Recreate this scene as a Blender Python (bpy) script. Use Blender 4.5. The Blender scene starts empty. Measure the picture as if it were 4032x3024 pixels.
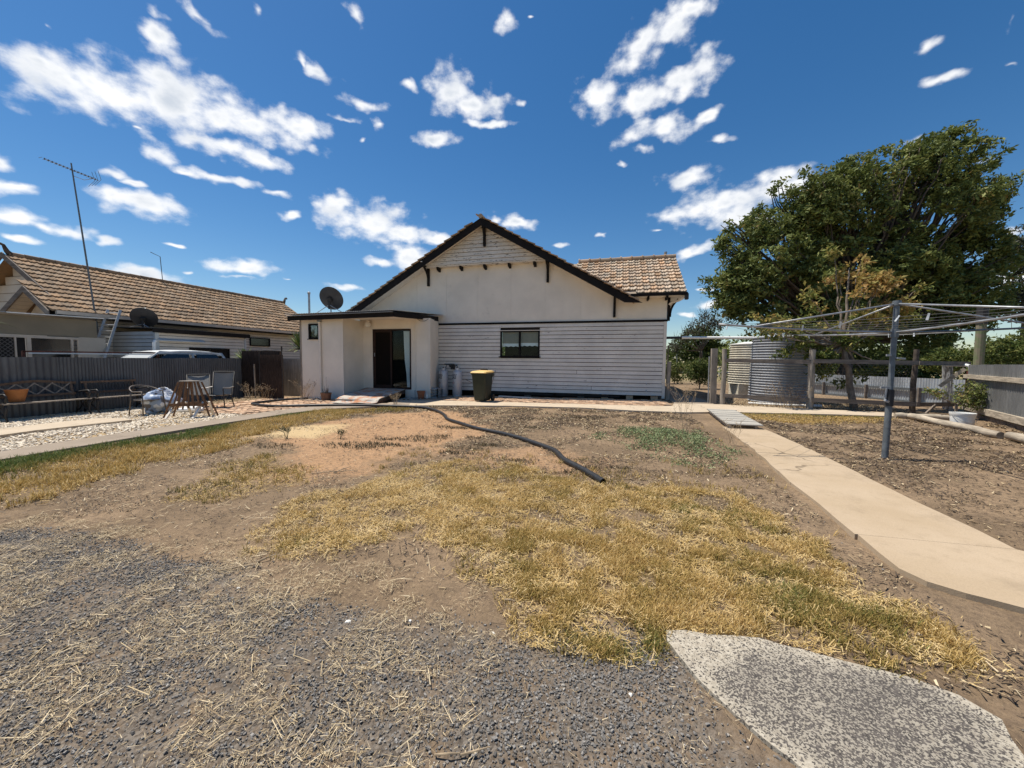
import bpy, math, random
import numpy as np
from mathutils import Vector, Matrix

random.seed(7)
RNG = np.random.default_rng(11)
scene = bpy.context.scene
COL = scene.collection
R = math.radians

# ------------------------------------------------------------------ camera
YAW, PITCH, ROLL, EYE = R(14.95), R(3.545), R(0.5), 1.42
fw = Vector((-math.sin(YAW)*math.cos(PITCH), math.cos(YAW)*math.cos(PITCH), -math.sin(PITCH)))
r0 = Vector((math.cos(YAW), math.sin(YAW), 0)); u0 = r0.cross(fw)
rt = r0*math.cos(ROLL)+u0*math.sin(ROLL); up = u0*math.cos(ROLL)-r0*math.sin(ROLL)
cam_data = bpy.data.cameras.new('camera'); cam = bpy.data.objects.new('camera', cam_data); COL.objects.link(cam)
m = Matrix.Identity(4)
for i in range(3):
    m[i][0], m[i][1], m[i][2] = rt[i], up[i], -fw[i]
m[2][3] = EYE
cam.matrix_world = m
cam_data.sensor_width = 36.0; cam_data.lens = 36*1514.8/4032
cam_data.clip_start = 0.05; cam_data.clip_end = 4000
scene.camera = cam

# ------------------------------------------------------------------ light
SUN_DIR = Vector((0.40, -0.06, -1.0)).normalized()       # the way the light travels
sd = bpy.data.lights.new('sun', 'SUN'); sun = bpy.data.objects.new('sun', sd); COL.objects.link(sun)
sd.energy = SUN_E = 5.0; sd.angle = R(0.5); sd.color = (1.0, 0.935, 0.83)
sun.rotation_euler = SUN_DIR.to_track_quat('-Z', 'Y').to_euler()
SKY_STRENGTH = 0.075
scene.view_settings.view_transform = 'Standard'; scene.view_settings.look = 'None'
scene.view_settings.exposure = 0.30; scene.view_settings.gamma = 1.0
scene.view_settings.use_curve_mapping = False
scene.cycles.max_bounces = 8; scene.cycles.transparent_max_bounces = 12
scene.cycles.use_denoising = True; scene.cycles.denoising_input_passes = 'RGB_ALBEDO_NORMAL'; scene.cycles.denoising_prefilter = 'NONE'

# ------------------------------------------------------------------ sky with clouds
world = bpy.data.worlds.new('World'); scene.world = world; world.use_nodes = True
wt = world.node_tree; wt.nodes.clear()
def wn(t, **k):
    n = wt.nodes.new(t)
    for a, b in k.items(): setattr(n, a, b)
    return n
def wl(a, b): wt.links.new(a, b)
def wmath(op, a, b=None, c=None, clamp=False):
    n = wn('ShaderNodeMath', operation=op); n.use_clamp = clamp
    for i, v in enumerate((a, b, c)):
        if v is None: continue
        if isinstance(v, (int, float)): n.inputs[i].default_value = v
        else: wl(v, n.inputs[i])
    return n.outputs[0]
sky = wn('ShaderNodeTexSky'); sky.sky_type = 'NISHITA'; sky.sun_disc = False
sky.sun_elevation = math.asin(-SUN_DIR.z); sky.sun_rotation = math.atan2(-SUN_DIR.x, -SUN_DIR.y) % (2*math.pi)
sky.air_density = 1.0; sky.dust_density = 0.25; sky.ozone_density = 2.0; sky.altitude = 150
hsv = wn('ShaderNodeHueSaturation'); hsv.inputs['Saturation'].default_value = 1.33; hsv.inputs['Value'].default_value = 1.18; hsv.inputs['Hue'].default_value = 0.500
wl(sky.outputs[0], hsv.inputs['Color'])
tc = wn('ShaderNodeTexCoord'); sx = wn('ShaderNodeSeparateXYZ'); wl(tc.outputs['Generated'], sx.inputs[0])
az = wmath('ARCTAN2', sx.outputs[0], sx.outputs[1]); el = wmath('ARCSINE', sx.outputs[2])
elw = wmath('MULTIPLY', el, 1.5)
cb = wn('ShaderNodeCombineXYZ'); wl(az, cb.inputs[0]); wl(elw, cb.inputs[1])
nz = wn('ShaderNodeTexNoise'); nz.inputs['Scale'].default_value = 9.0; nz.inputs['Detail'].default_value = 3; nz.inputs['Roughness'].default_value = 0.6
wl(cb.outputs[0], nz.inputs['Vector'])
wv = wn('ShaderNodeVectorMath', operation='SUBTRACT'); wl(nz.outputs['Color'], wv.inputs[0]); wv.inputs[1].default_value = (0.5, 0.5, 0.5)
ws = wn('ShaderNodeVectorMath', operation='MULTIPLY'); wl(wv.outputs[0], ws.inputs[0]); ws.inputs[1].default_value = (0.075, 0.055, 0)
cb2 = wn('ShaderNodeCombineXYZ'); wl(az, cb2.inputs[0]); wl(el, cb2.inputs[1])
wp = wn('ShaderNodeVectorMath', operation='ADD'); wl(cb2.outputs[0], wp.inputs[0]); wl(ws.outputs[0], wp.inputs[1])
# each cloud body: azimuth, elevation, half length, half height (radians), tilt, thickness
CLOUDS = [
    (-1.1068,0.4280,0.0579,0.0341,0.219,1.00), (-1.0426,0.4358,0.0870,0.0371,0.086,1.00), (-0.9480,0.4601,0.1033,0.0474,0.062,1.00),
    (-0.8447,0.4591,0.1064,0.0311,-0.169,1.00), (-0.7600,0.4726,0.0624,0.0220,-0.007,1.00), (-1.1304,0.4351,0.0299,0.0165,0.241,1.00),
    (-0.9775,0.5363,0.0305,0.0249,0.221,0.95), (-0.9856,0.5655,0.0246,0.0071,0.075,0.70), (-0.9217,0.5873,0.0465,0.0098,-0.341,0.75),
    (-0.8307,0.6210,0.0158,0.0158,0.300,0.75), (-0.6332,0.6614,0.0273,0.0288,-0.750,0.60), (-0.2870,0.6976,0.0284,0.0258,0.217,0.70),
    (-0.2243,0.6946,0.0118,0.0046,-0.013,0.60), (-0.7120,0.5685,0.0394,0.0122,-0.128,0.85), (-0.7391,0.5759,0.0122,0.0075,-0.383,0.70),
    (-0.6260,0.5344,0.0566,0.0143,0.039,0.95), (-0.5106,0.5781,0.0226,0.0109,0.122,0.80), (-0.6614,0.4993,0.0344,0.0089,-0.032,0.70),
    (-0.5858,0.5015,0.0175,0.0118,-0.296,0.80), (-0.4112,0.5879,0.0563,0.0392,0.075,1.00), (-0.3658,0.5584,0.0831,0.0280,0.053,1.00),
    (-0.3028,0.5742,0.0359,0.0162,0.025,1.00), (-0.2451,0.5671,0.0162,0.0158,0.243,0.60), (-0.3313,0.5292,0.0718,0.0086,0.037,0.90),
    (-0.4563,0.4978,0.0520,0.0170,0.023,1.00), (0.1061,0.6535,0.0815,0.0378,0.273,0.95), (0.0258,0.6333,0.0767,0.0322,0.239,0.90),
    (0.1535,0.6679,0.0459,0.0192,0.027,1.00), (-0.0468,0.5656,0.0666,0.0361,-0.092,1.00), (0.0601,0.5554,0.0959,0.0303,0.126,1.00),
    (0.1814,0.5824,0.0473,0.0332,0.309,1.00), (0.1099,0.5749,0.0581,0.0241,0.095,1.00), (0.0932,0.4958,0.0914,0.0246,0.068,0.95),
    (0.1805,0.5061,0.0458,0.0126,0.107,0.85), (0.2194,0.4594,0.0353,0.0097,-0.044,0.80), (0.0531,0.4655,0.0275,0.0125,-0.122,0.80),
    (0.5321,0.4949,0.0249,0.0134,0.214,0.60), (0.5616,0.4510,0.0368,0.0092,-0.101,0.70), (0.6291,0.4389,0.0156,0.0036,-0.434,0.55),
    (0.5257,0.3743,0.0249,0.0142,0.111,0.60), (0.6341,0.4934,0.0104,0.0226,-0.472,0.40), (-0.9880,0.3692,0.0290,0.0197,0.004,1.00),
    (-0.8931,0.4020,0.0619,0.0203,0.092,0.90), (-0.8307,0.3927,0.0659,0.0163,-0.031,0.95), (-0.9294,0.4053,0.0439,0.0115,0.110,0.90),
    (-1.0209,0.3987,0.0125,0.0046,0.148,0.60), (-1.1733,0.2924,0.0211,0.0171,-0.170,0.85), (-1.1575,0.2557,0.0281,0.0108,0.112,1.00),
    (-1.1637,0.2190,0.0337,0.0162,-0.127,0.90), (-1.1673,0.1867,0.0250,0.0081,-0.027,0.90), (-1.1364,0.2105,0.0289,0.0092,-0.139,0.85),
    (-1.0595,0.3108,0.0253,0.0072,-0.032,0.75), (-1.0367,0.3053,0.0360,0.0057,0.026,0.75), (-1.0582,0.2749,0.0320,0.0177,0.049,1.00),
    (-0.9951,0.2708,0.0516,0.0225,-0.088,1.00), (-1.1067,0.2108,0.0323,0.0086,0.119,0.95), (-1.0639,0.2042,0.0221,0.0074,0.026,0.90),
    (-0.8949,0.3505,0.0766,0.0124,0.018,0.90), (-0.8071,0.3435,0.0348,0.0084,0.023,0.75), (-0.9386,0.3457,0.0297,0.0067,0.168,0.80),
    (-0.7734,0.3056,0.0352,0.0087,0.081,0.80), (-0.6793,0.3436,0.0499,0.0239,-0.018,1.00), (-0.6093,0.3167,0.1113,0.0437,-0.051,1.00),
    (-0.5350,0.3025,0.0677,0.0255,0.007,1.00), (-0.4458,0.2989,0.0448,0.0119,-0.019,0.90), (-0.2598,0.3363,0.0586,0.0149,-0.069,1.00),
    (-0.3068,0.3437,0.0305,0.0084,0.022,0.90), (-0.8611,0.1907,0.0625,0.0176,0.036,0.95), (-0.8696,0.1710,0.0412,0.0059,0.025,0.80),
    (-1.0187,0.1477,0.0674,0.0159,-0.039,1.00), (-0.9743,0.2136,0.0175,0.0053,0.081,0.70), (-0.9520,0.1643,0.0118,0.0046,0.143,0.70),
    (-0.5894,0.2362,0.0458,0.0121,-0.052,0.90), (-0.5024,0.2428,0.0687,0.0381,-0.102,1.00), (-0.5188,0.2679,0.0628,0.0196,-0.007,0.95),
    (-0.6727,0.1645,0.0373,0.0087,0.025,1.00), (-0.7855,0.1762,0.0130,0.0041,0.109,0.60), (0.1469,0.3963,0.0590,0.0215,0.098,0.90),
    (0.2247,0.3398,0.1210,0.0369,0.019,1.00), (0.3266,0.3558,0.0714,0.0249,-0.117,1.00), (0.1688,0.3315,0.0851,0.0217,-0.047,1.00),
    (0.2792,0.3042,0.0546,0.0262,-0.160,1.00), (0.3733,0.3497,0.0485,0.0170,-0.223,1.00), (0.1814,0.2516,0.0534,0.0148,0.169,0.90),
    (0.2141,0.1382,0.0502,0.0119,0.132,1.00), (0.1571,0.1097,0.0311,0.0078,-0.039,0.90), (0.1940,0.1703,0.0180,0.0053,-0.072,0.70),
    (-0.1362,0.2882,0.0217,0.0077,-0.026,0.90), (-0.0395,0.2999,0.0152,0.0075,-0.055,0.85), (0.0060,0.4446,0.0147,0.0065,-0.099,0.80),
    (-0.6170,0.4762,0.0107,0.0069,0.157,0.60), (0.0899,0.3002,0.0271,0.0062,-0.095,0.60), (0.2665,0.1939,0.0361,0.0083,0.094,0.70),
    (-1.1183,0.4862,0.0108,0.0070,-0.188,0.50), (0.6388,0.2067,0.0194,0.0101,-0.235,0.90), (0.6473,0.1355,0.0283,0.0148,-0.156,0.90),
    (0.6046,0.3177,0.0297,0.0087,-0.095,0.50)
]
best = None
for (ca, ce, ra, re, tilt, th) in CLOUDS:
    mp = wn('ShaderNodeMapping', vector_type='TEXTURE')
    mp.inputs['Location'].default_value = (ca, ce, 0); mp.inputs['Rotation'].default_value = (0, 0, tilt)
    mp.inputs['Scale'].default_value = (ra, re, 1)
    if best is None: wl(wp.outputs[0], mp.inputs['Vector'])
    else:                                     # ties each body to the one before, so that they are worked out one by one
        ch = wn('ShaderNodeVectorMath', operation='MULTIPLY_ADD'); wl(best, ch.inputs[0]); ch.inputs[1].default_value = (1e-7, 1e-7, 0)
        wl(wp.outputs[0], ch.inputs[2]); wl(ch.outputs[0], mp.inputs['Vector'])
    ln = wn('ShaderNodeVectorMath', operation='LENGTH'); wl(mp.outputs[0], ln.inputs[0])
    d = wmath('SUBTRACT', th, ln.outputs['Value'])
    best = d if best is None else wmath('SMOOTH_MAX', best, d, 0.22)
fb = wn('ShaderNodeTexNoise'); fb.inputs['Scale'].default_value = 17; fb.inputs['Detail'].default_value = 9; fb.inputs['Roughness'].default_value = 0.62
wl(cb.outputs[0], fb.inputs['Vector'])
fbn = wmath('SUBTRACT', fb.outputs['Fac'], 0.5)
# the sky behind and above the camera carries the same kind of scattered cloud
g1 = wn('ShaderNodeTexNoise'); g1.inputs['Scale'].default_value = 3.2; g1.inputs['Detail'].default_value = 6
wl(tc.outputs['Generated'], g1.inputs['Vector'])
rear = wmath('MULTIPLY_ADD', g1.outputs['Fac'], 6.0, -3.9)
outside = wmath("SUBTRACT", 0.2, sx.outputs[1]); outside = wmath('MULTIPLY', outside, 6.0, clamp=True)
rear = wmath('ADD', rear, wmath('MULTIPLY_ADD', outside, 3.0, -3.0))
best = wmath('MAXIMUM', best, rear)
vo = wn('ShaderNodeTexVoronoi', feature='SMOOTH_F1'); vo.inputs['Scale'].default_value = 20; vo.inputs['Smoothness'].default_value = 0.5; vo.inputs['Detail'].default_value = 1.0; vo.inputs['Roughness'].default_value = 0.55
wl(cb.outputs[0], vo.inputs['Vector'])
puff = wmath('SUBTRACT', 0.66, vo.outputs['Distance'])
dens = wmath('MULTIPLY_ADD', fbn, 2.0, wmath('MULTIPLY_ADD', puff, 0.75, best))
mr = wn('ShaderNodeMapRange', interpolation_type='SMOOTHSTEP'); wl(dens, mr.inputs['Value'])
mr.inputs['From Min'].default_value = -0.26; mr.inputs['From Max'].default_value = 0.74
mk = wmath('MULTIPLY', mr.outputs[0], 0.97)
sh = wn('ShaderNodeTexNoise'); sh.inputs['Scale'].default_value = 11; sh.inputs['Detail'].default_value = 6
wl(cb.outputs[0], sh.inputs['Vector'])
mr2 = wn('ShaderNodeMapRange', interpolation_type='SMOOTHSTEP'); wl(wmath('MULTIPLY_ADD', sh.outputs['Fac'], -1.6, wmath('MULTIPLY_ADD', dens, 0.55, 0.62)), mr2.inputs['Value'])
mr2.inputs['From Min'].default_value = -0.1; mr2.inputs['From Max'].default_value = 0.9
cc = wn('ShaderNodeMix', data_type='RGBA'); wl(mr2.outputs[0], cc.inputs['Factor'])
K = 1.0/SKY_STRENGTH
cc.inputs['A'].default_value = (0.90*K, 0.90*K, 0.90*K, 1); cc.inputs['B'].default_value = (0.52*K, 0.57*K, 0.64*K, 1)
mx = wn('ShaderNodeMix', data_type='RGBA'); wl(mk, mx.inputs['Factor']); wl(hsv.outputs[0], mx.inputs['A']); wl(cc.outputs['Result'], mx.inputs['B'])
bg = wn('ShaderNodeBackground'); bg.inputs['Strength'].default_value = SKY_STRENGTH; wl(mx.outputs['Result'], bg.inputs['Color'])
wo = wn('ShaderNodeOutputWorld'); wl(bg.outputs[0], wo.inputs['Surface'])
world.cycles.sampling_method = 'MANUAL'; world.cycles.sample_map_resolution = 512

# ------------------------------------------------------------------ helpers
def gz(x):
    """height of the yard, which falls gently towards the left fence"""
    return 0.012*max(-25.0, min(25.0, x))

class MB:
    """collects faces; build() links them as one mesh object"""
    def __init__(s): s.v = []; s.f = []; s.mi = []; s.cur = 0
    def add(s, vs, fs):
        o = len(s.v); s.v += [tuple(map(float, v)) for v in vs]
        for f in fs: s.f.append(tuple(i+o for i in f)); s.mi.append(s.cur)
        return s
    def box(s, x0, x1, y0, y1, z0, z1):
        return s.add([(x0,y0,z0),(x1,y0,z0),(x1,y1,z0),(x0,y1,z0),(x0,y0,z1),(x1,y0,z1),(x1,y1,z1),(x0,y1,z1)],
                     [(0,3,2,1),(4,5,6,7),(0,1,5,4),(1,2,6,5),(2,3,7,6),(3,0,4,7)])
    def beam(s, p, q, w, h, upv=(0,0,1)):
        p, q = Vector(p), Vector(q); d = (q-p).normalized(); u = Vector(upv)
        if abs(d.dot(u)) > 0.98: u = Vector((1,0,0))
        a = d.cross(u).normalized(); b = a.cross(d).normalized()
        vs = []
        for c in (p, q):
            for i, j in ((-1,-1),(1,-1),(1,1),(-1,1)): vs.append(c+a*(i*w/2)+b*(j*h/2))
        return s.add(vs, [(3,2,1,0),(4,5,6,7),(0,1,5,4),(1,2,6,5),(2,3,7,6),(3,0,4,7)])
    def tube(s, pts, r, n=8, caps=True):
        pts = [Vector(p) for p in pts]; rs = r if isinstance(r, (list, tuple)) else [r]*len(pts)
        vs = []; ref = None
        for i, p in enumerate(pts):
            d = (pts[min(i+1, len(pts)-1)]-pts[max(i-1, 0)]).normalized()
            if ref is None:
                ref = Vector((0,0,1)) if abs(d.z) < 0.9 else Vector((1,0,0))
            a = d.cross(ref)
            if a.length < 1e-4: a = d.cross(Vector((0.3,1,0.2)))
            a.normalize(); b = a.cross(d).normalized(); ref = b
            for k in range(n):
                t = 2*math.pi*k/n; vs.append(p+(a*math.cos(t)+b*math.sin(t))*rs[i])
        fs = []
        for i in range(len(pts)-1):
            for k in range(n):
                k2 = (k+1) % n; fs.append((i*n+k, i*n+k2, (i+1)*n+k2, (i+1)*n+k))
        if caps: fs.append(tuple(range(n))[::-1]); fs.append(tuple(range((len(pts)-1)*n, len(pts)*n)))
        return s.add(vs, fs)
    def lathe(s, prof, c=(0,0,0), n=24, close=True):
        cx, cy, cz = c; vs = []; fs = []
        for r, z in prof:
            for k in range(n):
                t = 2*math.pi*k/n; vs.append((cx+r*math.cos(t), cy+r*math.sin(t), cz+z))
        for i in range(len(prof)-1):
            for k in range(n):
                k2 = (k+1) % n; fs.append((i*n+k, i*n+k2, (i+1)*n+k2, (i+1)*n+k))
        if close: fs.append(tuple(range(n))[::-1]); fs.append(tuple(range((len(prof)-1)*n, len(prof)*n)))
        return s.add(vs, fs)
    def prism(s, poly, off):
        """poly: list of 3d points, extruded by vector off"""
        n = len(poly); o = Vector(off); P = [Vector(p) for p in poly]
        return s.add(P+[p+o for p in P], [tuple(range(n))[::-1], tuple(range(n, 2*n))]+[(i, (i+1) % n, n+(i+1) % n, n+i) for i in range(n)])
    def build(s, name, mat, parent=None, smooth=False):
        o = Vector((0,0,0))
        if parent is not None:
            o = Vector(parent.location); q = parent.parent
            while q is not None: o = o+Vector(q.location); q = q.parent
        me = bpy.data.meshes.new(name); me.from_pydata([(x-o.x, y-o.y, z-o.z) for x, y, z in s.v], [], s.f)
        for mm in (mat if isinstance(mat, (list, tuple)) else [mat]): me.materials.append(mm)
        if any(s.mi): me.polygons.foreach_set('material_index', s.mi)
        if smooth is True: me.polygons.foreach_set('use_smooth', [True]*len(me.polygons))
        elif smooth: 
            me.polygons.foreach_set('use_smooth', [True]*len(me.polygons)); me.set_sharp_from_angle(angle=R(smooth))
        me.update()
        ob = bpy.data.objects.new(name, me); COL.objects.link(ob)
        if parent is not None: ob.parent = parent
        return ob

def tag(o, label=None, cat=None, group=None, kind=None):
    if label: o['label'] = label
    if cat: o['category'] = cat
    if group: o['group'] = group
    if kind: o['kind'] = kind
    return o
def thing(name, label, cat, loc=(0,0,0), group=None):
    o = bpy.data.objects.new(name, None); o.empty_display_size = 0.1; COL.objects.link(o); o.location = loc
    return tag(o, label, cat, group)
def inst(name, mesh, mat4, parent):
    o = bpy.data.objects.new(name, mesh); COL.objects.link(o)
    if parent is not None:
        off = Vector(parent.location); q = parent.parent
        while q is not None: off = off+Vector(q.location); q = q.parent
        o.parent = parent; o.matrix_local = Matrix.Translation(-off) @ mat4
    else: o.matrix_world = mat4
    return o
def bulk_mesh(name, V, F, mats, attrs=None, parent=None, smooth=False):
    """fast mesh from numpy arrays; F is (n,k) with fixed k"""
    V = np.asarray(V, np.float32); F = np.asarray(F, np.int32); k = F.shape[1]
    if parent is not None: V = V-np.array(parent.location, np.float32)
    me = bpy.data.meshes.new(name); me.vertices.add(len(V)); me.vertices.foreach_set('co', V.ravel())
    me.loops.add(F.size); me.loops.foreach_set('vertex_index', F.ravel())
    me.polygons.add(len(F)); me.polygons.foreach_set('loop_start', np.arange(0, F.size, k, dtype=np.int32))
    me.polygons.foreach_set('use_smooth', np.full(len(F), bool(smooth)))
    for mm in (mats if isinstance(mats, (list, tuple)) else [mats]): me.materials.append(mm)
    for an, (dom, arr) in (attrs or {}).items():
        a = me.attributes.new(an, 'FLOAT', dom); a.data.foreach_set('value', np.asarray(arr, np.float32).ravel())
    me.update(calc_edges=True)
    o = bpy.data.objects.new(name, me); COL.objects.link(o)
    if parent is not None: o.parent = parent
    return o

def vnoise(x, y, seed=0):
    """smooth value noise in 0..1, vectorised"""
    rs = np.random.default_rng(seed); T = rs.random((256, 256))
    xi = np.floor(x).astype(int); yi = np.floor(y).astype(int); fx = x-xi; fy = y-yi
    fx = fx*fx*(3-2*fx); fy = fy*fy*(3-2*fy)
    g = lambda a, b: T[a % 256, b % 256]
    return (g(xi, yi)*(1-fx)+g(xi+1, yi)*fx)*(1-fy)+(g(xi, yi+1)*(1-fx)+g(xi+1, yi+1)*fx)*fy
def fbm(x, y, seed=0, oct=4):
    s = 0; a = 0.5; t = 0
    for i in range(oct): s = s+a*vnoise(x*2**i, y*2**i, seed+i); t += a; a *= 0.55
    return s/t
def polysd(px, py, poly):
    """signed distance to a polygon, positive inside"""
    d = np.full(np.shape(px), 1e9); inside = np.zeros(np.shape(px), bool); n = len(poly)
    for i in range(n):
        ax, ay = poly[i]; bx, by = poly[(i+1) % n]; ex, ey = bx-ax, by-ay
        t = np.clip(((px-ax)*ex+(py-ay)*ey)/(ex*ex+ey*ey+1e-12), 0, 1)
        d = np.minimum(d, np.hypot(px-ax-t*ex, py-ay-t*ey))
        c = (ay > py) != (by > py)
        inside ^= c & (px < (bx-ax)*(py-ay)/((by-ay) if by != ay else 1e-9)+ax)
    return np.where(inside, d, -d)
def sstep(a, b, x):
    t = np.clip((x-a)/(b-a), 0, 1); return t*t*(3-2*t)

# ------------------------------------------------------------------ materials
class NT:
    def __init__(s, name):
        s.m = bpy.data.materials.new(name); s.m.use_nodes = True; s.t = s.m.node_tree; s.t.nodes.clear()
        s.out = s.n('ShaderNodeOutputMaterial'); s.b = s.n('ShaderNodeBsdfPrincipled'); s.l(s.b.outputs[0], s.out.inputs['Surface'])
        s.pos = s.n('ShaderNodeNewGeometry').outputs['Position']
    def n(s, t, **k):
        x = s.t.nodes.new(t)
        for a, b in k.items(): setattr(x, a, b)
        return x
    def l(s, a, b): s.t.links.new(a, b)
    def val(s, sock, v):
        if isinstance(v, (int, float)): sock.default_value = v
        elif isinstance(v, (tuple, list)): sock.default_value = tuple(v)+((1,) if len(v) == 3 and len(sock.default_value) == 4 else ())
        else: s.l(v, sock)
    def math(s, op, a, b=None, c=None, clamp=False):
        x = s.n('ShaderNodeMath', operation=op); x.use_clamp = clamp
        for i, v in enumerate((a, b, c)):
            if v is not None: s.val(x.inputs[i], v)
        return x.outputs[0]
    def noise(s, scale, detail=4, rough=0.55, vec=None, stretch=None):
        v = vec or s.pos
        if stretch:
            q = s.n('ShaderNodeVectorMath', operation='MULTIPLY'); s.l(v, q.inputs[0]); q.inputs[1].default_value = stretch; v = q.outputs[0]
        x = s.n('ShaderNodeTexNoise'); x.inputs['Scale'].default_value = scale; x.inputs['Detail'].default_value = detail; x.inputs['Roughness'].default_value = rough
        s.l(v, x.inputs['Vector']); return x.outputs['Fac']
    def voro(s, scale, feature='F1', out='Distance', vec=None, rnd=1.0):
        x = s.n('ShaderNodeTexVoronoi', feature=feature); x.inputs['Scale'].default_value = scale; x.inputs['Randomness'].default_value = rnd
        s.l(vec or s.pos, x.inputs['Vector']); return x.outputs[out]
    def ramp(s, fac, a, b, smooth=True):
        x = s.n('ShaderNodeMapRange', interpolation_type='SMOOTHSTEP' if smooth else 'LINEAR'); s.val(x.inputs['Value'], fac)
        x.inputs['From Min'].default_value = a; x.inputs['From Max'].default_value = b; return x.outputs[0]
    def mix(s, f, a, b, mode='MIX'):
        x = s.n('ShaderNodeMix', data_type='RGBA', blend_type=mode); s.val(x.inputs['Factor'], f); s.val(x.inputs['A'], a); s.val(x.inputs['B'], b); return x.outputs['Result']
    def scale(s, c, f):
        x = s.n('ShaderNodeVectorMath', operation='SCALE'); s.val(x.inputs[0], c); s.val(x.inputs['Scale'], f); return x.outputs[0]
    def attr(s, name):
        x = s.n('ShaderNodeAttribute'); x.attribute_name = name; return x.outputs['Fac']
    def rnd(s): return s.n('ShaderNodeObjectInfo').outputs['Random']
    def bump(s, h, strength=0.3, dist=0.02):
        x = s.n('ShaderNodeBump'); x.inputs['Strength'].default_value = strength; x.inputs['Distance'].default_value = dist; s.l(h, x.inputs['Height']); s.l(x.outputs[0], s.b.inputs['Normal'])
    def fin(s, color, rough=0.8, metal=0.0, spec=0.4):
        s.val(s.b.inputs['Base Color'], color); s.val(s.b.inputs['Roughness'], rough); s.val(s.b.inputs['Metallic'], metal); s.b.inputs['Specular IOR Level'].default_value = spec
        return s.m

def simple(name, c, rough=0.7, var=0.18, scale=6, metal=0.0, spec=0.4, bump=0.0, bscale=40, rnd=0.0, stretch=None, dirt=None, dirt_at=(0.5, 0.75), dscale=3):
    t = NT(name); f = t.noise(scale, 5, 0.6, stretch=stretch)
    lo = tuple(v*(1-var) for v in c); hi = tuple(min(1, v*(1+var)) for v in c)
    col = t.mix(t.ramp(f, 0.3, 0.7), lo, hi)
    if dirt: col = t.mix(t.ramp(t.noise(dscale, 6, 0.65, stretch=stretch), *dirt_at), col, dirt)
    if rnd: col = t.scale(col, t.math('MULTIPLY_ADD', t.rnd(), rnd, 1-rnd/2))
    if bump: t.bump(t.noise(bscale, 4, 0.6, stretch=stretch), bump, 0.01)
    return t.fin(col, rough, metal, spec)

def grass_mat(name, stops, trans=0.3):
    t = NT(name); r = t.n('ShaderNodeValToRGB'); t.l(t.attr('tint'), r.inputs[0]); e = r.color_ramp.elements
    while len(e) < len(stops): e.new(0.5)
    for i, (p, c) in enumerate(stops): e[i].position = p; e[i].color = c+(1,)
    t.fin(r.outputs[0], 0.7, 0, 0.25)
    tr = t.n('ShaderNodeBsdfTranslucent'); t.l(r.outputs[0], tr.inputs[0]); ms = t.n('ShaderNodeMixShader'); ms.inputs[0].default_value = trans
    t.l(t.b.outputs[0], ms.inputs[1]); t.l(tr.outputs[0], ms.inputs[2]); t.l(ms.outputs[0], t.out.inputs['Surface'])
    return t.m

def paint_board(name, c, peel, amount=0.62):
    """old house paint: slight yellowing, chalky, peeled streaks along the board"""
    t = NT(name); f = t.noise(1.6, 5, 0.6); g = t.noise(5, 6, 0.7, stretch=(0.5, 1, 3.2)); h = t.noise(30, 4, 0.6, stretch=(0.35, 1, 1))
    col = t.mix(t.ramp(f, 0.3, 0.7), tuple(v*0.90 for v in c), tuple(min(1, v*1.05) for v in c))
    col = t.mix(t.math('MULTIPLY', t.ramp(h, 0.42, 0.75), 0.30), col, tuple(v*0.72 for v in c))
    col = t.mix(t.ramp(t.math('MULTIPLY_ADD', h, 0.35, t.math('MULTIPLY', g, 0.75)), amount, amount+0.05), col, peel)
    col = t.scale(col, t.math('MULTIPLY_ADD', t.rnd(), 0.10, 0.95))
    t.bump(h, 0.25, 0.004); return t.fin(col, 0.75, 0, 0.3)

def zinc(name, c, rust=(0.16,0.10,0.07), rough=0.5, metal=0.35, amt=(0.62, 0.8)):
    t = NT(name); f = t.noise(2.2, 6, 0.65, stretch=(1, 1, 0.35)); g = t.noise(14, 5, 0.6, stretch=(1, 1, 0.3))
    col = t.mix(t.ramp(f, 0.3, 0.7), tuple(v*0.78 for v in c), tuple(v*1.18 for v in c))
    col = t.mix(t.math('MULTIPLY', t.ramp(g, 0.35, 0.75), 0.45), col, tuple(v*0.6 for v in c))
    col = t.mix(t.ramp(t.noise(1.1, 7, 0.7), *amt), col, rust)
    col = t.scale(col, t.math('MULTIPLY_ADD', t.rnd(), 0.22, 0.89))
    t.bump(g, 0.15, 0.01); return t.fin(col, rough, metal, 0.4)

def tile_mat(name, a, b, lichen, grey):
    t = NT(name); v = t.math('FRACT', t.math('ADD', t.rnd(), t.attr('tint')))
    col = t.mix(v, a, b)
    col = t.mix(t.math('MULTIPLY', t.ramp(t.noise(2.6, 6, 0.7), 0.42, 0.7), 0.75), col, grey)
    col = t.mix(t.math('MULTIPLY', t.ramp(t.noise(26, 5, 0.7), 0.52, 0.7), 0.7), col, lichen)
    col = t.mix(t.math('MULTIPLY', t.ramp(t.noise(40, 4, 0.7), 0.6, 0.72), 0.75), col, (0.05,0.042,0.034))
    col = t.scale(col, t.math('MULTIPLY_ADD', t.math('FRACT', t.math('MULTIPLY', v, 7.31)), 0.5, 0.72))
    t.bump(t.noise(50, 4, 0.6), 0.4, 0.008); return t.fin(col, 0.9, 0, 0.2)

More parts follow.
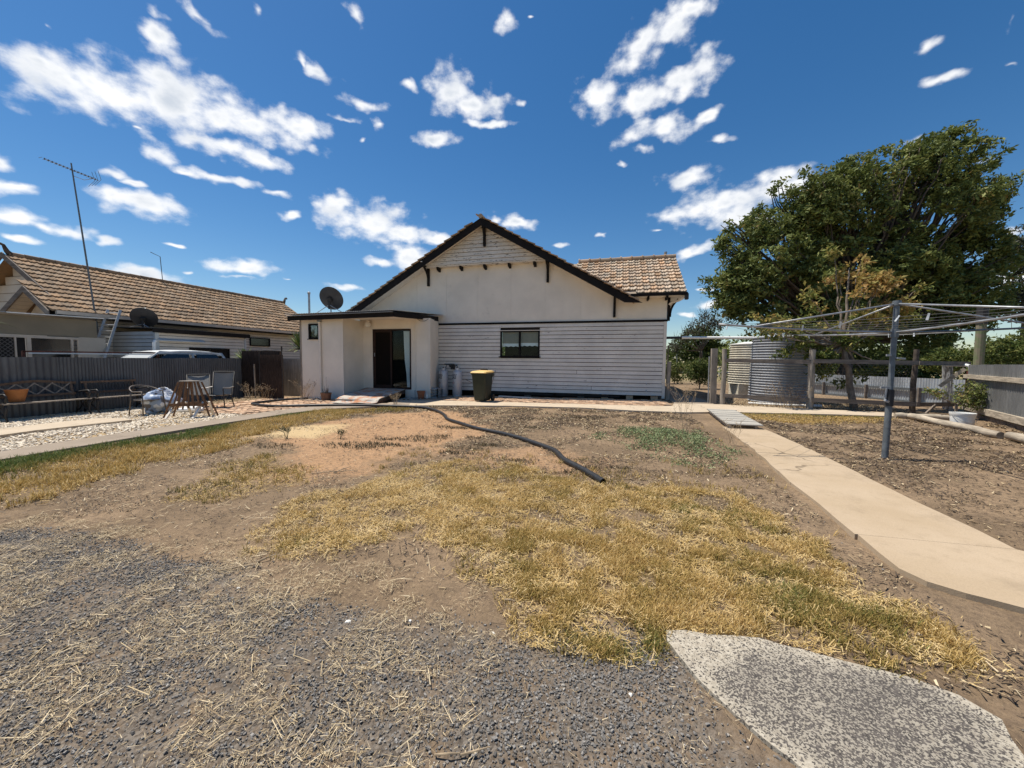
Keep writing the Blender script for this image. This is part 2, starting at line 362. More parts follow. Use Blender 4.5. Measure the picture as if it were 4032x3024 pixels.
def glass(name, tint=(0.9,0.95,0.95)):
    t = NT(name); tr = t.n('ShaderNodeBsdfTransparent'); tr.inputs[0].default_value = tint+(1,)
    gl = t.n('ShaderNodeBsdfGlossy'); gl.inputs['Roughness'].default_value = 0.02
    fr = t.n('ShaderNodeFresnel'); fr.inputs['IOR'].default_value = 1.5
    ms = t.n('ShaderNodeMixShader'); t.l(t.math('MULTIPLY', fr.outputs[0], 0.24), ms.inputs[0]); t.l(tr.outputs[0], ms.inputs[1]); t.l(gl.outputs[0], ms.inputs[2])
    t.l(ms.outputs[0], t.out.inputs['Surface']); return t.m

BLACK = simple('black_paint', (0.012,0.010,0.009), 0.8, 0.25, 5, spec=0.2, dirt=(0.035,0.03,0.026), dirt_at=(0.62,0.85))
DARK = simple('unlit_timber', (0.03,0.024,0.02), 0.9)  # shade of board gaps and the underfloor put into the colour
CREAM = simple('cream_sheet_paint', (0.75,0.685,0.59), 0.8, 0.06, 1.2, dirt=(0.46,0.42,0.36), dirt_at=(0.6,0.95), dscale=1.5)
CREAM2 = simple('cream_trim_paint', (0.72,0.66,0.58), 0.7, 0.06, 2)
BOARD = paint_board('weatherboard_paint', (0.75,0.69,0.61), (0.20,0.165,0.135), 0.665)
BOARD2 = paint_board('gable_board_paint', (0.74,0.68,0.59), (0.12,0.10,0.08), 0.61)
TILE = tile_mat('weathered_tile', (0.46,0.29,0.17), (0.40,0.33,0.25), (0.10,0.085,0.07), (0.36,0.33,0.29))
TILE_N = tile_mat('orange_brown_tile', (0.35,0.225,0.13), (0.27,0.20,0.135), (0.085,0.065,0.05), (0.23,0.18,0.135))
ZINC_DARK = zinc('old_fence_iron', (0.115,0.121,0.131), amt=(0.82,0.95))
ZINC_PALE = zinc('grey_fence_iron', (0.20,0.202,0.20))
ZINC_ROOF = zinc('roof_iron', (0.45,0.45,0.44))
TANK = zinc('tank_iron', (0.36,0.37,0.39), rough=0.6, metal=0.15, amt=(0.75,0.95))
TANK_C = zinc('cream_tank_paint', (0.66,0.60,0.48), rough=0.55, metal=0.0, amt=(0.75,0.95))
GALV = simple('galvanised_tube', (0.34,0.35,0.36), 0.45, 0.2, 10, metal=0.4)
POLE = simple('grey_enamel_pole', (0.13,0.145,0.155), 0.5, 0.2, 12, metal=0.2)
WIRE = simple('line_wire', (0.14,0.14,0.14), 0.5)
TIMBER_OLD = simple('grey_weathered_timber', (0.27,0.235,0.195), 0.9, 0.3, 14, bump=0.5, bscale=30, stretch=(1,1,0.15), rnd=0.2)
TIMBER_RAIL = simple('dark_weathered_rail', (0.16,0.135,0.115), 0.9, 0.3, 14, bump=0.5, bscale=30, stretch=(0.15,1,1))
LOGM = simple('bleached_log', (0.40,0.34,0.26), 0.9, 0.3, 18, bump=0.6, bscale=40, stretch=(0.2,0.2,1), dirt=(0.2,0.16,0.12))
BROWN_T = simple('brown_stained_timber', (0.15,0.075,0.035), 0.7, 0.3, 18, rnd=0.3)
BENCH_T = simple('dark_bench_timber', (0.13,0.085,0.055), 0.7, 0.3, 18, rnd=0.3)
IRON = simple('black_cast_iron', (0.03,0.028,0.027), 0.6, 0.2, 20)
STEEL_BR = simple('bronze_tube_frame', (0.12,0.10,0.085), 0.5, 0.2, 20, metal=0.4)
SLING = simple('grey_sling_fabric', (0.20,0.195,0.185), 0.9, 0.08, 40)
WHITE = simple('white_pvc', (0.80,0.79,0.75), 0.45, 0.04, 8)
WHITE_CAR = simple('white_car_paint', (0.80,0.81,0.80), 0.3, 0.05, 3, spec=0.6)
TERRA = simple('terracotta', (0.33,0.115,0.05), 0.75, 0.2, 12)
TERRA2 = simple('brown_ceramic', (0.17,0.085,0.05), 0.5, 0.25, 10)
OLIVE = simple('dark_green_bin_plastic', (0.022,0.026,0.014), 0.45, 0.15, 8)
YELLOW = simple('yellow_lid_plastic', (0.70,0.47,0.17), 0.5, 0.06, 8)
RUBBER = simple('black_rubber', (0.015,0.015,0.015), 0.7)
HOSE = simple('black_drain_hose', (0.025,0.025,0.026), 0.45, 0.25, 25)
GASM = simple('silver_gas_paint', (0.50,0.51,0.53), 0.42, 0.08, 6, metal=0.25)
PRINT = simple('dark_print', (0.05,0.05,0.05), 0.7)
REDP = simple('red_print', (0.45,0.10,0.05), 0.7)
BROWN_FR = simple('brown_door_frame', (0.030,0.015,0.011), 0.6, 0.2, 9, spec=0.2)
MESHDOOR = simple('dark_fly_screen', (0.010,0.008,0.007), 0.9, 0.2, 60, spec=0.05)
GLASS = glass('window_glass')
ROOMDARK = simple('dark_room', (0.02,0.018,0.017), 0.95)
CURTAIN = simple('white_lace_curtain', (0.85,0.86,0.88), 0.9, 0.08, 30)
BLIND = simple('grey_brown_blind', (0.30,0.265,0.22), 0.9, 0.06, 10)
RUST = simple('rust_red_steel', (0.12,0.035,0.022), 0.7, 0.3, 10)
BRUSH = simple('brushwood', (0.055,0.036,0.026), 0.95, 0.6, 60, stretch=(1,1,0.08), bump=0.8, bscale=80)
BARK = simple('grey_brown_bark', (0.20,0.16,0.125), 0.95, 0.35, 14, bump=0.7, bscale=25, stretch=(1,1,0.4))
BARK_D = simple('dark_bark', (0.09,0.07,0.055), 0.95, 0.35, 10, bump=0.5, bscale=20)
DISH = simple('dark_grey_dish', (0.045,0.045,0.048), 0.5, 0.15, 6)
NEIGH = paint_board('neighbour_board_paint', (0.62,0.56,0.48), (0.3,0.26,0.2), 0.8)
NEIGH_SH = simple('neighbour_sheet_paint', (0.50,0.44,0.36), 0.85, 0.08, 1.5)
NEIGH_GR = simple('neighbour_grey_board', (0.42,0.45,0.46), 0.55, 0.08, 2)
GUTTER = simple('beige_gutter', (0.50,0.43,0.35), 0.6, 0.08, 4)
BRICK = simple('paving_brick', (0.50,0.33,0.21), 0.92, 0.15, 14, bump=0.5, bscale=60, rnd=0.45, dirt=(0.42,0.36,0.28), dirt_at=(0.5,0.7), dscale=7)
DECKT = simple('silvered_decking', (0.40,0.375,0.325), 0.95, 0.15, 20, stretch=(0.12,1,1), bump=0.2, bscale=50, rnd=0.15, spec=0.1)
RUGM = None

# ------------------------------------------------------------------ the yard
GOLD = [(-2.56,2.23),(-2.93,2.75),(-3.07,3.49),(-2.72,4.32),(-2.13,5.20),(-1.01,4.87),(-0.17,4.49),(0.89,4.60),(1.25,4.25),(1.45,3.69),(1.63,3.19),(1.67,2.66),(1.61,2.38),(1.25,2.22),(1.09,2.10),(0.87,2.15),(0.27,2.06),(0.15,1.94),(-0.03,1.91),(-0.43,1.87),(-0.51,1.98),(-0.30,2.14),(-0.82,2.42),(-1.18,2.38),(-1.44,2.60),(-2.03,2.30)]
LEFTG = [(-8.04,1.0),(-8.44,3.2),(-8.5,6.73),(-8.40,8.95),(-7.6,9.7),(-6.66,9.42),(-6.82,6.96),(-6.66,5.89),(-6.07,4.34),(-6.28,3.87),(-5.57,2.85),(-5.47,2.44),(-5.74,2.25),(-6.2,1.0)]
LEFTM = [(-4.42,2.78),(-4.76,3.40),(-5.07,4.18),(-5.05,4.46),(-3.99,4.21),(-3.58,3.70),(-3.77,3.31),(-4.02,2.95)]
WEED = [(-0.47,7.45),(0.42,8.47),(1.32,8.41),(1.79,7.17),(1.96,6.54),(1.47,5.86),(0.96,5.60),(0.65,6.05),(0.12,6.75)]
STRIPG = [(3.3,11.7),(3.89,11.6),(4.84,11.65),(6.41,11.6),(6.3,11.0),(5.0,10.4),(3.92,10.2),(3.2,10.6)]
SAND = [(-6.66,5.89),(-6.52,8.10),(-5.76,9.64),(-4.30,10.53),(-2.72,7.99),(-2.49,6.09),(-2.86,5.16),(-3.45,4.35),(-3.65,3.77),(-4.65,4.56)]
SAND2 = [(-2.29,5.61),(-1.30,6.21),(-0.43,5.78),(-0.32,5.16),(-1.06,5.08),(-1.95,5.11)]
STRAWP = [(-6.79,5.86),(-7.08,7.23),(-6.03,7.49),(-5.43,5.97)]
GRAVEL = [(-4.9,1.88),(-4.27,2.11),(-3.51,2.13),(-3.02,2.04),(-2.22,1.95),(-1.67,1.90),(-1.34,1.87),(-0.91,1.94),(-0.50,1.87),(-0.03,1.90),(0.30,1.98),(0.45,1.70),(0.61,1.45),(1.2,0.9),(1.6,0.2),(0,-0.6),(-2.5,-0.2),(-6.0,0.6)]
DIRT = [[(-4.27,2.11),(-4.04,2.46),(-3.70,3.04),(-3.26,3.02),(-2.56,2.23),(-3.02,2.04),(-3.51,2.13)],
        [(-2.49,2.17),(-2.03,2.30),(-1.41,2.53),(-0.81,2.39),(-0.41,2.16),(-0.49,1.96),(-0.91,1.97),(-1.34,1.90),(-2.10,2.0)]]
PEBBLE = [(-9.35,-2),(-9.35,8.0),(-10.2,8.1),(-11.2,7.9),(-12.3,8.4),(-14.8,8.6),(-14.8,-2)]
def soft(px, py, poly, w=0.25, seed=3, amp=0.35, sc=1.6):
    n = (fbm(px*sc+40, py*sc+40, seed)-0.5)*2*amp + (fbm(px*9+20, py*9+20, seed+9, 3)-0.5)*amp*0.7
    return sstep(-w, w, polysd(px, py, poly)+n)
xs = np.unique(np.concatenate([[-900,-400,-200,-120,-80,-60,-45,-35,-28,-24], np.linspace(-20,-16,9), np.arange(-15.4,-5.5,0.11), np.arange(-5.5,2.4,0.045), np.arange(2.4,9.0,0.09), np.linspace(9.2,14,12), [16,18,20,24,30,38,50,70,100,160,300,500,900]]).round(4))
ys = np.unique(np.concatenate([[-300,-120,-60,-30,-15,-8,-4,-2], np.arange(-1,3.4,0.045), np.arange(3.4,12.0,0.085), np.linspace(12.1,20,40), [22,25,28,32,38,46,60,80,120,180,300,500,1000]]).round(4))
GX, GY = np.meshgrid(xs, ys)
a_gravel = soft(GX, GY, GRAVEL, 0.20, 3, 0.30)*.85
for dpoly in DIRT: a_gravel = a_gravel*(1-0.92*soft(GX, GY, dpoly, 0.07, 15, 0.10))
a_sand = np.maximum(soft(GX, GY, SAND, 0.35, 5, 0.8), 0.7*soft(GX, GY, SAND2, 0.2, 6, 0.5))
a_straw = np.maximum(soft(GX, GY, STRAWP, 0.25, 8, 0.4), .55*soft(GX, GY, PEBBLE, .15, 9, .2))
a_gold = np.maximum.reduce([soft(GX, GY, p, 0.12, 21, 0.35) for p in (GOLD, LEFTG, LEFTM)])
bump = (fbm(GX*1.1+30, GY*1.1+30, 31)-0.5)*0.05+(fbm(GX*6+30, GY*6+30, 37, 3)-0.5)*0.022
near = (np.abs(GX) < 14) & (GY > -2) & (GY < 13)
GZ = 0.012*np.clip(GX, -25, 25)+np.where(near, bump-0.012, -0.012)
def ground_z(px, py):
    return 0.012*np.clip(px, -25, 25)+(fbm(px*1.1+30, py*1.1+30, 31)-0.5)*0.05+(fbm(px*6+30, py*6+30, 37, 3)-0.5)*0.022-0.012
nx, ny = len(xs), len(ys)
ii = (np.arange(ny-1)[:, None]*nx+np.arange(nx-1)[None, :]).ravel()
F = np.stack([ii, ii+1, ii+nx+1, ii+nx], 1)
t = NT('dry_earth')
n1 = t.noise(0.9, 6, 0.65); n2 = t.noise(7, 6, 0.7); n3 = t.noise(55, 4, 0.7); n4 = t.noise(18, 6, 0.75)
col = t.mix(t.ramp(n1, 0.35, 0.65), (0.20,0.142,0.088), (0.315,0.222,0.138))
col = t.mix(t.math('MULTIPLY', t.ramp(n4, 0.45, 0.62), 0.55), col, (0.130,0.092,0.064))
sandc = t.mix(t.ramp(n2, 0.35, 0.7), (0.42,0.250,0.135), (0.49,0.30,0.165))
col = t.mix(t.math('MULTIPLY', t.attr('sand'), t.ramp(n4, 0.72, 0.42)), col, sandc)
col = t.mix(t.math('MULTIPLY', t.attr('straw'), 0.9), col, t.mix(n2, (0.55,0.40,0.20), (0.62,0.47,0.27)))
col = t.mix(t.math('MULTIPLY', t.attr('gold'), t.math('MULTIPLY', t.ramp(n4, 0.38, 0.6), 0.75)), col, (0.205,0.145,0.080))
grc = t.mix(t.ramp(t.voro(75, out='Color'), 0.2, 0.8), (0.105,0.092,0.078), (0.23,0.205,0.175))
grc = t.mix(t.math('MULTIPLY', t.ramp(n4, 0.45, 0.7), 0.6), grc, (0.17,0.125,0.085))
col = t.mix(t.math('MULTIPLY', t.attr('gravel'), t.ramp(n2, 0.75, 0.45)), col, grc)
col = t.mix(t.math('MULTIPLY', t.ramp(n3, 0.35, 0.7), 0.45), col, t.scale(col, 0.55))
far = t.ramp(t.attr('far'), 0.0, 1.0); col = t.mix(far, col, t.mix(t.ramp(t.noise(0.15, 5), 0.4, 0.6), (0.30,0.23,0.12), (0.16,0.15,0.07)))
hh = t.math('ADD', t.math('MULTIPLY', n3, 0.5), t.math('MULTIPLY', n4, 0.8)); t.bump(hh, 0.8, 0.03)
DIRTM = t.fin(col, 0.95, 0, 0.15)
a_far = np.clip((np.hypot(GX, GY)-24)/12, 0, 1)
ground = bulk_mesh('ground', np.stack([GX, GY, GZ], -1).reshape(-1, 3), F, DIRTM,
    dict(gravel=('POINT', a_gravel), sand=('POINT', a_sand), straw=('POINT', a_straw), gold=('POINT', a_gold), far=('POINT', a_far)), smooth=True)
tag(ground, kind='structure')

def concrete(name, c, c2, stain, speck=0.35):
    t = NT(name); a = t.noise(1.3, 6, 0.6); b = t.noise(6, 6, 0.7); f = t.noise(120, 3, 0.7)
    col = t.mix(t.ramp(a, 0.3, 0.7), c, c2); col = t.mix(t.math('MULTIPLY', t.ramp(b, 0.52, 0.75), 0.5), col, stain)
    col = t.mix(t.math('MULTIPLY', t.ramp(f, 0.45, 0.7), speck), col, t.scale(col, 0.6))
    wob = t.n('ShaderNodeVectorMath', operation='ADD'); nn = t.n('ShaderNodeTexNoise'); nn.inputs['Scale'].default_value = 3; t.l(t.pos, nn.inputs['Vector']); t.l(t.pos, wob.inputs[0]); t.l(t.scale(nn.outputs['Color'], 0.22), wob.inputs[1])
    crack = t.voro(0.45, 'DISTANCE_TO_EDGE', vec=wob.outputs[0])
    col = t.mix(t.math('MULTIPLY', t.ramp(crack, 0.007, 0.0015), t.math('MULTIPLY', t.ramp(t.noise(1.1), .46, .58), .6)), col, (0.10,0.075,0.05))
    col = t.mix(t.math('MULTIPLY', t.ramp(t.noise(2.3, 7, 0.75), 0.50, 0.72), 0.45), col, t.scale(stain, 0.72))
    col = t.mix(t.math('MULTIPLY', t.ramp(t.voro(5.5), 0.055, 0.02), t.ramp(t.noise(2), .45, .55)), col, (0.12,0.09,0.065))
    t.bump(f, 0.3, 0.004); return t.fin(col, 0.9, 0, 0.2)
CONC = concrete('tan_concrete', (0.40,0.305,0.20), (0.455,0.355,0.245), (0.33,0.25,0.165))
CONC_G = concrete('grey_brown_concrete', (0.27,0.22,0.165), (0.32,0.26,0.20), (0.25,0.20,0.155))
CONC_S = concrete('pale_strip_concrete', (0.47,0.385,0.28), (0.52,0.43,0.32), (0.40,0.31,0.22))
t = NT('exposed_aggregate')
vo = t.voro(165, out='Color'); sp = t.n('ShaderNodeSeparateColor'); t.l(vo, sp.inputs[0]); big = t.noise(2.0, 5, 0.6); fine = t.noise(45, 5, 0.7)
dens = t.math('MULTIPLY_ADD', t.ramp(t.noise(9, 4, .7), .3, .7), .22, t.math('MULTIPLY_ADD', t.attr('edge'), 0.52, 0.06))
isd = t.math('LESS_THAN', sp.outputs[0], dens)
stone = t.mix(sp.outputs[1], (0.055,0.049,0.043), (0.15,0.13,0.112))
cem = t.mix(t.ramp(fine, 0.35, 0.65), (0.36,0.31,0.235), (0.52,0.465,0.37)); cem = t.mix(t.math('MULTIPLY', t.attr('edge'), 0.62), cem, (0.20,0.18,0.15))
col = t.mix(isd, cem, stone); col = t.mix(t.math('MULTIPLY', t.ramp(t.voro(220), 0.25, 0.5), 0.25), col, t.scale(col, 0.5))
t.bump(t.math('ADD', t.math('MULTIPLY', isd, 0.6), fine), 0.5, 0.006); AGG = t.fin(col, 0.85, 0, 0.3)

def slab(mb, poly, top, th=0.09):
    P = [(x, y, gz(x)+top-th) for x, y in poly]
    n = len(P); area = sum(P[i][0]*P[(i+1) % n][1]-P[(i+1) % n][0]*P[i][1] for i in range(n))
    if area < 0: P = P[::-1]
    return mb.prism(P, (0, 0, th))
def lerp_path(pts, y):
    for (x0, y0), (x1, y1) in zip(pts, pts[1:]):
        if (y0-y)*(y1-y) <= 0 and y0 != y1: return x0+(x1-x0)*(y-y0)/(y1-y0)
    return pts[-1][0]
# the path beside the drying lawn: poured bays with open joints
pathL = [(2.22,9.0),(2.18,7.4),(2.10,6.1),(2.00,5.2),(1.95,4.2),(1.91,3.6),(1.87,3.1)]
pathR = [(2.98,9.0),(3.00,7.4),(2.97,6.0),(2.92,4.9),(2.90,4.1),(2.88,3.6),(2.98,3.1)]
path = thing('path', None, None, (2.5, 5, gz(2.5))); tag(path, kind='structure')
cuts = [8.98, 7.32, 6.55, 5.02, 3.62]
for k, (ya, yb) in enumerate(zip(cuts, cuts[1:])):
    yy = [ya-0.003-(ya-yb-0.006)*q/4 for q in range(5)]
    j = lambda y, s: 0.012*math.sin(y*17+s)+0.008*math.sin(y*41+s)
    poly = [(lerp_path(pathL, y)+j(y, 0), y) for y in yy]+[(lerp_path(pathR, y)+j(y, 2), y) for y in yy[::-1]]
    mb = MB(); slab(mb, poly, 0.026+0.002*(k % 2)); mb.build('path_slab', CONC, path)
mb = MB(); slab(mb, [(1.91,3.615),(1.88,3.3),(1.87,3.08),(1.93,2.94),(2.06,2.845),(2.16,2.80),(2.28,2.74),(2.45,2.70),(2.7,2.62),(3.2,2.5),(4.6,2.3),(4.8,3.3),(3.4,3.45),(2.98,3.55),(2.88,3.615)], 0.03, 0.11)
mb.build('path_slab', CONC, path)
# kerb-like garden path that bends round to the strip along the house
mb = MB(); slab(mb, [(-8.42,-3),(-8.50,3.3),(-8.58,5.0),(-8.62,6.4),(-8.55,7.6),(-8.45,8.7),(-8.2,9.45),(-7.7,9.98),(-7.0,10.45),(-6.3,10.9),(-6.6,11.5),(-7.4,11.3),(-8.4,10.75),(-9.1,10.0),(-9.36,9.0),(-9.35,7.4),(-9.38,5.5),(-9.34,4.2),(-9.2,3.2),(-9.2,-3)], 0.035, 0.12)
o = mb.build('garden_path', CONC_G); tag(o, kind='structure')
mb = MB(); slab(mb, [(-7.38,11.30),(-6.32,10.92),(-5.26,11.20),(-3.2,11.58),(-0.9,11.62),(0.55,11.28),(1.85,11.22),(2.9,11.56),(5.6,11.7),(7.2,11.62),(7.3,12.3),(6.1,12.78),(4.8,13.03),(3.42,13.52),(2.6,13.6),(1.9,13.55),(1.75,12.75),(1.4,12.62),(-5.9,12.59),(-7.5,12.4)], 0.030, 0.1)
o = mb.build('concrete_strip', CONC_S); tag(o, kind='structure')
mb = MB(); slab(mb, [(1.95,13.72),(3.15,13.72),(3.1,15.5),(2.75,17.5),(2.6,20),(2.6,26),(1.9,26)], 0.02, 0.1)
o = mb.build('side_path', CONC_G); tag(o, kind='structure')
mb = MB(); slab(mb, [(-7.3,12.5),(-6.1,12.7),(-6.1,14.8),(-7.3,14.8)], 0.016, 0.08); o = mb.build('concrete_pad', CONC_G); tag(o, kind='structure')
# the pale pad lying in the pebbles
mb = MB(); pp = [(-12.33,5.0),(-12.37,5.26),(-12.42,5.7),(-12.36,6.2),(-12.28,6.5),(-11.7,6.62),(-11.17,6.5),(-11.2,6.1),(-11.27,5.83),(-11.35,5.0),(-11.2,4.2),(-11.9,4.1)]
slab(mb, pp, 0.05, 0.07); o = mb.build('pale_concrete_pad', CONC_S); tag(o, kind='structure')
# speckled slab in the near corner, dense grid so that its worn rim can be told from its middle
SL = [(0.30,2.075),(0.40,2.098),(0.50,2.108),(0.62,2.135),(0.74,2.138),(0.84,2.115),(0.92,2.10),(1.08,2.062),(1.29,2.03),(1.43,1.975),(1.49,1.88),(1.47,1.78),(1.42,1.66),(1.40,1.2),(1.3,0.7),(0.95,0.95),(0.65,1.49),(0.57,1.56),(0.49,1.645),(0.40,1.79),(0.33,1.93),(0.295,2.0)]
SL = [(x+0.010*math.sin(47*x+17*y), y+0.009*math.sin(39*x+29*y)) for x, y in SL]
sx_, sy_ = np.meshgrid(np.arange(0.25, 1.55, 0.02), np.arange(0.6, 2.2, 0.02)); sdv = polysd(sx_, sy_, SL)
rim = MB(); slab(rim, SL, 0.012, 0.10); so = rim.build('speckled_slab', AGG); tag(so, kind='structure')
bmv = len(so.data.vertices)
me = so.data; import bmesh
bm = bmesh.new(); bm.from_mesh(me); bmesh.ops.triangulate(bm, faces=bm.faces[:]); bmesh.ops.subdivide_edges(bm, edges=[e for e in bm.edges if e.calc_length() > 0.12], cuts=4, use_grid_fill=True)
for _ in range(3): bmesh.ops.subdivide_edges(bm, edges=[e for e in bm.edges if e.calc_length() > 0.045], cuts=1)
bm.to_mesh(me); bm.free()
co = np.empty(len(me.vertices)*3, np.float32); me.vertices.foreach_get('co', co); co = co.reshape(-1, 3)
me.attributes.new('edge', 'FLOAT', 'POINT').data.foreach_set('value', (sstep(.0, .15, polysd(co[:, 0], co[:, 1], SL)+.20*(fbm(co[:, 0]*6+1, co[:, 1]*6+1, 98, 4)-.42))*(.74+.26*sstep(.36, .58, fbm(co[:, 0]*5+9, co[:, 1]*5+9, 97, 4)))*sstep(.12, .42, np.hypot(co[:, 0]-.42, co[:, 1]-2.12)+.25*(fbm(co[:, 0]*7+3, co[:, 1]*7+3, 99, 3)-.5))).astype(np.float32))

# ---- brick paving along the house and by the gate
bm_ = MB(); bm_.box(-0.113, 0.113, -0.053, 0.053, -0.04, 0.0); bp = bm_.build('brick', BRICK); brick_me = bp.data; bpy.data.objects.remove(bp)
bm_ = MB(); bm_.box(-0.113, 0.113, -0.053, 0.053, -0.035, 0.0)
spots = []
def pave(x0, x1, y0, y1, keep, a=0.0):
    r = 0; y = y0
    while y < y1:
        x = x0+(0.117 if r % 2 else 0)
        while x < x1:
            if keep(x, y): spots.append((x+random.uniform(-.005,.005), y+random.uniform(-.004,.004), random.uniform(-.012,.02), random.gauss(0, .02)+(math.pi if random.random() < .5 else 0)))
            x += 0.235
        y += 0.117; r += 1
pave(-6.0, 1.72, 12.66, 14.62, lambda x, y: not (x > 1.4 and y < 12.9) and random.random() > 0.01)
pave(-12.9, -7.6, 8.2, 12.3, lambda x, y: (x < -9.42 if y < 9.4 else x < -9.3+max(0, y-9.6)*1.1) and y > 8.35+0.25*math.sin(x*2) and x+y*0.12 > -11.9 and not (x > -9.2 and y > 10.65) and random.random() > 0.04)
cp = np.array([0, 0, EYE]); spots.sort(key=lambda s: s[0]**2+s[1]**2)
paving = thing('brick_paving', None, None, (-3, 13, gz(-3))); tag(paving, kind='structure')
for x, y, dz, a in spots[:300]:
    inst('brick', brick_me, Matrix.Translation((x, y, gz(x)+0.022+dz))@Matrix.Rotation(a, 4, 'Z')@Matrix.Rotation(random.gauss(0, .015), 4, 'X'), paving)
rest = MB()
for x, y, dz, a in spots[300:]:
    z = gz(x)+0.022+dz; rest.box(x-.113, x+.113, y-.053, y+.053, z-.035, z)
o = rest.build('brick', BRICK, paving); tag(o, kind='stuff')

# ---- plank walkway over the dug-up end of the path
deck = thing('plank_walkway', 'silvered plank walkway lying across the far end of the concrete path', 'walkway', (2.62, 10.1, gz(2.6)))
for i in range(25):
    y = 8.78+i*0.107; xo = 0.012*math.sin(i*3.1); x0 = 2.27+(y-8.75)*0.07
    mb = MB(); mb.box(x0+xo, x0+0.66+xo*2, y, y+0.099, 0.125+0.004*math.sin(i*1.7), 0.148+0.004*math.sin(i*1.7)); mb.build('plank', DECKT, deck)
for xo in (0.06, 0.54):
    mb = MB(); mb.beam((2.27+xo, 8.79, 0.085), (2.27+xo+0.185, 11.42, 0.085), 0.045, 0.078); mb.build('bearer', TIMBER_OLD, deck)

# ------------------------------------------------------------------ roof tiles
def tile_mesh(name, W, L, mat, h=0.03, lip=0.035):
    us = [0, .12, .26, .38, .5, .62, .74, .88, 1.0]; hs = [1, .75, .15, .1, .55, .1, .15, .75, 1]
    v = []
    for (y, base) in ((0.0, 0.058), (L, 0.002)):
        for u, hh in zip(us, hs): v.append((u*W, y, base+hh*h))
    for u, hh in zip(us, hs): v.append((u*W, 0.004, 0.058+hh*h-lip))
    n = len(us); f = []
    for i in range(n-1): f.append((i, i+1, n+i+1, n+i)); f.append((2*n+i, 2*n+i+1, i+1, i))
    f.append((2*n, 0, n)); f.append((3*n-1, 2*n-1, n-1))
    me = bpy.data.meshes.new(name); me.from_pydata(v, [], f); me.materials.append(mat)
    me.attributes.new('tint', 'FLOAT', 'FACE'); me.update(); return me
def frame(o, u, v):
    u = Vector(u).normalized(); v = Vector(v).normalized(); n = u.cross(v)
    M4 = Matrix.Identity(4)
    for i in range(3): M4[i][0], M4[i][1], M4[i][2], M4[i][3] = u[i], v[i], n[i], o[i]
    return M4
def tiles(parent, me, o, u, v, W, L, ncol, nrow, keep, limit, mat):
    """courses of tiles from corner o, along u, up v; the first `limit` are single parts, the rest one joined part"""
    base = frame(o, u, v); cells = [(c, r) for c in range(ncol) for r in range(nrow) if keep(c, r)]
    def M4(c, r):
        return base@Matrix.Translation((c*W+random.uniform(-.004,.004), r*L+random.uniform(-.010,.010), random.uniform(-.004,.006)))@Matrix.Rotation(random.gauss(0, .010), 4, 'Z')@Matrix.Rotation(random.gauss(0, .010), 4, 'Y')
    for c, r in cells[:limit]: inst('roof_tile', me, M4(c, r), parent)
    if cells[limit:]:
        V0 = np.array([v_.co for v_ in me.vertices]); quads = [list(p.vertices) for p in me.polygons if len(p.vertices) == 4]
        vs, fs, tn = [], [], []; k = 0
        for c, r in cells[limit:]:
            m4 = np.array(M4(c, r)); vs.append(V0@m4[:3, :3].T+m4[:3, 3]); fs.append(np.array(quads)+k); k += len(V0); tn.append(np.full(len(quads), random.random()))
        o_ = bulk_mesh('roof_tile', np.concatenate(vs), np.concatenate(fs), mat, dict(tint=('FACE', np.concatenate(tn))), parent); tag(o_, kind='stuff')

# ------------------------------------------------------------------ the house
FY = 14.9                                     # face of the gable wall
house = thing('weatherboard_house', 'white weatherboard house with broad dark edged gable and low porch', 'house', (-4, 18, gz(-4)))
AX, AZ, SL_R = -5.10, 6.72, 0.575             # ridge line of the main roof (underside) and its slope
def gab(x, dz=0.0): return AZ+dz-SL_R*abs(x-AX)
# backing wall, dark sheet standing in for the shade under the floor, stumps
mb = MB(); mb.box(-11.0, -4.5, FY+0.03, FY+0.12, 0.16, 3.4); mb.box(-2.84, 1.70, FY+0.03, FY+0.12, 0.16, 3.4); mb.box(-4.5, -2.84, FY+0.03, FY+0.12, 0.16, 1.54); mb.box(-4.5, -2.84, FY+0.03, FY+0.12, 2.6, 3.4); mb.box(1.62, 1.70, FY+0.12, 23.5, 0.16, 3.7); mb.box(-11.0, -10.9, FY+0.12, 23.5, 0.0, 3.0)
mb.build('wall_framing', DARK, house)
mb = MB(); mb.box(-11.0, 1.6, FY+0.45, FY+0.5, -0.25, 0.3); mb.build('underfloor_shade', DARK, house)
# upper sheets, one per panel
joints = [-11.0, -9.58, -8.18, -6.82, -5.44, -4.05, -2.68, -1.31, 0.06, 1.76]
for x0, x1 in zip(joints, joints[1:]):
    x0, x1 = x0+0.004, x1-0.004
    top = lambda x: max(gab(x, -0.02), 3.80 if x >= 0.0 else -9)
    pts = [(x0, FY, 2.93), (x1, FY, 2.93), (x1, FY, top(x1))]
    if x0 < AX < x1: pts.append((AX, FY, top(AX)))
    pts.append((x0, FY, top(x0)))
    mb = MB(); mb.prism(pts, (0, 0.03, 0)); mb.build('wall_sheet', CREAM, house)
for x in joints[1:-1]:
    mb = MB(); mb.box(x-.004, x+.004, FY+0.008, FY+0.02, 2.93, max(3.0, gab(x, -0.1))); mb.build('sheet_joint', CREAM2, house)
mb = MB(); mb.box(-7.25, 1.79, FY-0.045, FY+0.0, 2.855, 2.925); mb.build('black_band', BLACK, house)
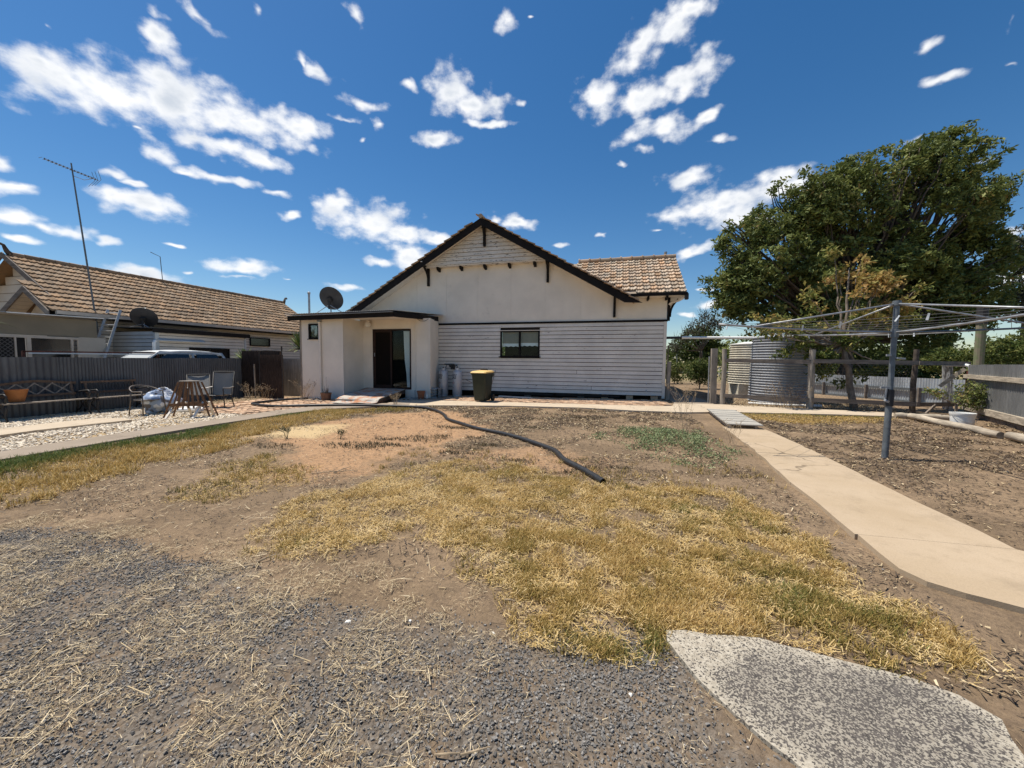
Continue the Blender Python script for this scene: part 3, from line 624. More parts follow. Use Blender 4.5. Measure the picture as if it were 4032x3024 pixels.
# weatherboards below the band
NB, BH = 18, 0.150; Z0 = 2.855-NB*BH
def board(x0, x1, z0, h, y, mat, name='weatherboard', sag=0.0):
    n = max(1, int((x1-x0)/1.4)); vs = []; fs = []; ph = random.random()*6
    for i in range(n+1):
        x = x0+(x1-x0)*i/n; w = sag*math.sin(x*1.7+ph)+random.uniform(-.0025,.0025); o = random.uniform(-.003,.003)
        vs += [(x, y-0.036+o, z0+0.014+w), (x, y-0.012, z0+h-0.006+w*0.4), (x, y+0.012, z0+h-0.006+w*0.4), (x, y+0.012, z0+0.014+w)]
    for i in range(n):
        a, b = i*4, i*4+4
        fs += [(a, b, b+1, a+1), (a+1, b+1, b+2, a+2), (a+3, a, b, b+3)[::-1][:4] if False else (a+3, b+3, b, a)]
    fs += [(0, 1, 2, 3), (n*4+3, n*4+2, n*4+1, n*4)]
    mb = MB(); mb.add(vs, fs); return mb.build(name, mat, house)
WX0, WX1, WZ0, WZ1 = -4.47, -2.87, 1.555, 2.585
for i in range(NB):
    z = Z0+i*BH; segs = [(-7.2, 1.66)]
    if z < WZ1-0.02 and z+BH > WZ0+0.02: segs = [(-7.2, WX0-0.005), (WX1+0.005, 1.66)]
    elif i == 5: segs = [(-7.2, -1.42), (-1.405, 1.66)]
    elif i == 1: segs = [(-7.2, -0.86), (-0.845, 1.66)]
    elif i == 14: segs = [(-7.2, -2.2), (-2.188, 1.66)]
    for a, b in segs: board(a, b, z, BH, FY, BOARD, sag=0.003)
mb = MB(); mb.box(1.665, 1.765, FY-0.042, FY+0.05, Z0-0.08, 2.853); mb.build('corner_board', CREAM2, house)
mb = MB(); mb.box(-5.2, -2.3, FY-0.005, FY+0.02, 0.04, 0.135); mb.box(-2.2, 0.2, FY-0.012, FY+0.015, 0.05, 0.135); mb.build('base_board', DARK, house)  # coloured dark to stand for the shaded gap below the boards
for x in (-5.2, -3.35, -1.25, -0.35, 0.55, 1.42):
    mb = MB(); mb.box(x-0.12, x+0.12, FY+0.02, FY+0.25, -0.2, 0.14); mb.build('stump', BRICK if x > -1 else TIMBER_RAIL, house)
# side wall boards seen edge-on at the corner
mb = MB(); mb.box(1.70, 1.75, FY+0.05, 23.5, 0.15, 3.75); mb.build('side_wall', BOARD, house)
# peak boards, proud of the wall, on small dark corbels
for i in range(9):
    z = 5.235+i*0.150; y = FY-0.29
    hw = max(0.04, (AZ-0.06-(z+0.15))/SL_R); hw0 = (AZ-0.06-z)/SL_R
    if z+0.15 > AZ-0.05: continue
    mb = MB(); d = 0.006*math.sin(i*5)
    mb.add([(AX-hw0, y-0.036, z+0.012+d), (AX+hw0, y-0.036, z+0.012-d), (AX+hw, y-0.012, z+0.145), (AX-hw, y-0.012, z+0.145), (AX-hw0, y+0.02, z+0.012), (AX+hw0, y+0.02, z+0.012), (AX+hw, y+0.02, z+0.145), (AX-hw, y+0.02, z+0.145)],
        [(0,1,2,3), (7,6,5,4), (0,4,5,1), (3,2,6,7), (0,3,7,4), (1,5,6,2)]); mb.build('gable_board', BOARD2, house)
mb = MB(); mb.prism([(AX-2.5, FY-.265, 5.24), (AX+2.5, FY-.265, 5.24), (AX, FY-.265, AZ-.04)], (0, .02, 0)); mb.build('gable_backing', DARK, house)
mb = MB(); mb.box(AX-2.52, AX+2.52, FY-0.30, FY, 5.195, 5.238); mb.build('gable_ledge', BOARD2, house)
for x in (-7.12, -6.12, -5.10, -4.09, -3.08):
    mb = MB(); mb.prism([(x-.045, FY-0.002, 5.03), (x-.045, FY-0.002, 5.193), (x-.045, FY-0.26, 5.193), (x-.045, FY-0.22, 5.09)], (.09, 0, 0)); mb.build('corbel', BLACK, house)
# window with its sill, two panes, blinds
win = MB()
for a, b, c, d in ((WX0, WX1, WZ1-.05, WZ1), (WX0, WX1, WZ0, WZ0+.05), (WX0, WX0+.055, WZ0+.05, WZ1-.05), (WX1-.055, WX1, WZ0+.05, WZ1-.05), (-3.705, -3.645, WZ0+.05, WZ1-.05)):
    win.box(a, b, FY-0.05, FY+0.05, c, d)
wo_ = win.build('window', BLACK, house)
for nm, bx, mt in (('sill', (WX0-.05, WX1+.05, FY-.085, FY-.052, WZ0-.025, WZ0+.012), BLACK), ('hood', (WX0-.04, WX1+.04, FY-.075, FY-.052, WZ1-.005, WZ1+.02), CREAM2),
                   ('pane', (WX0+.055, -3.705, FY+.012, FY+.017, WZ0+.05, WZ1-.05), GLASS), ('pane', (-3.645, WX1-.055, FY+.012, FY+.017, WZ0+.05, WZ1-.05), GLASS),
                   ('blind', (WX0+.06, -3.71, FY+.05, FY+.055, WZ1-.50, WZ1-.05), BLIND), ('blind', (-3.64, WX1-.06, FY+.05, FY+.055, WZ1-.48, WZ1-.05), BLIND)):
    mb = MB(); mb.box(*bx); ob = mb.build(nm, mt); ob.parent = wo_
    ob.location = -Vector(house.location)
for xa, xb, zz in ((WX0+.06, -3.71, WZ1-.50), (-3.64, WX1-.06, WZ1-.48)):
    vs = []; n = 24
    for i in range(n+1):
        x = xa+(xb-xa)*i/n; yy = FY+.052+.006*math.sin(i*1.9); vs += [(x, yy, zz), (x, yy, zz-.12-.012*math.sin(i*.9))]
    mb = MB(); mb.add(vs, [(2*i, 2*i+1, 2*i+3, 2*i+2) for i in range(n)]); ob = mb.build('lace_trim', CURTAIN); ob.parent = wo_; ob.location = -Vector(house.location)
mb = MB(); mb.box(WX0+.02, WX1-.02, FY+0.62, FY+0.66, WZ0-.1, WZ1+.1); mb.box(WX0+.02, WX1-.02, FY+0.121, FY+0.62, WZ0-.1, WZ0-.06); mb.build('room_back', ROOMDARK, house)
# barge boards, soffit boards, roof planes
BY0, BY1 = 14.26, 14.31
for s, xe in ((-1, -11.35), (1, 0.62)):
    L_ = abs(xe-AX); top0, bot0 = AZ+0.14, AZ-0.14
    pts = [(AX, BY0, bot0), (AX, BY0, top0), (xe, BY0, top0-SL_R*L_), (xe-s*0.42, BY0, bot0-SL_R*(L_-0.42))]
    if s > 0: pts = [(AX, BY0, bot0), (AX, BY0, top0), (xe-0.15, BY0, top0-SL_R*(L_-0.15)), (xe+0.25, BY0, top0-SL_R*(L_+0.15)-0.02), (xe-0.35, BY0, bot0-SL_R*(L_-0.35))]
    if s < 0: pts = pts[::-1]
    mb = MB(); mb.prism(pts, (0, BY1-BY0, 0)); mb.build('bargeboard', BLACK, house)
    n = 42
    for i in range(n):                       # short lining boards under the overhang
        xa = AX+s*(0.05+i*(L_-0.5)/n); xb = AX+s*(0.05+(i+.94)*(L_-0.5)/n)
        mb = MB(); z = lambda x: gab(x, -0.035)
        mb.add([(xa, BY1, z(xa)), (xb, BY1, z(xb)), (xb, FY-0.005, z(xb)), (xa, FY-0.005, z(xa)), (xa, BY1, z(xa)+.02), (xb, BY1, z(xb)+.02), (xb, FY-0.005, z(xb)+.02), (xa, FY-0.005, z(xa)+.02)],
               [(0,1,2,3)[::s], (4,5,6,7)[::-s], (0,1,5,4), (1,2,6,5), (2,3,7,6), (3,0,4,7)]); mb.build('soffit_board', CREAM2, house)
    mb = MB(); zt = 0.13
    mb.add([(AX, BY1, AZ+zt), (AX+s*L_, BY1, AZ+zt-SL_R*L_), (AX+s*L_, 24, AZ+zt-SL_R*L_), (AX, 24, AZ+zt), (AX, BY1, AZ+zt-.04), (AX+s*L_, BY1, AZ+zt-.04-SL_R*L_), (AX+s*L_, 24, AZ+zt-.04-SL_R*L_), (AX, 24, AZ+zt-.04)],
           [(0,1,2,3), (7,6,5,4), (0,4,5,1), (1,5,6,2), (2,6,7,3)]); mb.build('roof_plane', TILE, house)
# verge tiles stepping up both slopes
TW, TL = 0.30, 0.33
tm = tile_mesh('roof_tile', TW, TL*1.12, TILE, 0.036, 0.055)
slope = math.atan(SL_R); nrow = 21
o_r = Vector((0.72, BY0-0.06+2*TW, AZ+0.125-SL_R*(0.72-AX))); o_l = Vector((-11.45, BY0-0.06, AZ+0.125-SL_R*(-AX+11.45)*1.0))
tiles(house, tm, o_r, (0, 1, 0), (-math.cos(slope), 0, math.sin(slope)), TW, TL, 2, nrow, lambda c, r: True, 99, TILE) if False else None
for r in range(21):
    for c in range(2):
        M4 = frame(Vector((0.72, BY0-0.06+c*TW, AZ+0.125-SL_R*(0.72-AX))), (0, 1, 0), (-math.cos(slope), 0, math.sin(slope)))
        inst('roof_tile', tm, M4@Matrix.Translation((0, r*TL+random.uniform(-.012,.012), random.uniform(0,.012)))@Matrix.Rotation(random.gauss(0, .02), 4, 'X'), house)
        M4 = frame(Vector((-11.45, BY0-0.06+(c+1)*TW, AZ+0.125-SL_R*(11.45+AX))), (0, -1, 0), (math.cos(slope), 0, math.sin(slope)))
        inst('roof_tile', tm, M4@Matrix.Translation((0, r*TL+random.uniform(-.012,.012), random.uniform(0,.012)))@Matrix.Rotation(random.gauss(0, .02), 4, 'X'), house)
for k in range(2):
    mb = MB(); y = BY0-0.05+k*0.42; mb.tube([(AX, y, AZ+.19), (AX, y+.40, AZ+.19)], .085, 10); mb.build('ridge_tile', TILE, house)
# gable brackets: post on the wall, outrigger, curved brace
for x, zt, zb in ((AX+.06, AZ-0.10, 5.85), (-7.62, 5.30, 4.48), (-2.58, 5.32, 4.42), (-0.07, 3.92, 3.04)):
    yw = FY-0.34 if zt > 5.6 else FY-0.004
    mb = MB(); mb.box(x-.045, x+.045, yw-.09, yw, zb, zt)
    pts = [Vector((x, yw-.07-(0.50 if zt < 5.6 else .22)*(t**1.9), zb+.22+(zt-zb-.26)*t**0.75)) for t in [i/7 for i in range(8)]]
    for a, b in zip(pts, pts[1:]): mb.beam(a, b, .075, .06, (0, 1, 0))
    mb.box(x-.04, x+.04, BY1, yw-.09, zt-.085, zt-.005)
    mb.build('gable_bracket', BLACK, house)
mb = MB(); mb.box(-7.66, -7.58, BY0-.012, BY0-.002, 5.33, 5.36); mb.build('bolt_plate', CREAM2, house)
# wing on the right: eave, tiled slope, ridge caps, gable end
EY, EZ, RYY, RZ, WXR = 14.40, 3.80, 17.40, 5.70, 2.30
wl_ = math.hypot(RYY-EY, RZ-EZ); vdir = ((RYY-EY)/wl_, (RZ-EZ)/wl_)
mb = MB(); mb.add([(0.35, EY, EZ-.02), (WXR-.04, EY, EZ-.02), (WXR-.04, RYY, RZ-.02), (-3.2, RYY, RZ-.02), (0.35, EY, EZ-.07), (WXR-.04, EY, EZ-.07), (WXR-.04, RYY, RZ-.07), (-3.2, RYY, RZ-.07),
      (WXR-.04, 20.4, EZ-.02), (-3.2, 20.4, EZ-.02), (WXR-.04, 20.4, EZ-.07), (-3.2, 20.4, EZ-.07)], [(0,1,2,3), (7,6,5,4), (0,4,5,1), (1,5,6,2), (3,2,8,9), (6,7,11,10), (2,6,10,8)]); mb.build('roof_plane', TILE, house)
W2, L2 = 0.235, wl_/11
tm2 = tile_mesh('roof_tile', W2, L2*1.1, TILE, 0.040, 0.060)
ncol = 17
tiles(house, tm2, Vector((WXR-ncol*W2, EY-0.03, EZ-.03)), (1, 0, 0), (0, vdir[0], vdir[1]), W2, L2, ncol, 11, lambda c, r: WXR-ncol*W2+c*W2 > 0.42-0.30*r, 300, TILE)
for i in range(9):
    x = WXR+0.02-i*0.44; mb = MB(); mb.tube([(x, RYY, RZ+.06), (x-.40, RYY, RZ+.055)], .10, 12); mb.tube([(x-.40, RYY, RZ+.065), (x-.455, RYY, RZ+.065)], .128, 12); mb.build('ridge_tile', TILE, house)
mb = MB()
for i in range(11):                          # bedding along the verge
    y = EY+vdir[0]*L2*i; z = EZ+vdir[1]*L2*i
    mb.beam((WXR-.02, y, z+.005), (WXR-.02, y+vdir[0]*L2, z+vdir[1]*L2+.005), .05, .10)
mb.build('verge_trim', TIMBER_RAIL, house)
mb = MB(); mb.box(0.12, WXR+.03, EY-.115, EY-.02, EZ-.105, EZ-.015); mb.build('gutter', BLACK, house)
mb = MB(); mb.box(0.3, 1.78, EY-.018, FY-.002, EZ-.09, EZ-.075); mb.box(1.78, WXR-.05, EY-.018, 20.3, EZ-.085, EZ-.072); mb.build('soffit', CREAM, house)
for x in (0.52, 1.08, 1.70):
    mb = MB(); mb.box(x-.03, x+.03, EY, FY-.004, EZ-.20, EZ-.092); mb.build('rafter_tail', BLACK, house)
mb = MB(); mb.prism([(1.70, FY+.02, 3.7), (1.70, 19.9, 3.7), (1.70, RYY, RZ-.1)], (0.04, 0, 0)); mb.build('wing_gable', CREAM, house)
mb = MB(); mb.box(1.765, 1.86, FY-.03, FY+.06, 2.88, 3.70)
pts = [Vector((1.86+.26*t**2.0, FY+.01, 3.02+.62*t**.8)) for t in [i/7 for i in range(8)]]
for a, b in zip(pts, pts[1:]): mb.beam(a, b, .07, .08, (0, 1, 0))
mb.build('eave_bracket', BLACK, house)
mb = MB(); mb.tube([(2.24, EY+.02, EZ-.10), (2.20, EY+.05, EZ-.20), (2.08, EY+.22, EZ-.25), (1.90, FY-.03, EZ-.27), (1.82, FY-.02, EZ-.36)], .045, 10); mb.build('downpipe', CREAM2, house, True)
mb = MB(); mb.box(2.26, 2.36, EY-.10, EY+.1, EZ-.25, EZ-.06); mb.build('gutter_stop', IRON, house)
mb = MB(); mb.tube([(1.95, 17.7, 5.5), (1.95, 17.7, 5.98)], .04, 10); mb.tube([(1.95, 17.7, 5.98), (1.95, 17.7, 6.05)], .065, 10); mb.build('vent_pipe', GALV, house)
# hose bib plates, small fittings
for x, z in ((1.12, 0.62), (1.12, 0.36)):
    mb = MB(); mb.tube([(x, FY-.03, z), (x, FY-.07, z), (x+.01, FY-.085, z-.05)], .016, 8); mb.build('wall_hook', GALV, house)
mb = MB(); mb.box(-5.30, -5.05, FY-.046, FY-.031, 1.02, 1.06); mb.tube([(-5.05, FY-.05, 1.04), (-4.98, FY-.06, 1.01)], .018, 6); mb.build('tap', IRON, house)
mb = MB(); mb.tube([(1.87, 15.02, -0.1), (1.90, 15.0, 1.42)], .075, 10); o = mb.build('gate_post', TIMBER_OLD); tag(o, 'grey round post standing against the right corner of the white house', 'post')

# ------------------------------------------------------------------ porch annex
ax = thing('porch_annex', 'low cream sheeted porch annex with dark fascia and recessed sliding door', 'porch', (-9.5, 13.5, gz(-9.5)))
def rz_(y): return 3.03+(y-11.9)*0.055
PW, PY, PD = 12.2, 13.4, 14.6
for a, b in ((-11.62, -10.72), (-10.715, -9.75)):           # two front sheets, the first holed by the window
    if a < -11:
        mb = MB()
        for x0, x1, z0, z1 in ((a, -11.24, -.10, 2.93), (-11.24, -10.80, -.10, 2.17), (-11.24, -10.80, 2.72, 2.93), (-10.80, b, -.10, 2.93)): mb.box(x0, x1, PW, PW+.03, z0, z1)
    else: mb = MB(); mb.box(a, b, PW, PW+.03, -.10, 2.93)
    mb.build('wall_sheet', CREAM, ax)
mb = MB(); mb.box(-9.78, -9.75, PW+.03, PY, -.08, 2.93); mb.build('wall_sheet', CREAM, ax)
mb = MB(); mb.box(-11.65, -11.62, PW, 14.85, -.10, 3.0); mb.build('wall_sheet', CREAM, ax)
mb = MB(); mb.box(-9.775, -9.735, PW-.012, PW+.02, -.08, 2.93); mb.build('corner_strip', CREAM2, ax)
mb = MB(); mb.box(-11.66, -11.60, PW-.02, PW-.002, -.12, 2.95); mb.build('corner_strip', TIMBER_OLD, ax)
DX0, DX1, DZ0, DZ1 = -9.30, -7.62, 0.27, 2.59
for x0, x1, z0, z1 in ((-9.75, DX0, -.05, 2.98), (DX0, DX1, DZ1, 2.98), (DX1, -7.40, -.05, 2.98)):
    mb = MB(); mb.box(x0+.002, x1-.002, PY, PY+.03, z0, z1); mb.build('wall_sheet', CREAM, ax)
for x in (-9.74, DX0-.02, DX1+.02):
    mb = MB(); mb.box(x-.018, x+.018, PY-.012, PY-.001, .1, 2.95); mb.build('cover_strip', CREAM2, ax)
mb = MB(); mb.box(-7.40, -6.82, PY-.03, PY+.03, -.05, 2.98); mb.build('wall_sheet', CREAM, ax)
mb = MB(); mb.prism([(-6.82, PY-.03, -.02), (-6.79, PY-.03, -.02), (-7.17, FY-.04, -.02), (-7.20, FY-.04, -.02)], (0, 0, 3.0)); mb.build('wall_sheet', CREAM, ax)
mb = MB(); mb.box(-7.42, -7.385, PY-.045, PY-.031, -.05, 2.97); mb.box(-6.86, -6.80, PY-.045, PY-.031, .1, 2.97); mb.build('corner_strip', CREAM2, ax)
# roof: corrugated sheet, dark fascia that turns the corner
FA, FB, FC = Vector((-11.92, 11.9, 2.99)), Vector((-7.42, 11.86, 3.045)), Vector((-6.92, 14.3, 3.14))
mb = MB(); mb.beam(FA-Vector((0,0,.08)), FB-Vector((0,0,.08)), .04, .17); mb.build('fascia', BLACK, ax)
mb = MB(); mb.beam(FB-Vector((0,0,.08)), FC-Vector((0,0,.09)), .04, .17); mb.build('fascia', BLACK, ax)
mb = MB(); mb.beam(FA+Vector((0,-.06,.0)), FB+Vector((0,-.06,.0)), .09, .015); mb.build('gutter_lip', GALV, ax)
mb = MB(); mb.prism([(-9.75, 11.95, 2.90), (-7.45, 11.95, 2.905), (-6.95, 14.2, 2.97), (-6.95, PY, 2.97), (-9.75, PY, 2.96)][:4]+[(-9.75, PY, 2.95)], (0, 0, .012)); mb.build('porch_ceiling', CREAM, ax)
nx_ = 4*66; vs = []
for i in range(nx_+1):
    u = i/nx_; x = -11.96+(5.02)*u; zc = 0.011*math.sin(2*math.pi*i/4)
    for y in (11.78, 13.3, 14.87):
        xx = x if x < -7.4 else -7.4+(x+7.4)*(y-11.78)/3.09
        vs.append((xx, y if x < -7.4 else 11.78+(y-11.78), rz_(y)+.03+zc+(0.05*(xx+11.96)/4.5 if xx < -7.4 else .05)))
fs = []
for i in range(nx_):
    for j in range(2): a = i*3+j; fs.append((a, a+3, a+4, a+1))
mb = MB(); mb.add(vs, fs); mb.build('corrugated_roof', ZINC_ROOF, ax)
# small window
mb = MB()
for b in ((-11.25, -10.79, 2.67, 2.72), (-11.25, -10.79, 2.16, 2.21), (-11.25, -11.20, 2.21, 2.67), (-10.84, -10.79, 2.21, 2.67)): mb.box(b[0], b[1], PW-.035, PW+.02, b[2], b[3])
w2 = mb.build('window', BLACK, ax)
def sub(mb, nm, mt, par, root): ob = mb.build(nm, mt); ob.parent = par; ob.location = -Vector(root.location); return ob
mb = MB(); mb.box(-11.20, -10.84, PW+.006, PW+.011, 2.21, 2.67); sub(mb, 'pane', GLASS, w2, ax)
mb = MB(); mb.box(-11.29, -10.76, PW-.06, PW-.036, 2.135, 2.158); sub(mb, 'sill', BLACK, w2, ax)
vs = []
for i in range(31):
    x = -11.17+.28*i/30; vs += [(x, PW+.05+.012*math.sin(i*1.3), 2.235), (x, PW+.05+.012*math.sin(i*1.3), 2.64)]
mb = MB(); mb.add(vs, [(2*i, 2*i+2, 2*i+3, 2*i+1) for i in range(30)]); sub(mb, 'net_curtain', BLIND, w2, ax)
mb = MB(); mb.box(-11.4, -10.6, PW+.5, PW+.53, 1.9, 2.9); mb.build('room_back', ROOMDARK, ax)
# downpipe with rain head
mb = MB(); mb.tube([(-10.72, PW-.055, -.12), (-10.72, PW-.055, 2.80)], .045, 12); mb.build('downpipe', CREAM2, ax, 40)
mb = MB(); mb.box(-10.78, -10.66, PW-.12, PW-.01, 2.78, 2.92); mb.build('rain_head', GALV, ax)
# sliding door: frame, screen leaf, glass leaf, curtain
mb = MB()
for b in ((DX0, DX1, DZ1-.05, DZ1), (DX0, DX1, DZ0, DZ0+.045), (DX0, DX0+.05, DZ0+.045, DZ1-.05), (DX1-.045, DX1, DZ0+.045, DZ1-.05)): mb.box(b[0], b[1], PY-.03, PY+.06, b[2], b[3])
dr = mb.build('sliding_door', BROWN_FR, ax)
mb = MB(); xm = -8.45
for b in ((DX0+.05, DX0+.12, DZ0+.045, DZ1-.05), (xm-.075, xm, DZ0+.045, DZ1-.05), (DX0+.12, xm-.075, DZ1-.12, DZ1-.05), (DX0+.12, xm-.075, DZ0+.045, DZ0+.13)): mb.box(b[0], b[1], PY-.02, PY+.005, b[2], b[3])
lf = sub(mb, 'screen_leaf', BROWN_FR, dr, ax)
mb = MB(); mb.box(DX0+.12, xm-.075, PY-.008, PY-.004, DZ0+.13, DZ1-.12); sub(mb, 'fly_screen', MESHDOOR, dr, ax)
mb = MB(); mb.box(DX0+.075, DX0+.095, PY-.05, PY-.022, 1.52, 1.66); sub(mb, 'handle', GALV, dr, ax)
mb = MB(); mb.box(xm, DX1-.045, PY+.02, PY+.026, DZ0+.045, DZ1-.05); sub(mb, 'pane', GLASS, dr, ax)
vs = []; n = 44
for i in range(n+1):
    u = i/n
    row = []
    for z, xl, xr in ((DZ1-.08, -7.985, -7.675), (2.0, -7.97, -7.69), (1.3, -7.93, -7.70), (.8, -7.86, -7.72), (DZ0+.06, -7.84, -7.69)):
        row.append((xl+(xr-xl)*u, PY+.055+.022*math.sin(u*42+.4*z), z))
    vs += row
mb = MB(); mb.add(vs, [(i*5+j, (i+1)*5+j, (i+1)*5+j+1, i*5+j+1) for i in range(n) for j in range(4)]); sub(mb, 'lace_curtain', CURTAIN, dr, ax)
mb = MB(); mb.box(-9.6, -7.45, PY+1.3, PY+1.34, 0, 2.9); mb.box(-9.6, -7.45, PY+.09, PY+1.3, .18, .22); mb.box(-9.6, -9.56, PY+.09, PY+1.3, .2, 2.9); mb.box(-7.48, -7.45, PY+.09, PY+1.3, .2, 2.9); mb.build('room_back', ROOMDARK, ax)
mb = MB(); mb.box(-7.86, -7.45, PY-.05, PY-.004, -.1, .24); mb.build('door_plinth', CREAM2, ax)
# globe light
mb = MB(); mb.lathe([(0.001, -.12), (.06, -.11), (.10, -.06), (.115, 0), (.10, .05), (.075, .075)], (-9.44, PY-.13, 2.78), 16); gl = mb.build('globe_light', WHITE, ax, True)
mb = MB(); mb.lathe([(.09, 0), (.085, .06), (.05, .09)], (-9.44, PY-.13, 2.855), 16); sub(mb, 'fitting', CREAM2, gl, ax)
mb = MB(); mb.tube([(-7.35, PY-.05, 2.97), (-7.2, PY-.06, 2.88), (-7.0, PY-.06, 2.87), (-6.85, PY-.05, 2.95)], .008, 6); mb.build('slack_cable', RUBBER, ax)
# flue and dish on the annex roof
mb = MB(); mb.tube([(-11.67, 12.7, 3.0), (-11.67, 12.7, 3.95)], .04, 10); mb.lathe([(.04, 0), (.055, .02), (.055, .07), (.03, .1)], (-11.67, 12.7, 3.93), 10); o = mb.build('flue_pipe', GALV); tag(o, 'thin grey flue pipe rising from the left end of the porch roof', 'flue')
def dish(name, label, c, r, tilt, az, foot_z, feet):
    d = thing(name, label, 'satellite dish', (c[0], c[1], foot_z))
    rot = Matrix.Rotation(az, 4, 'Z')@Matrix.Rotation(tilt, 4, 'X')
    mb = MB(); n = 28; vs = [(0, 0, 0)]; fs = []; rings = 5
    for k in range(1, rings+1):
        rr = r*k/rings
        for i in range(n): vs.append((rr*math.cos(2*math.pi*i/n), rr*math.sin(2*math.pi*i/n), 0.22*rr*rr/r))
    for i in range(n): fs.append((0, 1+i, 1+(i+1) % n))
    for k in range(1, rings):
        for i in range(n): a = 1+(k-1)*n; b = 1+k*n; fs.append((a+i, b+i, b+(i+1) % n, a+(i+1) % n))
    vs = [rot@Vector(v)+Vector(c) for v in vs]
    back = [v+(rot.to_3x3()@Vector((0, 0, -.012))) for v in vs]; m_ = len(vs)
    mb.add(vs+back, fs+[tuple(q+m_ for q in f[::-1]) for f in fs]+[(1+(rings-1)*n+i, m_+1+(rings-1)*n+i, m_+1+(rings-1)*n+(i+1) % n, 1+(rings-1)*n+(i+1) % n) for i in range(n)])
    mb.build('reflector', DISH, d, 50)
    nrm = rot.to_3x3()@Vector((0, 0, 1)); cc_ = Vector(c)
    mb = MB(); mb.beam(cc_-nrm*.015, cc_-nrm*.13, .16, .16); mb.beam(cc_-nrm*.10+Vector((0,0,.02)), cc_-nrm*.10-Vector((0,0,.34)), .06, .06); mb.tube([cc_-nrm*.03, cc_-nrm*.05+Vector((.0,0,.0))], .12, 14); mb.build('mount', IRON, d)
    mb = MB(); mb.tube([cc_-nrm*.10-Vector((0,0,.26)), Vector((c[0]+.02, c[1], foot_z+.18)), Vector((c[0]+.02, c[1], foot_z))], .024, 8); mb.build('mast', GALV, d)
    for f in feet:
        mb = MB(); mb.tube([cc_-nrm*.10-Vector((0,0,.18)), f], .014, 6); mb.build('strut', GALV, d)
    arm_end = cc_+nrm*(r*.95)-(rot.to_3x3()@Vector((0, r*.55, 0)))
    mb = MB(); mb.tube([cc_-(rot.to_3x3()@Vector((0, r*.85, -.12))), arm_end], .014, 6); mb.beam(arm_end, arm_end-nrm*.12, .06, .06); mb.build('feed_arm', GALV, d)
dish('satellite_dish', 'large dark satellite dish on the porch annex roof of the white house', (-10.64, 12.65, 3.70), .46, R(-62), R(12), 3.12, [(-11.52, 12.7, 3.10), (-10.05, 12.7, 3.14)])
# ramp with a rug over its lower half
rmp = thing('timber_ramp', 'low timber ramp with dark edge leading up to the sliding door', 'ramp', (-8.5, 12.0, gz(-8.5)))
mb = MB(); mb.prism([(-9.62, PY-.05, .24), (-7.88, PY-.05, .24), (-7.58, 11.15, .02), (-9.18, 11.05, .01)], (0, 0, .03)); mb.build('ramp_deck', TIMBER_RAIL, rmp)
for a, b in (((-7.60, 11.1), (-7.90, PY-.06)), ((-9.16, 11.05), (-9.60, PY-.06))):
    mb = MB(); mb.beam((a[0], a[1], -.03), (b[0], b[1], .165), .05, .14); mb.build('side_beam', simple('dark_red_beam', (0.10,0.055,0.035), 0.8, 0.3, 12) if a[0] > -8 else TIMBER_RAIL, rmp)
mb = MB()
for i in range(5): mb.box(-8.9+.21*i, -8.87+.21*i, 12.9, 13.2, -.1, .16)
mb.build('prop', TIMBER_RAIL, rmp)
t = NT('faded_rug'); v1 = t.noise(3.2, 6, 0.65); v2 = t.voro(7, 'SMOOTH_F1'); v3 = t.noise(26, 4, 0.7)
col = t.mix(t.ramp(v1, 0.35, 0.6), (0.50,0.45,0.37), (0.36,0.36,0.35)); col = t.mix(t.math('MULTIPLY', t.ramp(v2, 0.25, 0.45), t.ramp(v1, 0.42, 0.6)), col, (0.42,0.19,0.095))
col = t.mix(t.math('MULTIPLY', t.ramp(v3, 0.5, 0.65), 0.5), col, (0.62,0.57,0.48)); t.bump(v3, 0.5, 0.01); RUGM = t.fin(col, 0.95, 0, 0.1)
vs = []; nu, nv = 26, 30
for j in range(nv+1):
    v = j/nv
    for i in range(nu+1):
        u = i/nu
        yb = 10.62+.34*u; y = yb+(13.25-yb)*v; xl = -9.1-.46*((y-10.6)/2.8); xr = -7.52-.28*((y-10.95)/2.4)
        x = xl+(xr-xl)*u+.02*math.sin(v*9+u*3)
        ramp_z = .055+max(0, (y-11.1))*.0935; floor = gz(x)+.05
        k = sstep(10.98, 11.22, np.array(y)); z = float(floor*(1-k)+max(ramp_z, floor)*k)+.012*math.sin(u*13+v*5)*(1-v*.6)+.008
        vs.append((x, y, z))
mb = MB(); mb.add(vs, [(j*(nu+1)+i, j*(nu+1)+i+1, (j+1)*(nu+1)+i+1, (j+1)*(nu+1)+i) for j in range(nv) for i in range(nu)])
o = mb.build('rug', RUGM, None, True); tag(o, 'faded floral rug draped over the ramp below the sliding door', 'rug')
md = o.modifiers.new('thick', 'SOLIDIFY'); md.thickness = 0.012; md.offset = 1

# ------------------------------------------------------------------ the neighbour's house
nb = thing('tiled_house', 'neighbouring house with long orange brown tiled roof beyond the left fence', 'house', (-20, 14, gz(-20)))
GXE, GZE, RXN, RZN, YA, YB = -19.6, 3.08, -23.2, 5.38, 9.75, 22.9
ln_ = math.hypot(GXE-RXN, RZN-GZE); vN = ((RXN-GXE)/ln_, (RZN-GZE)/ln_)
WN, LN = 0.25, ln_/12
tmn = tile_mesh('roof_tile', WN, LN*1.1, TILE_N, 0.036, 0.07)
YL = 9.15                                     # the lower part of the slope starts further forward
ncol = int((YB-YL)/WN)
def keepn(c, r):
    y = YL+c*WN
    return y >= YA-0.12 or r < 6
cells_o = Vector((GXE, YL, GZE-.02))
tiles(nb, tmn, cells_o, (0, 1, 0), (vN[0], 0, vN[1]), WN, LN, ncol, 12, keepn, 300, TILE_N)
mb = MB(); zt = -.03
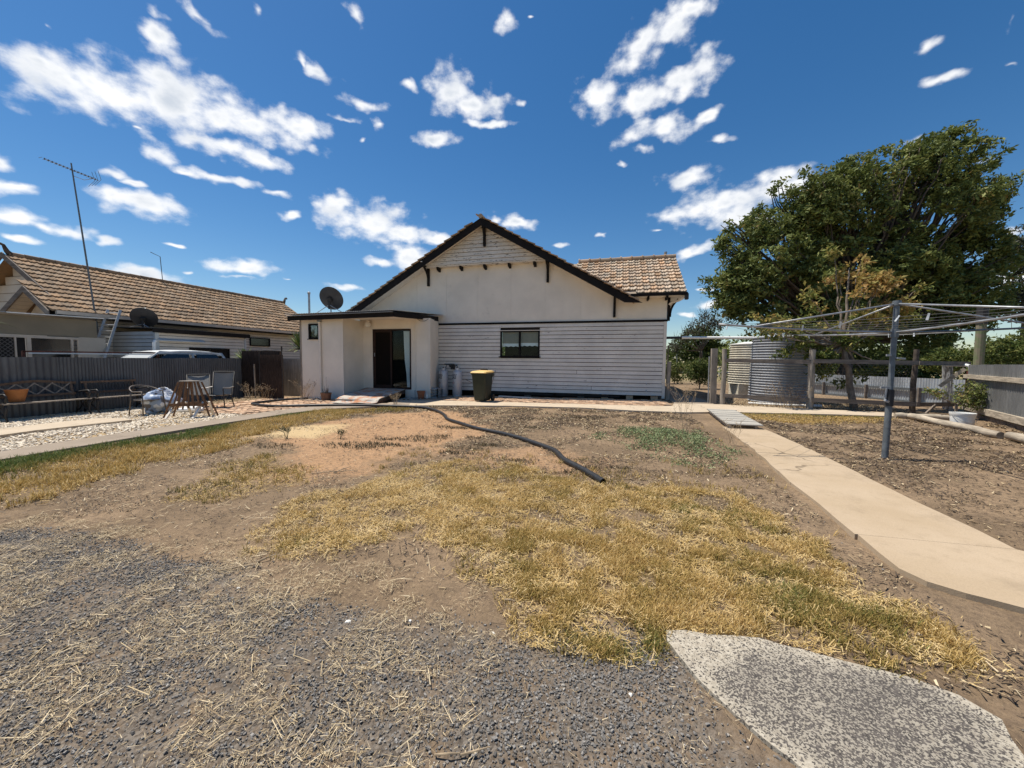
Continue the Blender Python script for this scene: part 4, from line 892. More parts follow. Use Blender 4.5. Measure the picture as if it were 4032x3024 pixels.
mb.add([(GXE, YL+.05, GZE+zt), (GXE, YB, GZE+zt), (RXN, YB, RZN+zt), (RXN, YA, RZN+zt), (-21.35, YA, 4.20+zt), (-21.35, YL+.05, 4.20+zt)], [(0,1,2,3,4,5)])
mb.add([(RXN, YA, RZN+zt), (RXN, YB, RZN+zt), (-26.8, YB, GZE+zt), (-26.8, YA, GZE+zt)], [(0,1,2,3)])
mb.add([(-20.95, YL+.05, 3.95), (-20.95, YA+.2, 3.95), (-22.9, YA+.2, 2.75), (-22.9, YL+.05, 2.75)], [(0,1,2,3)])
mb.build('roof_plane', TILE_N, nb)
n = 30
for i in range(n):
    y = YA+.02+i*(YB-YA)/n; mb = MB(); mb.tube([(RXN, y, RZN+.04), (RXN, y+(YB-YA)/n*.97, RZN+.03)], .10, 8); mb.build('ridge_tile', TILE_N, nb)
for y, s in ((YA, -1), (YB, 1)):             # curled finials at the ridge ends
    mb = MB(); pts = [Vector((RXN, y+s*q[0], RZN+q[1])) for q in ((-.10, .02), (.0, .14), (.05, .27), (.08, .36), (.17, .40), (.23, .35), (.21, .29))]
    mb.tube(pts, [.11, .085, .065, .055, .05, .045, .02], 8); mb.build('finial', BARK_D, nb, True)
for a, b, y in (((GXE-.9, 3.66), (RXN, RZN+.03), YA-.16), ((RXN, RZN+.03), (-26.8, 3.08), YA-.16), ((GXE+.02, GZE-.08), (-20.9, 3.92), YL-.06), ((-20.9, 3.92), (-22.9, 2.70), YL-.06)):
    mb = MB(); mb.beam((a[0], y, a[1]-.06), (b[0], y, b[1]-.06), .045, .22, (0, 1, 0)) if False else mb.prism([(a[0], y, a[1]-.17), (a[0], y, a[1]+.05), (b[0], y, b[1]+.05), (b[0], y, b[1]-.17)], (0, .045, 0)); mb.build('bargeboard', TIMBER_RAIL, nb)
# gables: sheet and boards
mb = MB(); mb.prism([(-19.75, YL+.55, 2.80), (-20.95, YL+.55, 3.88), (-22.15, YL+.55, 2.85), (-22.15, YL+.55, 2.80)], (0, .05, 0)); mb.build('gable_sheet', NEIGH_SH, nb)
for k in range(7):
    z = 3.0+k*.33; hw = max(.1, (5.2-z-.2)/.64)
    mb = MB(); mb.box(RXN-hw, RXN+hw, YA+.35, YA+.38, z, z+.31); mb.build('gable_board', NEIGH, nb)
for k in range(9):
    u0, u1 = k/9, (k+.92)/9
    mb = MB(); P = lambda u, y: (-20.95-1.95*u, y, 3.86-1.2*u)
    mb.prism([P(u0, YL), P(u1, YL), P(u1, YL+.55), P(u0, YL+.55)], (0, 0, .02)); mb.build('soffit_board', NEIGH, nb)
# gutter and long side wall of boards
mb = MB(); mb.box(GXE-.02, GXE+.10, YL+.15, YB, GZE-.13, GZE+.0); mb.build('gutter', GUTTER, nb)
mb = MB(); mb.box(GXE-.45, GXE-.022, YL+.15, YB, GZE-.14, GZE-.125); mb.build('soffit', DARK, nb)
mb = MB(); mb.box(GXE-.03, GXE+.0, YL+.2, YB, GZE-.22, GZE-.132); mb.build('fascia', BLACK, nb)
NX = -20.05
for k in range(18):
    z = 2.93-.155*(k+1)
    mb = MB(); mb.prism([(NX+.036, 9.3, z+.014), (NX+.012, 9.3, z+.150), (NX-.02, 9.3, z+.150), (NX-.02, 9.3, z+.014)], (0, 13.4, 0)); mb.build('weatherboard', NEIGH, nb)
mb = MB(); mb.box(NX-.1, NX-.03, 9.3, YB-.3, -.3, 3.2); mb.build('wall_framing', DARK, nb)
mb = MB(); mb.box(-26, -20.1, YB-.3, YB-.25, -.3, 3.2); mb.box(-26.4, -20.1, 9.85, 9.9, -.3, 3.1); mb.build('end_wall', NEIGH, nb)
def nwin(x, y0, y1, z0, z1, frame_m, panes=1):
    mb = MB(); f = .05
    for b in ((y0, y1, z1-f, z1), (y0, y1, z0, z0+f), (y0, y0+f, z0+f, z1-f), (y1-f, y1, z0+f, z1-f)): mb.box(x, x+.06, b[0], b[1], b[2], b[3])
    w = mb.build('window', frame_m, nb)
    for k in range(panes):
        a = y0+f+(y1-y0-2*f)*k/panes; b = y0+f+(y1-y0-2*f)*(k+1)/panes-.02
        q = MB(); q.box(x+.02, x+.025, a, b, z0+f, z1-f); sub(q, 'pane', simple('night_glass', (0.012,0.012,0.013), 0.08, 0.1, 3, spec=0.6), w, nb)
nwin(NX+.032, 17.3, 18.6, 2.10, 2.58, BLACK)
# flat roofed front room: shaded sheet wall, lattice door, sliding window, white roof edge
FX = -18.9
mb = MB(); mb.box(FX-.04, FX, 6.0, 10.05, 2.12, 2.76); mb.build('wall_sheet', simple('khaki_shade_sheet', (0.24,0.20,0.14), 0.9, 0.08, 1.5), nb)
mb = MB(); mb.box(FX-.045, FX-.004, 9.55, 10.3, -.3, 2.12); mb.build('wall_sheet', NEIGH_SH, nb)
mb = MB(); mb.box(FX-.045, FX-.002, 7.0, 9.55, -.3, 1.0); mb.build('wall_sheet', NEIGH_SH, nb)
mb = MB(); mb.beam((FX+.22, 7.75, 2.80), (FX+.22, 10.15, 2.86), .05, .03); mb.build('roof_edge', WHITE, nb)
mb = MB(); mb.prism([(FX-1.2, 6.0, 2.79), (FX+.2, 6.0, 2.77), (FX+.2, 10.2, 2.83), (FX-1.2, 10.2, 2.85)], (0, 0, .03)); mb.build('flat_roof', ZINC_ROOF, nb)
mb = MB()
for b in ((6.4, 9.6, 2.02, 2.10), (8.22, 8.32, 1.0, 2.02), (9.30, 9.36, 1.0, 2.02), (9.48, 9.55, 1.0, 2.02), (7.95, 7.99, 1.0, 2.02)): mb.box(FX-.002, FX+.05, b[0], b[1], b[2], b[3])
wf = mb.build('window_frame', GUTTER, nb)
q = MB(); q.box(FX+.0, FX+.006, 8.33, 9.29, 1.0, 2.02); sub(q, 'pane', simple('night_glass2', (0.014,0.014,0.013), 0.1, 0.1, 3, spec=0.6), wf, nb)
q = MB(); q.box(FX-.002, FX+.002, 6.4, 8.2, 1.0, 2.02); sub(q, 'door_void', ROOMDARK, wf, nb)
q = MB()
for k in range(-12, 26):
    for s in (1, -1):
        y0_ = 6.4+k*.12; z0_, z1_ = 1.0, 2.02
        a = (FX+.02+.004*s, y0_, z0_ if s > 0 else z1_); b = (FX+.02+.004*s, y0_+1.02, z1_ if s > 0 else z0_)
        ya, yb = max(a[1], 6.4), min(b[1], 7.94)
        if yb-ya < .05: continue
        za = a[2]+s*(ya-a[1]); zb = a[2]+s*(yb-a[1]); q.beam((a[0], ya, za), (a[0], yb, zb), .018, .004, (1, 0, 0))
sub(q, 'door_lattice', simple('lattice_metal', (0.10,0.09,0.085), 0.6), wf, nb)
# lean-to with a dark fascia
LX, LY0, LY1 = -17.6, 11.15, 15.0
for k in range(15):
    z = 2.44-.15*(k+1)
    mb = MB(); mb.prism([(NX+.03, LY0-.032, z+.012), (NX+.03, LY0-.006, z+.144), (NX+.03, LY0+.02, z+.144), (NX+.03, LY0+.02, z+.012)], (LX-NX-.08, 0, 0)); mb.build('weatherboard', NEIGH_GR, nb)
    mb = MB(); mb.prism([(LX+.03, LY0+.09, z+.012), (LX+.006, LY0+.09, z+.144), (LX-.02, LY0+.09, z+.144), (LX-.02, LY0+.09, z+.012)], (0, LY1-LY0-.18, 0)); mb.build('weatherboard', NEIGH, nb)
mb = MB(); mb.box(LX-.06, LX+.045, LY0-.04, LY0+.09, -.3, 2.45); mb.box(LX-.06, LX+.04, LY1-.09, LY1, -.3, 2.45); mb.build('corner_board', NEIGH_GR, nb)
mb = MB(); mb.box(NX+.05, LX-.03, LY0+.03, LY0+.06, 0, 2.44); mb.box(LX-.05, LX-.03, LY0+.06, LY1-.1, 0, 2.44); mb.build('wall_framing', DARK, nb)
mb = MB(); mb.beam((LX+.10, LY0-.15, 2.475), (LX+.10, LY1+.15, 2.475), .05, .17); mb.build('fascia', BLACK, nb)
mb = MB(); mb.prism([(NX+.02, LY0-.13, 2.62), (LX+.08, LY0-.13, 2.55), (LX+.08, LY1+.13, 2.55), (NX+.02, LY1+.13, 2.62)], (0, 0, .03)); mb.build('lean_to_roof', simple('dark_roof_edge', (0.06,0.06,0.06), 0.6), nb)
nwin(LX+.028, 12.35, 14.1, .8, 1.83, BLACK, 2)
mb = MB(); mb.prism([(LX+.03, 11.2, 2.18), (LX+.16, 11.2, 2.10), (LX+.16, 11.2, 2.07), (LX+.03, 11.2, 2.12)], (0, 1.75, 0)); mb.build('awning', NEIGH_GR, nb)
mb = MB(); mb.tube([(LX+.09, LY0-.12, 0), (LX+.09, LY0-.12, 1.98), (LX+.07, LY0-.08, 2.06), (LX+.02, LY0-.02, 2.06)], .055, 10); mb.build('downpipe', WHITE, nb, True)
dish('satellite_dish', 'dark satellite dish on the lean-to roof of the left neighbouring house', (-18.55, 11.35, 2.98), .44, R(-58), R(42), 2.62, [(-19.2, 11.25, 2.63), (-18.1, 11.25, 2.60)])
# aerials
an = thing('tv_aerial', 'tall thin television aerial mast at the neighbouring house', 'aerial', (-19.9, 10.62, gz(-19.9)))
mb = MB(); A0, A1 = Vector((-19.75, 10.55, 2.2)), Vector((-19.9, 10.12, 8.66)); mb.tube([A0, A0.lerp(A1, .55), A1], [.032, .028, .022], 8); mb.build('mast', POLE, an)
b0, b1 = Vector((-19.9, 9.49, 8.47)), Vector((-19.9, 10.80, 8.36))
b0, b1 = Vector((-20.0, 9.46, 8.50)), Vector((-19.8, 10.85, 8.33))
mb = MB(); mb.tube([b0, b1], .012, 6); mb.tube([A0.lerp(A1, .93), Vector((-19.85, 10.45, 8.18)), b0.lerp(b1, .9)], .009, 6); mb.build('boom', GALV, an)
mb = MB()
for k in range(15):
    p = b0.lerp(b1, k/15); L_ = .16 if k < 13 else .24; mb.tube([p-Vector((L_*.6, .10, 0)), p+Vector((L_*.6, -.10, 0))], .007, 5); mb.tube([p-Vector((0, 0, .03)), p+Vector((0, 0, .03))], .018, 5)
mb.build('elements', POLE, an)
mb = MB()
for s in (1, -1):
    for w in (-.18, 0, .18): mb.tube([b1+Vector((w, -.02, 0)), b1+Vector((w, -.10*1 if s > 0 else -.22, .30*s))], .007, 5)
mb.build('reflector', POLE, an)
an2 = thing('roof_aerial', 'small bent aerial pole on the ridge of the tiled neighbouring roof', 'aerial', (-23.2, 15.1, 5.3))
mb = MB(); mb.tube([(-23.2, 15.15, 5.3), (-23.2, 15.08, 6.68), (-23.2, 14.65, 6.80)], .018, 6); mb.build('pole', POLE, an2)
# ladder against the lean-to
ALU = simple('dull_aluminium', (0.42,0.42,0.41), 0.5, 0.1, 8, metal=0.1)
lad = thing('ladder', 'aluminium ladder leaning steeply against the neighbouring lean-to', 'ladder', (-19.3, 10.2, gz(-19)))
La, Lb = Vector((-18.6, 9.55, .3)), Vector((-19.5, 10.95, 3.30))
wd = Vector((.20, .10, 0))*0.95
for s in (-1, 1):
    mb = MB(); mb.beam(La+wd*s, Lb+wd*s, .035, .08, (0, 1, 0)); mb.build('rail', ALU, lad)
for k in range(12):
    p = La.lerp(Lb, (k+.5)/12); mb = MB(); mb.tube([p-wd, p+wd], .022, 6); mb.build('rung', ALU, lad)
# rust red frame and car behind the fence
rf = thing('metal_frame', 'rust red steel frame standing just behind the left corrugated fence', 'frame', (-15.6, 8, gz(-15)))
mb = MB(); mb.beam((-15.7, 6.75, 1.545), (-15.7, 10.0, 1.56), .05, .04); mb.beam((-15.7, 6.76, .3), (-15.7, 6.76, 1.55), .05, .05); mb.beam((-15.7, 9.98, .3), (-15.7, 9.98, 1.55), .05, .05); mb.build('rail', RUST, rf)
mb = MB(); mb.beam((-15.66, 6.85, 1.50), (-15.66, 9.95, 1.51), .03, .035); mb.build('inner_rail', WHITE, rf)
car = thing('parked_car', 'white car whose roof and windows show above the left fence', 'car', (-16.2, 10.9, gz(-16)))
CZ = gz(-16)
def car_sec(y, w, z0, z1): return [(-16.25-w, y, z0), (-16.25+w, y, z0), (-16.25+w, y, z1), (-16.25-w, y, z1)]
prof = [(8.1, .72, .45, .75), (8.3, .82, .25, .95), (9.5, .86, .22, 1.12), (12.4, .86, .22, 1.14), (12.75, .80, .35, 1.05)]
mb = MB(); vs = []
for y, w, z0, z1 in prof: vs += car_sec(y, w, z0+CZ, z1+CZ+.12)
mb.add(vs, [tuple(range(4))[::-1], tuple(range(16, 20))]+[(4*i+a, 4*i+(a+1) % 4, 4*i+4+(a+1) % 4, 4*i+4+a) for i in range(4) for a in range(4)]); mb.build('body', WHITE_CAR, car)
RT = 1.70
mb = MB(); vs = []; ry = [9.95, 10.2, 10.7, 11.3, 11.8, 12.1, 12.25]; rzv = [-.09, -.045, -.005, .0, -.03, -.075, -.13]
for y, dz in zip(ry, rzv):
    for q in (-1, -.8, -.4, 0, .4, .8, 1): vs.append((-16.25+.64*q, y, RT+dz-.035*abs(q)**3))
vs2 = [(x, y, z-.05) for x, y, z in vs]; nr = len(ry)
mb.add(vs, [(i*7+j, i*7+j+1, i*7+8+j, i*7+7+j) for i in range(nr-1) for j in range(6)]); mb.add(vs2, [(i*7+7+j, i*7+8+j, i*7+j+1, i*7+j) for i in range(nr-1) for j in range(6)])
for i in range(nr-1):
    for j in (0, 6):
        a, b = i*7+j, i*7+7+j; mb.add([vs[a], vs[b], vs2[b], vs2[a]], [(0,1,2,3)])
mb.add([vs[0], vs[6], vs2[6], vs2[0]], [(0,1,2,3)]); mb.add([vs[-7], vs[-1], vs2[-1], vs2[-7]], [(0,1,2,3)])
mb.build('roof', WHITE_CAR, car, True)
for s in (-1, 1):
    xr, xb = -16.25+s*.62, -16.25+s*.80
    for (ya, yb, yc, yd) in ((9.25, 9.33, 10.02, 9.96), (11.04, 11.12, 11.12, 11.06), (12.35, 12.45, 12.25, 12.17)):
        mb = MB(); mb.prism([(xb, ya, 1.12), (xb, yb, 1.12), (xr, yc, RT-.09), (xr, yd, RT-.09)], (-s*.05, 0, 0)); mb.build('pillar', simple('grey_pillar', (0.42,0.43,0.43), 0.4), car)
    mb = MB(); mb.prism([(xr+s*.02, 9.98, RT-.16), (xr+s*.02, 12.22, RT-.20), (xr, 12.20, RT-.10), (xr, 10.0, RT-.06)], (-s*.04, 0, 0)); mb.build('window_header', simple('grey_pillar', (0.5,0.51,0.51), 0.4), car)
    for ya, yb, yc, yd in ((9.50, 10.95, 10.95, 10.22), (11.22, 12.2, 12.0, 11.22)):
        mb = MB(); mb.prism([(xb-s*.02, ya, 1.12), (xb-s*.02, yb, 1.12), (xr+s*.02, yc, RT-.165), (xr+s*.02, yd, RT-.165)], (-s*.01, 0, 0)); mb.build('side_window', simple('car_glass', (0.02,0.022,0.024), 0.08, 0.1, 3, spec=0.7), car)
mb = MB(); mb.prism([(-17.03, 9.22, 1.12), (-15.47, 9.22, 1.12), (-15.64, 9.97, RT-.11), (-16.86, 9.97, RT-.11)], (0, .01, .004)); mb.build('windscreen', simple('pale_windscreen', (0.55,0.57,0.56), 0.25, 0.05, 3), car)  # pale grey over the whole windscreen
for x in (-17.0, -15.5):
    for y in (8.9, 11.9):
        mb = MB(); mb.tube([(x-.09, y, CZ+.31), (x+.09, y, CZ+.31)], .31, 18); mb.build('wheel', RUBBER, car)

# ------------------------------------------------------------------ left fence
fe = thing('corrugated_fence', 'dark grey corrugated iron fence along the left side behind the benches', 'fence', (-14.8, 8, gz(-14.8)))
def sheet_mesh(name, w, h, mat, pitch=.076, amp=.010):
    n = int(w/pitch*6); vs = []
    for i in range(n+1):
        x = w*i/n; vs += [(x, amp*math.sin(2*math.pi*i/6), 0), (x, amp*math.sin(2*math.pi*i/6), h)]
    me = bpy.data.meshes.new(name); me.from_pydata(vs, [], [(2*i, 2*i+2, 2*i+3, 2*i+1) for i in range(n)]); me.materials.append(mat)
    me.polygons.foreach_set('use_smooth', [True]*n); return me
shm = sheet_mesh('fence_sheet', .80, 1.60, ZINC_DARK); shw = sheet_mesh('fence_sheet', .80, 1.60, ZINC_DARK, .13, .014)
y = 0.2; k = 0
while y < 12.35:
    w_ = min(.80, 12.42-y+.05)
    inst('fence_sheet', shw if y < 7.2 and k % 3 else shm, Matrix.Translation((-14.8+.008*(k % 2), y, -.215+random.uniform(-.012,.012)))@Matrix.Rotation(R(90), 4, 'Z')@Matrix.Rotation(random.gauss(0, .004), 4, 'Y')@Matrix.Diagonal((w_/.80, 1, 1, 1)), fe); y += .75; k += 1
for z in (.25, 1.2):
    mb = MB(); mb.beam((-14.87, 0.2, z), (-14.87, 12.4, z), .07, .045); mb.build('rail', TIMBER_OLD, fe)
for y in (0.3, 2.7, 5.1, 7.5, 9.9, 12.3):
    mb = MB(); mb.beam((-14.94, y, -.3), (-14.94, y, 1.33), .09, .09); mb.build('post', TIMBER_OLD, fe)
# brushwood screens and gate
br = thing('brush_screen', 'dark brushwood screen at the far end of the left corrugated fence', 'screen', (-14.5, 12.6, gz(-14.5)))
mb = MB(); mb.beam((-14.75, 12.42, .78), (-13.05, 12.62, .78), .10, 1.85); mb.build('brush_panel', BRUSH, br)
def brush_twigs(name, a, b, z0, z1, n, parent, depth=.10):
    a, b = Vector(a), Vector(b); P0 = []; rng = np.random.default_rng(5)
    q = MB(); nrm = Vector((b.y-a.y, a.x-b.x, 0)).normalized()
    for i in range(n):
        u = rng.random(); p = a.lerp(b, u)+nrm*(rng.random()-.5)*depth; h = z0+(z1-z0)*rng.random()**.25
        zb_ = z0+(h-z0)*rng.random()*.6; lean = (rng.random()-.5)*.14
        q.add([(p.x-.005, p.y, zb_), (p.x+.005, p.y, zb_), (p.x+lean, p.y+.003, h)], [(0,1,2)])
    o = q.build(name, BRUSH, parent); tag(o, kind='stuff'); return o
brush_twigs('brush_twigs', (-14.75, 12.36, 0), (-13.05, 12.56, 0), -.1, 1.86, 1500, br, .05)
gt = thing('brush_gate', 'dark brushwood gate leaf standing open beside the cream annex', 'gate', (-12.6, 11.8, gz(-12.6)))
mb = MB(); mb.beam((-13.12, 11.78, .72), (-12.14, 11.82, .72), .07, 1.66); mb.build('brush_panel', BRUSH, gt)
mb = MB(); mb.tube([(-13.14, 11.74, -.1), (-13.14, 11.74, 1.70), (-12.12, 11.78, 1.74), (-12.12, 11.78, -.12)], .018, 6); mb.tube([(-12.12, 11.78, 1.7), (-12.12, 11.78, 1.86)], .03, 6); mb.build('frame', IRON, gt)
brush_twigs('brush_twigs', (-13.1, 11.735, 0), (-12.15, 11.775, 0), -.1, 1.62, 1300, gt, .03)
mb = MB(); mb.beam((-13.62, 11.95, -.2), (-13.64, 11.95, 1.18), .045, .03); o = mb.build('timber_stake', TIMBER_OLD); tag(o, 'thin grey stake in front of the dark brushwood screen', 'stake')
f2 = thing('iron_fence', 'short pale corrugated iron fence between brush gate and annex wall', 'fence', (-12.7, 13.3, gz(-12.7)))
sh2 = sheet_mesh('fence_sheet', .80, 1.60, zinc('beige_fence_iron', (0.36,0.34,0.31), amt=(0.6,0.8)))
for k in range(3): inst('fence_sheet', sh2, Matrix.Translation((-13.9+.74*k, 13.3+.006*k, -.19)), f2)
mb = MB(); mb.beam((-13.9, 13.36, 1.2), (-11.7, 13.36, 1.2), .045, .07); mb.build('rail', TIMBER_OLD, f2)

# ------------------------------------------------------------------ things along the left fence
def bench(name, label, y0, y1, diamonds, group):
    b = thing(name, label, 'bench', (-14.3, (y0+y1)/2, gz(-14.3)), group); g0 = gz(-14.3); xb, xf = -14.62, -14.0
    for y in (y0+.04, y1-.04):
        mb = MB(); c = lambda pts, r: mb.tube([Vector((x, y, g0+z)) for x, z in pts], r, 8)
        c([(xb+.02, 0), (xb+.10, .2), (xb+.10, .40), (xb+.04, .62), (xb-.06, .90)], [.022, .026, .028, .024, .020])
        c([(xf+.02, 0), (xf-.07, .14), (xf-.02, .30), (xf-.03, .40)], [.022, .024, .026, .024])
        c([(xb+.10, .40), (xf-.03, .40)], .024); c([(xb+.06, .60), (xb+.35, .64), (xf-.06, .66), (xf+.02, .60), (xf-.03, .52), (xf-.05, .42)], .022)
        c([(xb+.14, .10), (xb+.3, .26), (xf-.10, .10)], .018); c([(xb+.22, .40), (xb+.3, .26), (xf-.14, .40)], .016)
        mb.build('cast_end', IRON, b, True)
    for k in range(5):
        x = xf+.01-.115*k; mb = MB(); mb.box(x-.10, x, y0, y1, g0+.415-.008*k, g0+.445-.008*k); mb.build('seat_slat', TIMBER_OLD if k == 0 else BENCH_T, b)
    bx = lambda z: xb+.055-.09*(z-.55)/.35
    n = 14; vs = []                                        # top rail with a raised middle
    for i in range(n+1):
        u = i/n; yy = y0+(y1-y0)*u; rise = .075*math.sin(math.pi*u)**2 if diamonds else 0
        for dx, dz in ((-.015, 0), (.02, 0), (.02, .06), (-.015, .06)): vs.append((bx(.85)+dx, yy, g0+.83+rise+dz))
    mb = MB(); mb.add(vs, [(4*i+a, 4*i+(a+1) % 4, 4*i+4+(a+1) % 4, 4*i+4+a) for i in range(n) for a in range(4)]+[(0,1,2,3), (4*n+3,4*n+2,4*n+1,4*n)]); mb.build('top_rail', BENCH_T, b)
    mb = MB(); mb.box(bx(.55)-.01, bx(.55)+.022, y0+.05, y1-.05, g0+.535, g0+.595); mb.build('lower_rail', BENCH_T, b)
    for yy in (y0+.10, y1-.10):
        mb = MB(); mb.beam((bx(.55)+.005, yy, g0+.5), (bx(.85)+.005, yy, g0+.84), .05, .025, (1, 0, 0)); mb.build('back_stile', BENCH_T, b)
    mb = MB(); L_ = y1-y0-.24
    if diamonds:
        nd = 4; w = L_/nd
        for k in range(nd):
            ya = y0+.12+k*w
            for s in (0, 1):
                rise = .05*math.sin(math.pi*(k+.5)/nd)
                mb.beam((bx(.57)+.004+.006*s, ya if s else ya+w, g0+.585), (bx(.83)+.004+.006*s, ya+w if s else ya, g0+.84+rise), .028, .010, (1, 0, 0))
    else:
        for k in range(16): mb.tube([Vector((bx(.7)+.01, y0+.16+L_*k/16+.025*math.cos(t_), g0+.71+.09*math.sin(t_))) for t_ in [q*2*math.pi/8 for q in range(9)]], .006, 5, False)
    mb.build('lattice' if diamonds else 'cast_back_panel', TIMBER_OLD if diamonds else IRON, b)
    return b
bench('garden_bench', 'ornate dark bench with diamond lattice back and an orange tub on it', 5.66, 7.26, True, 'garden benches along the left fence')
bench('garden_bench', 'straight backed dark bench beside the round tub chair', 7.36, 8.66, False, 'garden benches along the left fence')
tub = MB(); g0 = gz(-14.3)
vs = [];
for z, hx, hy in ((.46, .12, .12), (.74, .19, .19), (.76, .20, .20)):
    for i in range(16): a = 2*math.pi*i/16; vs.append((-14.25+hx*math.cos(a), 5.98+hy*math.sin(a), g0+z))
tub.add(vs, [tuple(range(16))[::-1]]+[(16*k+i, 16*k+(i+1) % 16, 16*k+16+(i+1) % 16, 16*k+16+i) for k in range(2) for i in range(16)])
o = tub.build('planter_tub', simple('orange_brown_plastic', (0.28,0.105,0.03), 0.55, 0.12, 8), None, 40); tag(o, 'orange brown plastic planter tub standing on the diamond lattice bench', 'planter')
# round tub chair
tcx, tcy, g0 = -12.28, 7.5, gz(-12.2)
tch = thing('tub_chair', 'bronze tube tub chair with round back ring and no cushion', 'chair', (tcx, tcy, g0))
mb = MB(); ring = []
for i in range(25):
    a = R(-135)+R(270)*i/24; bk = math.cos(a)
    ring.append((tcx-.34*math.cos(a), tcy+.32*math.sin(a), g0+.64+.15*max(0, bk)**1.0))
mb.tube(ring, .017, 8); mb.build('back_ring', STEEL_BR, tch, True)
mb = MB()
for dx, dy in ((.28, -.26), (.28, .26), (-.22, -.26), (-.22, .26)):
    mb = MB(); mb.tube([(tcx+dx*1.05, tcy+dy*1.08, g0), (tcx+dx*.9, tcy+dy*.95, g0+.42), (tcx+dx*.78, tcy+dy*.95, g0+.66)], .016, 8); mb.build('leg', STEEL_BR, tch, True)
mb = MB(); mb.tube([(tcx+.27*math.cos(a), tcy+.26*math.sin(a), g0+.41) for a in [2*math.pi*i/20 for i in range(21)]], .014, 6); mb.build('seat_frame', STEEL_BR, tch, True)
vs = [(tcx, tcy, g0+.385)]+[(tcx+.26*math.cos(a), tcy+.25*math.sin(a), g0+.412) for a in [2*math.pi*i/20 for i in range(20)]]
mb = MB(); mb.add(vs, [(0, 1+i, 1+(i+1) % 20) for i in range(20)]); mb.build('seat', DARK, tch)
for dx, dy in ((.30, -.28),):
    pass
# crumpled blue and white bag behind the chair
def blob(name, c, r, mat, seed, squash=(1, 1, 1), amp=.25, nu=36, nv=20):
    rng = np.random.default_rng(seed); vs = []; k3 = rng.normal(size=(12, 3))*np.linspace(2.2, 7.5, 12)[:, None]; ph = rng.random(12)*6
    for j in range(nv+1):
        th = math.pi*j/nv
        for i in range(nu):
            a = 2*math.pi*i/nu; d = np.array([math.sin(th)*math.cos(a), math.sin(th)*math.sin(a), math.cos(th)])
            rr = 1+amp*sum(math.sin(k3[q]@d+ph[q])/(1+q*.30) for q in range(12))/3
            vs.append((c[0]+d[0]*r*rr*squash[0], c[1]+d[1]*r*rr*squash[1], max(c[2]+d[2]*r*rr*squash[2], gz(c[0])+.005)))
    mb = MB(); mb.add(vs, [(j*nu+i, j*nu+(i+1) % nu, (j+1)*nu+(i+1) % nu, (j+1)*nu+i) for j in range(nv) for i in range(nu)])
    return mb.build(name, mat, None, True)
t = NT('blue_white_plastic'); v = t.noise(5.5, 3, 0.5); col = t.mix(t.ramp(v, 0.47, 0.50), (0.66,0.69,0.74), (0.30,0.38,0.52)); col = t.mix(t.ramp(t.noise(3.3, 2), 0.56, 0.6), col, (0.16,0.15,0.15)); t.bump(t.noise(9, 5, 0.7), 0.8, 0.03); BAGM = t.fin(col, 0.75, 0, 0.2)
o = blob('plastic_bag', (-12.35, 7.86, gz(-12.3)+.36), .36, BAGM, 4, (.75, 1.0, 1.0), .42); tag(o, 'crumpled blue and white plastic bag slumped behind the tub chair', 'bag')
# splayed slatted frame (an upturned slat chair back)
sx0, sy0, g0 = -10.58, 7.42, gz(-10.5)
sl = thing('slatted_stand', 'brown splayed slatted wooden stand on the white pebbles', 'stand', (sx0, sy0, g0))
vdirx = Vector((.90, .43, 0))                # broad way of the fan
vn = Vector((-.43, .90, 0))
for row, (ny_, off, cnt) in enumerate(((-.14, -.10, 8), (.16, .12, 6))):
    for k in range(cnt):
        u = (k/(cnt-1))*2-1
        top = Vector((sx0, sy0, 0))+vdirx*(.215*u)+vn*ny_*.6; bot = Vector((sx0, sy0, 0))+vdirx*(.50*u*(1.05 if abs(u) > .9 else 1))+vn*(ny_*1.9*(1-.35*u*u))
        zb_ = .0 if abs(u) > .9 else .22+.10*random.random(); bot2 = bot.lerp(top, zb_/.92)
        mb = MB(); mb.beam((bot2.x, bot2.y, g0+zb_), (top.x, top.y, g0+.93-.02*u*u), .036, .016, vn); mb.build('slat', BROWN_T, sl)
mb = MB(); mb.prism([tuple(Vector((sx0, sy0, g0+.925))+vdirx*(.24*math.cos(a))+vn*(.13*math.sin(a))) for a in [2*math.pi*i/18 for i in range(18)]], (0, 0, .02)); mb.build('top_board', TIMBER_OLD, sl)
for z, w in ((.34, .40),):
    for s in (-1, 1):
        mb = MB(); p = Vector((sx0, sy0, g0+z))+vn*s*.17; mb.beam(p-vdirx*w, p+vdirx*w, .03, .07); mb.build('brace', BROWN_T, sl)
for u, s in ((-.30, -1), (.30, -1), (-.1, 1), (.42, 1)):
    p = Vector((sx0, sy0, 0))+vdirx*u; mb = MB(); mb.beam((p.x+vn.x*s*.34-vdirx.x*.08, p.y+vn.y*s*.34-vdirx.y*.08, g0+.01), (p.x, p.y, g0+.40), .05, .03); mb.build('white_foot', CREAM2, sl)
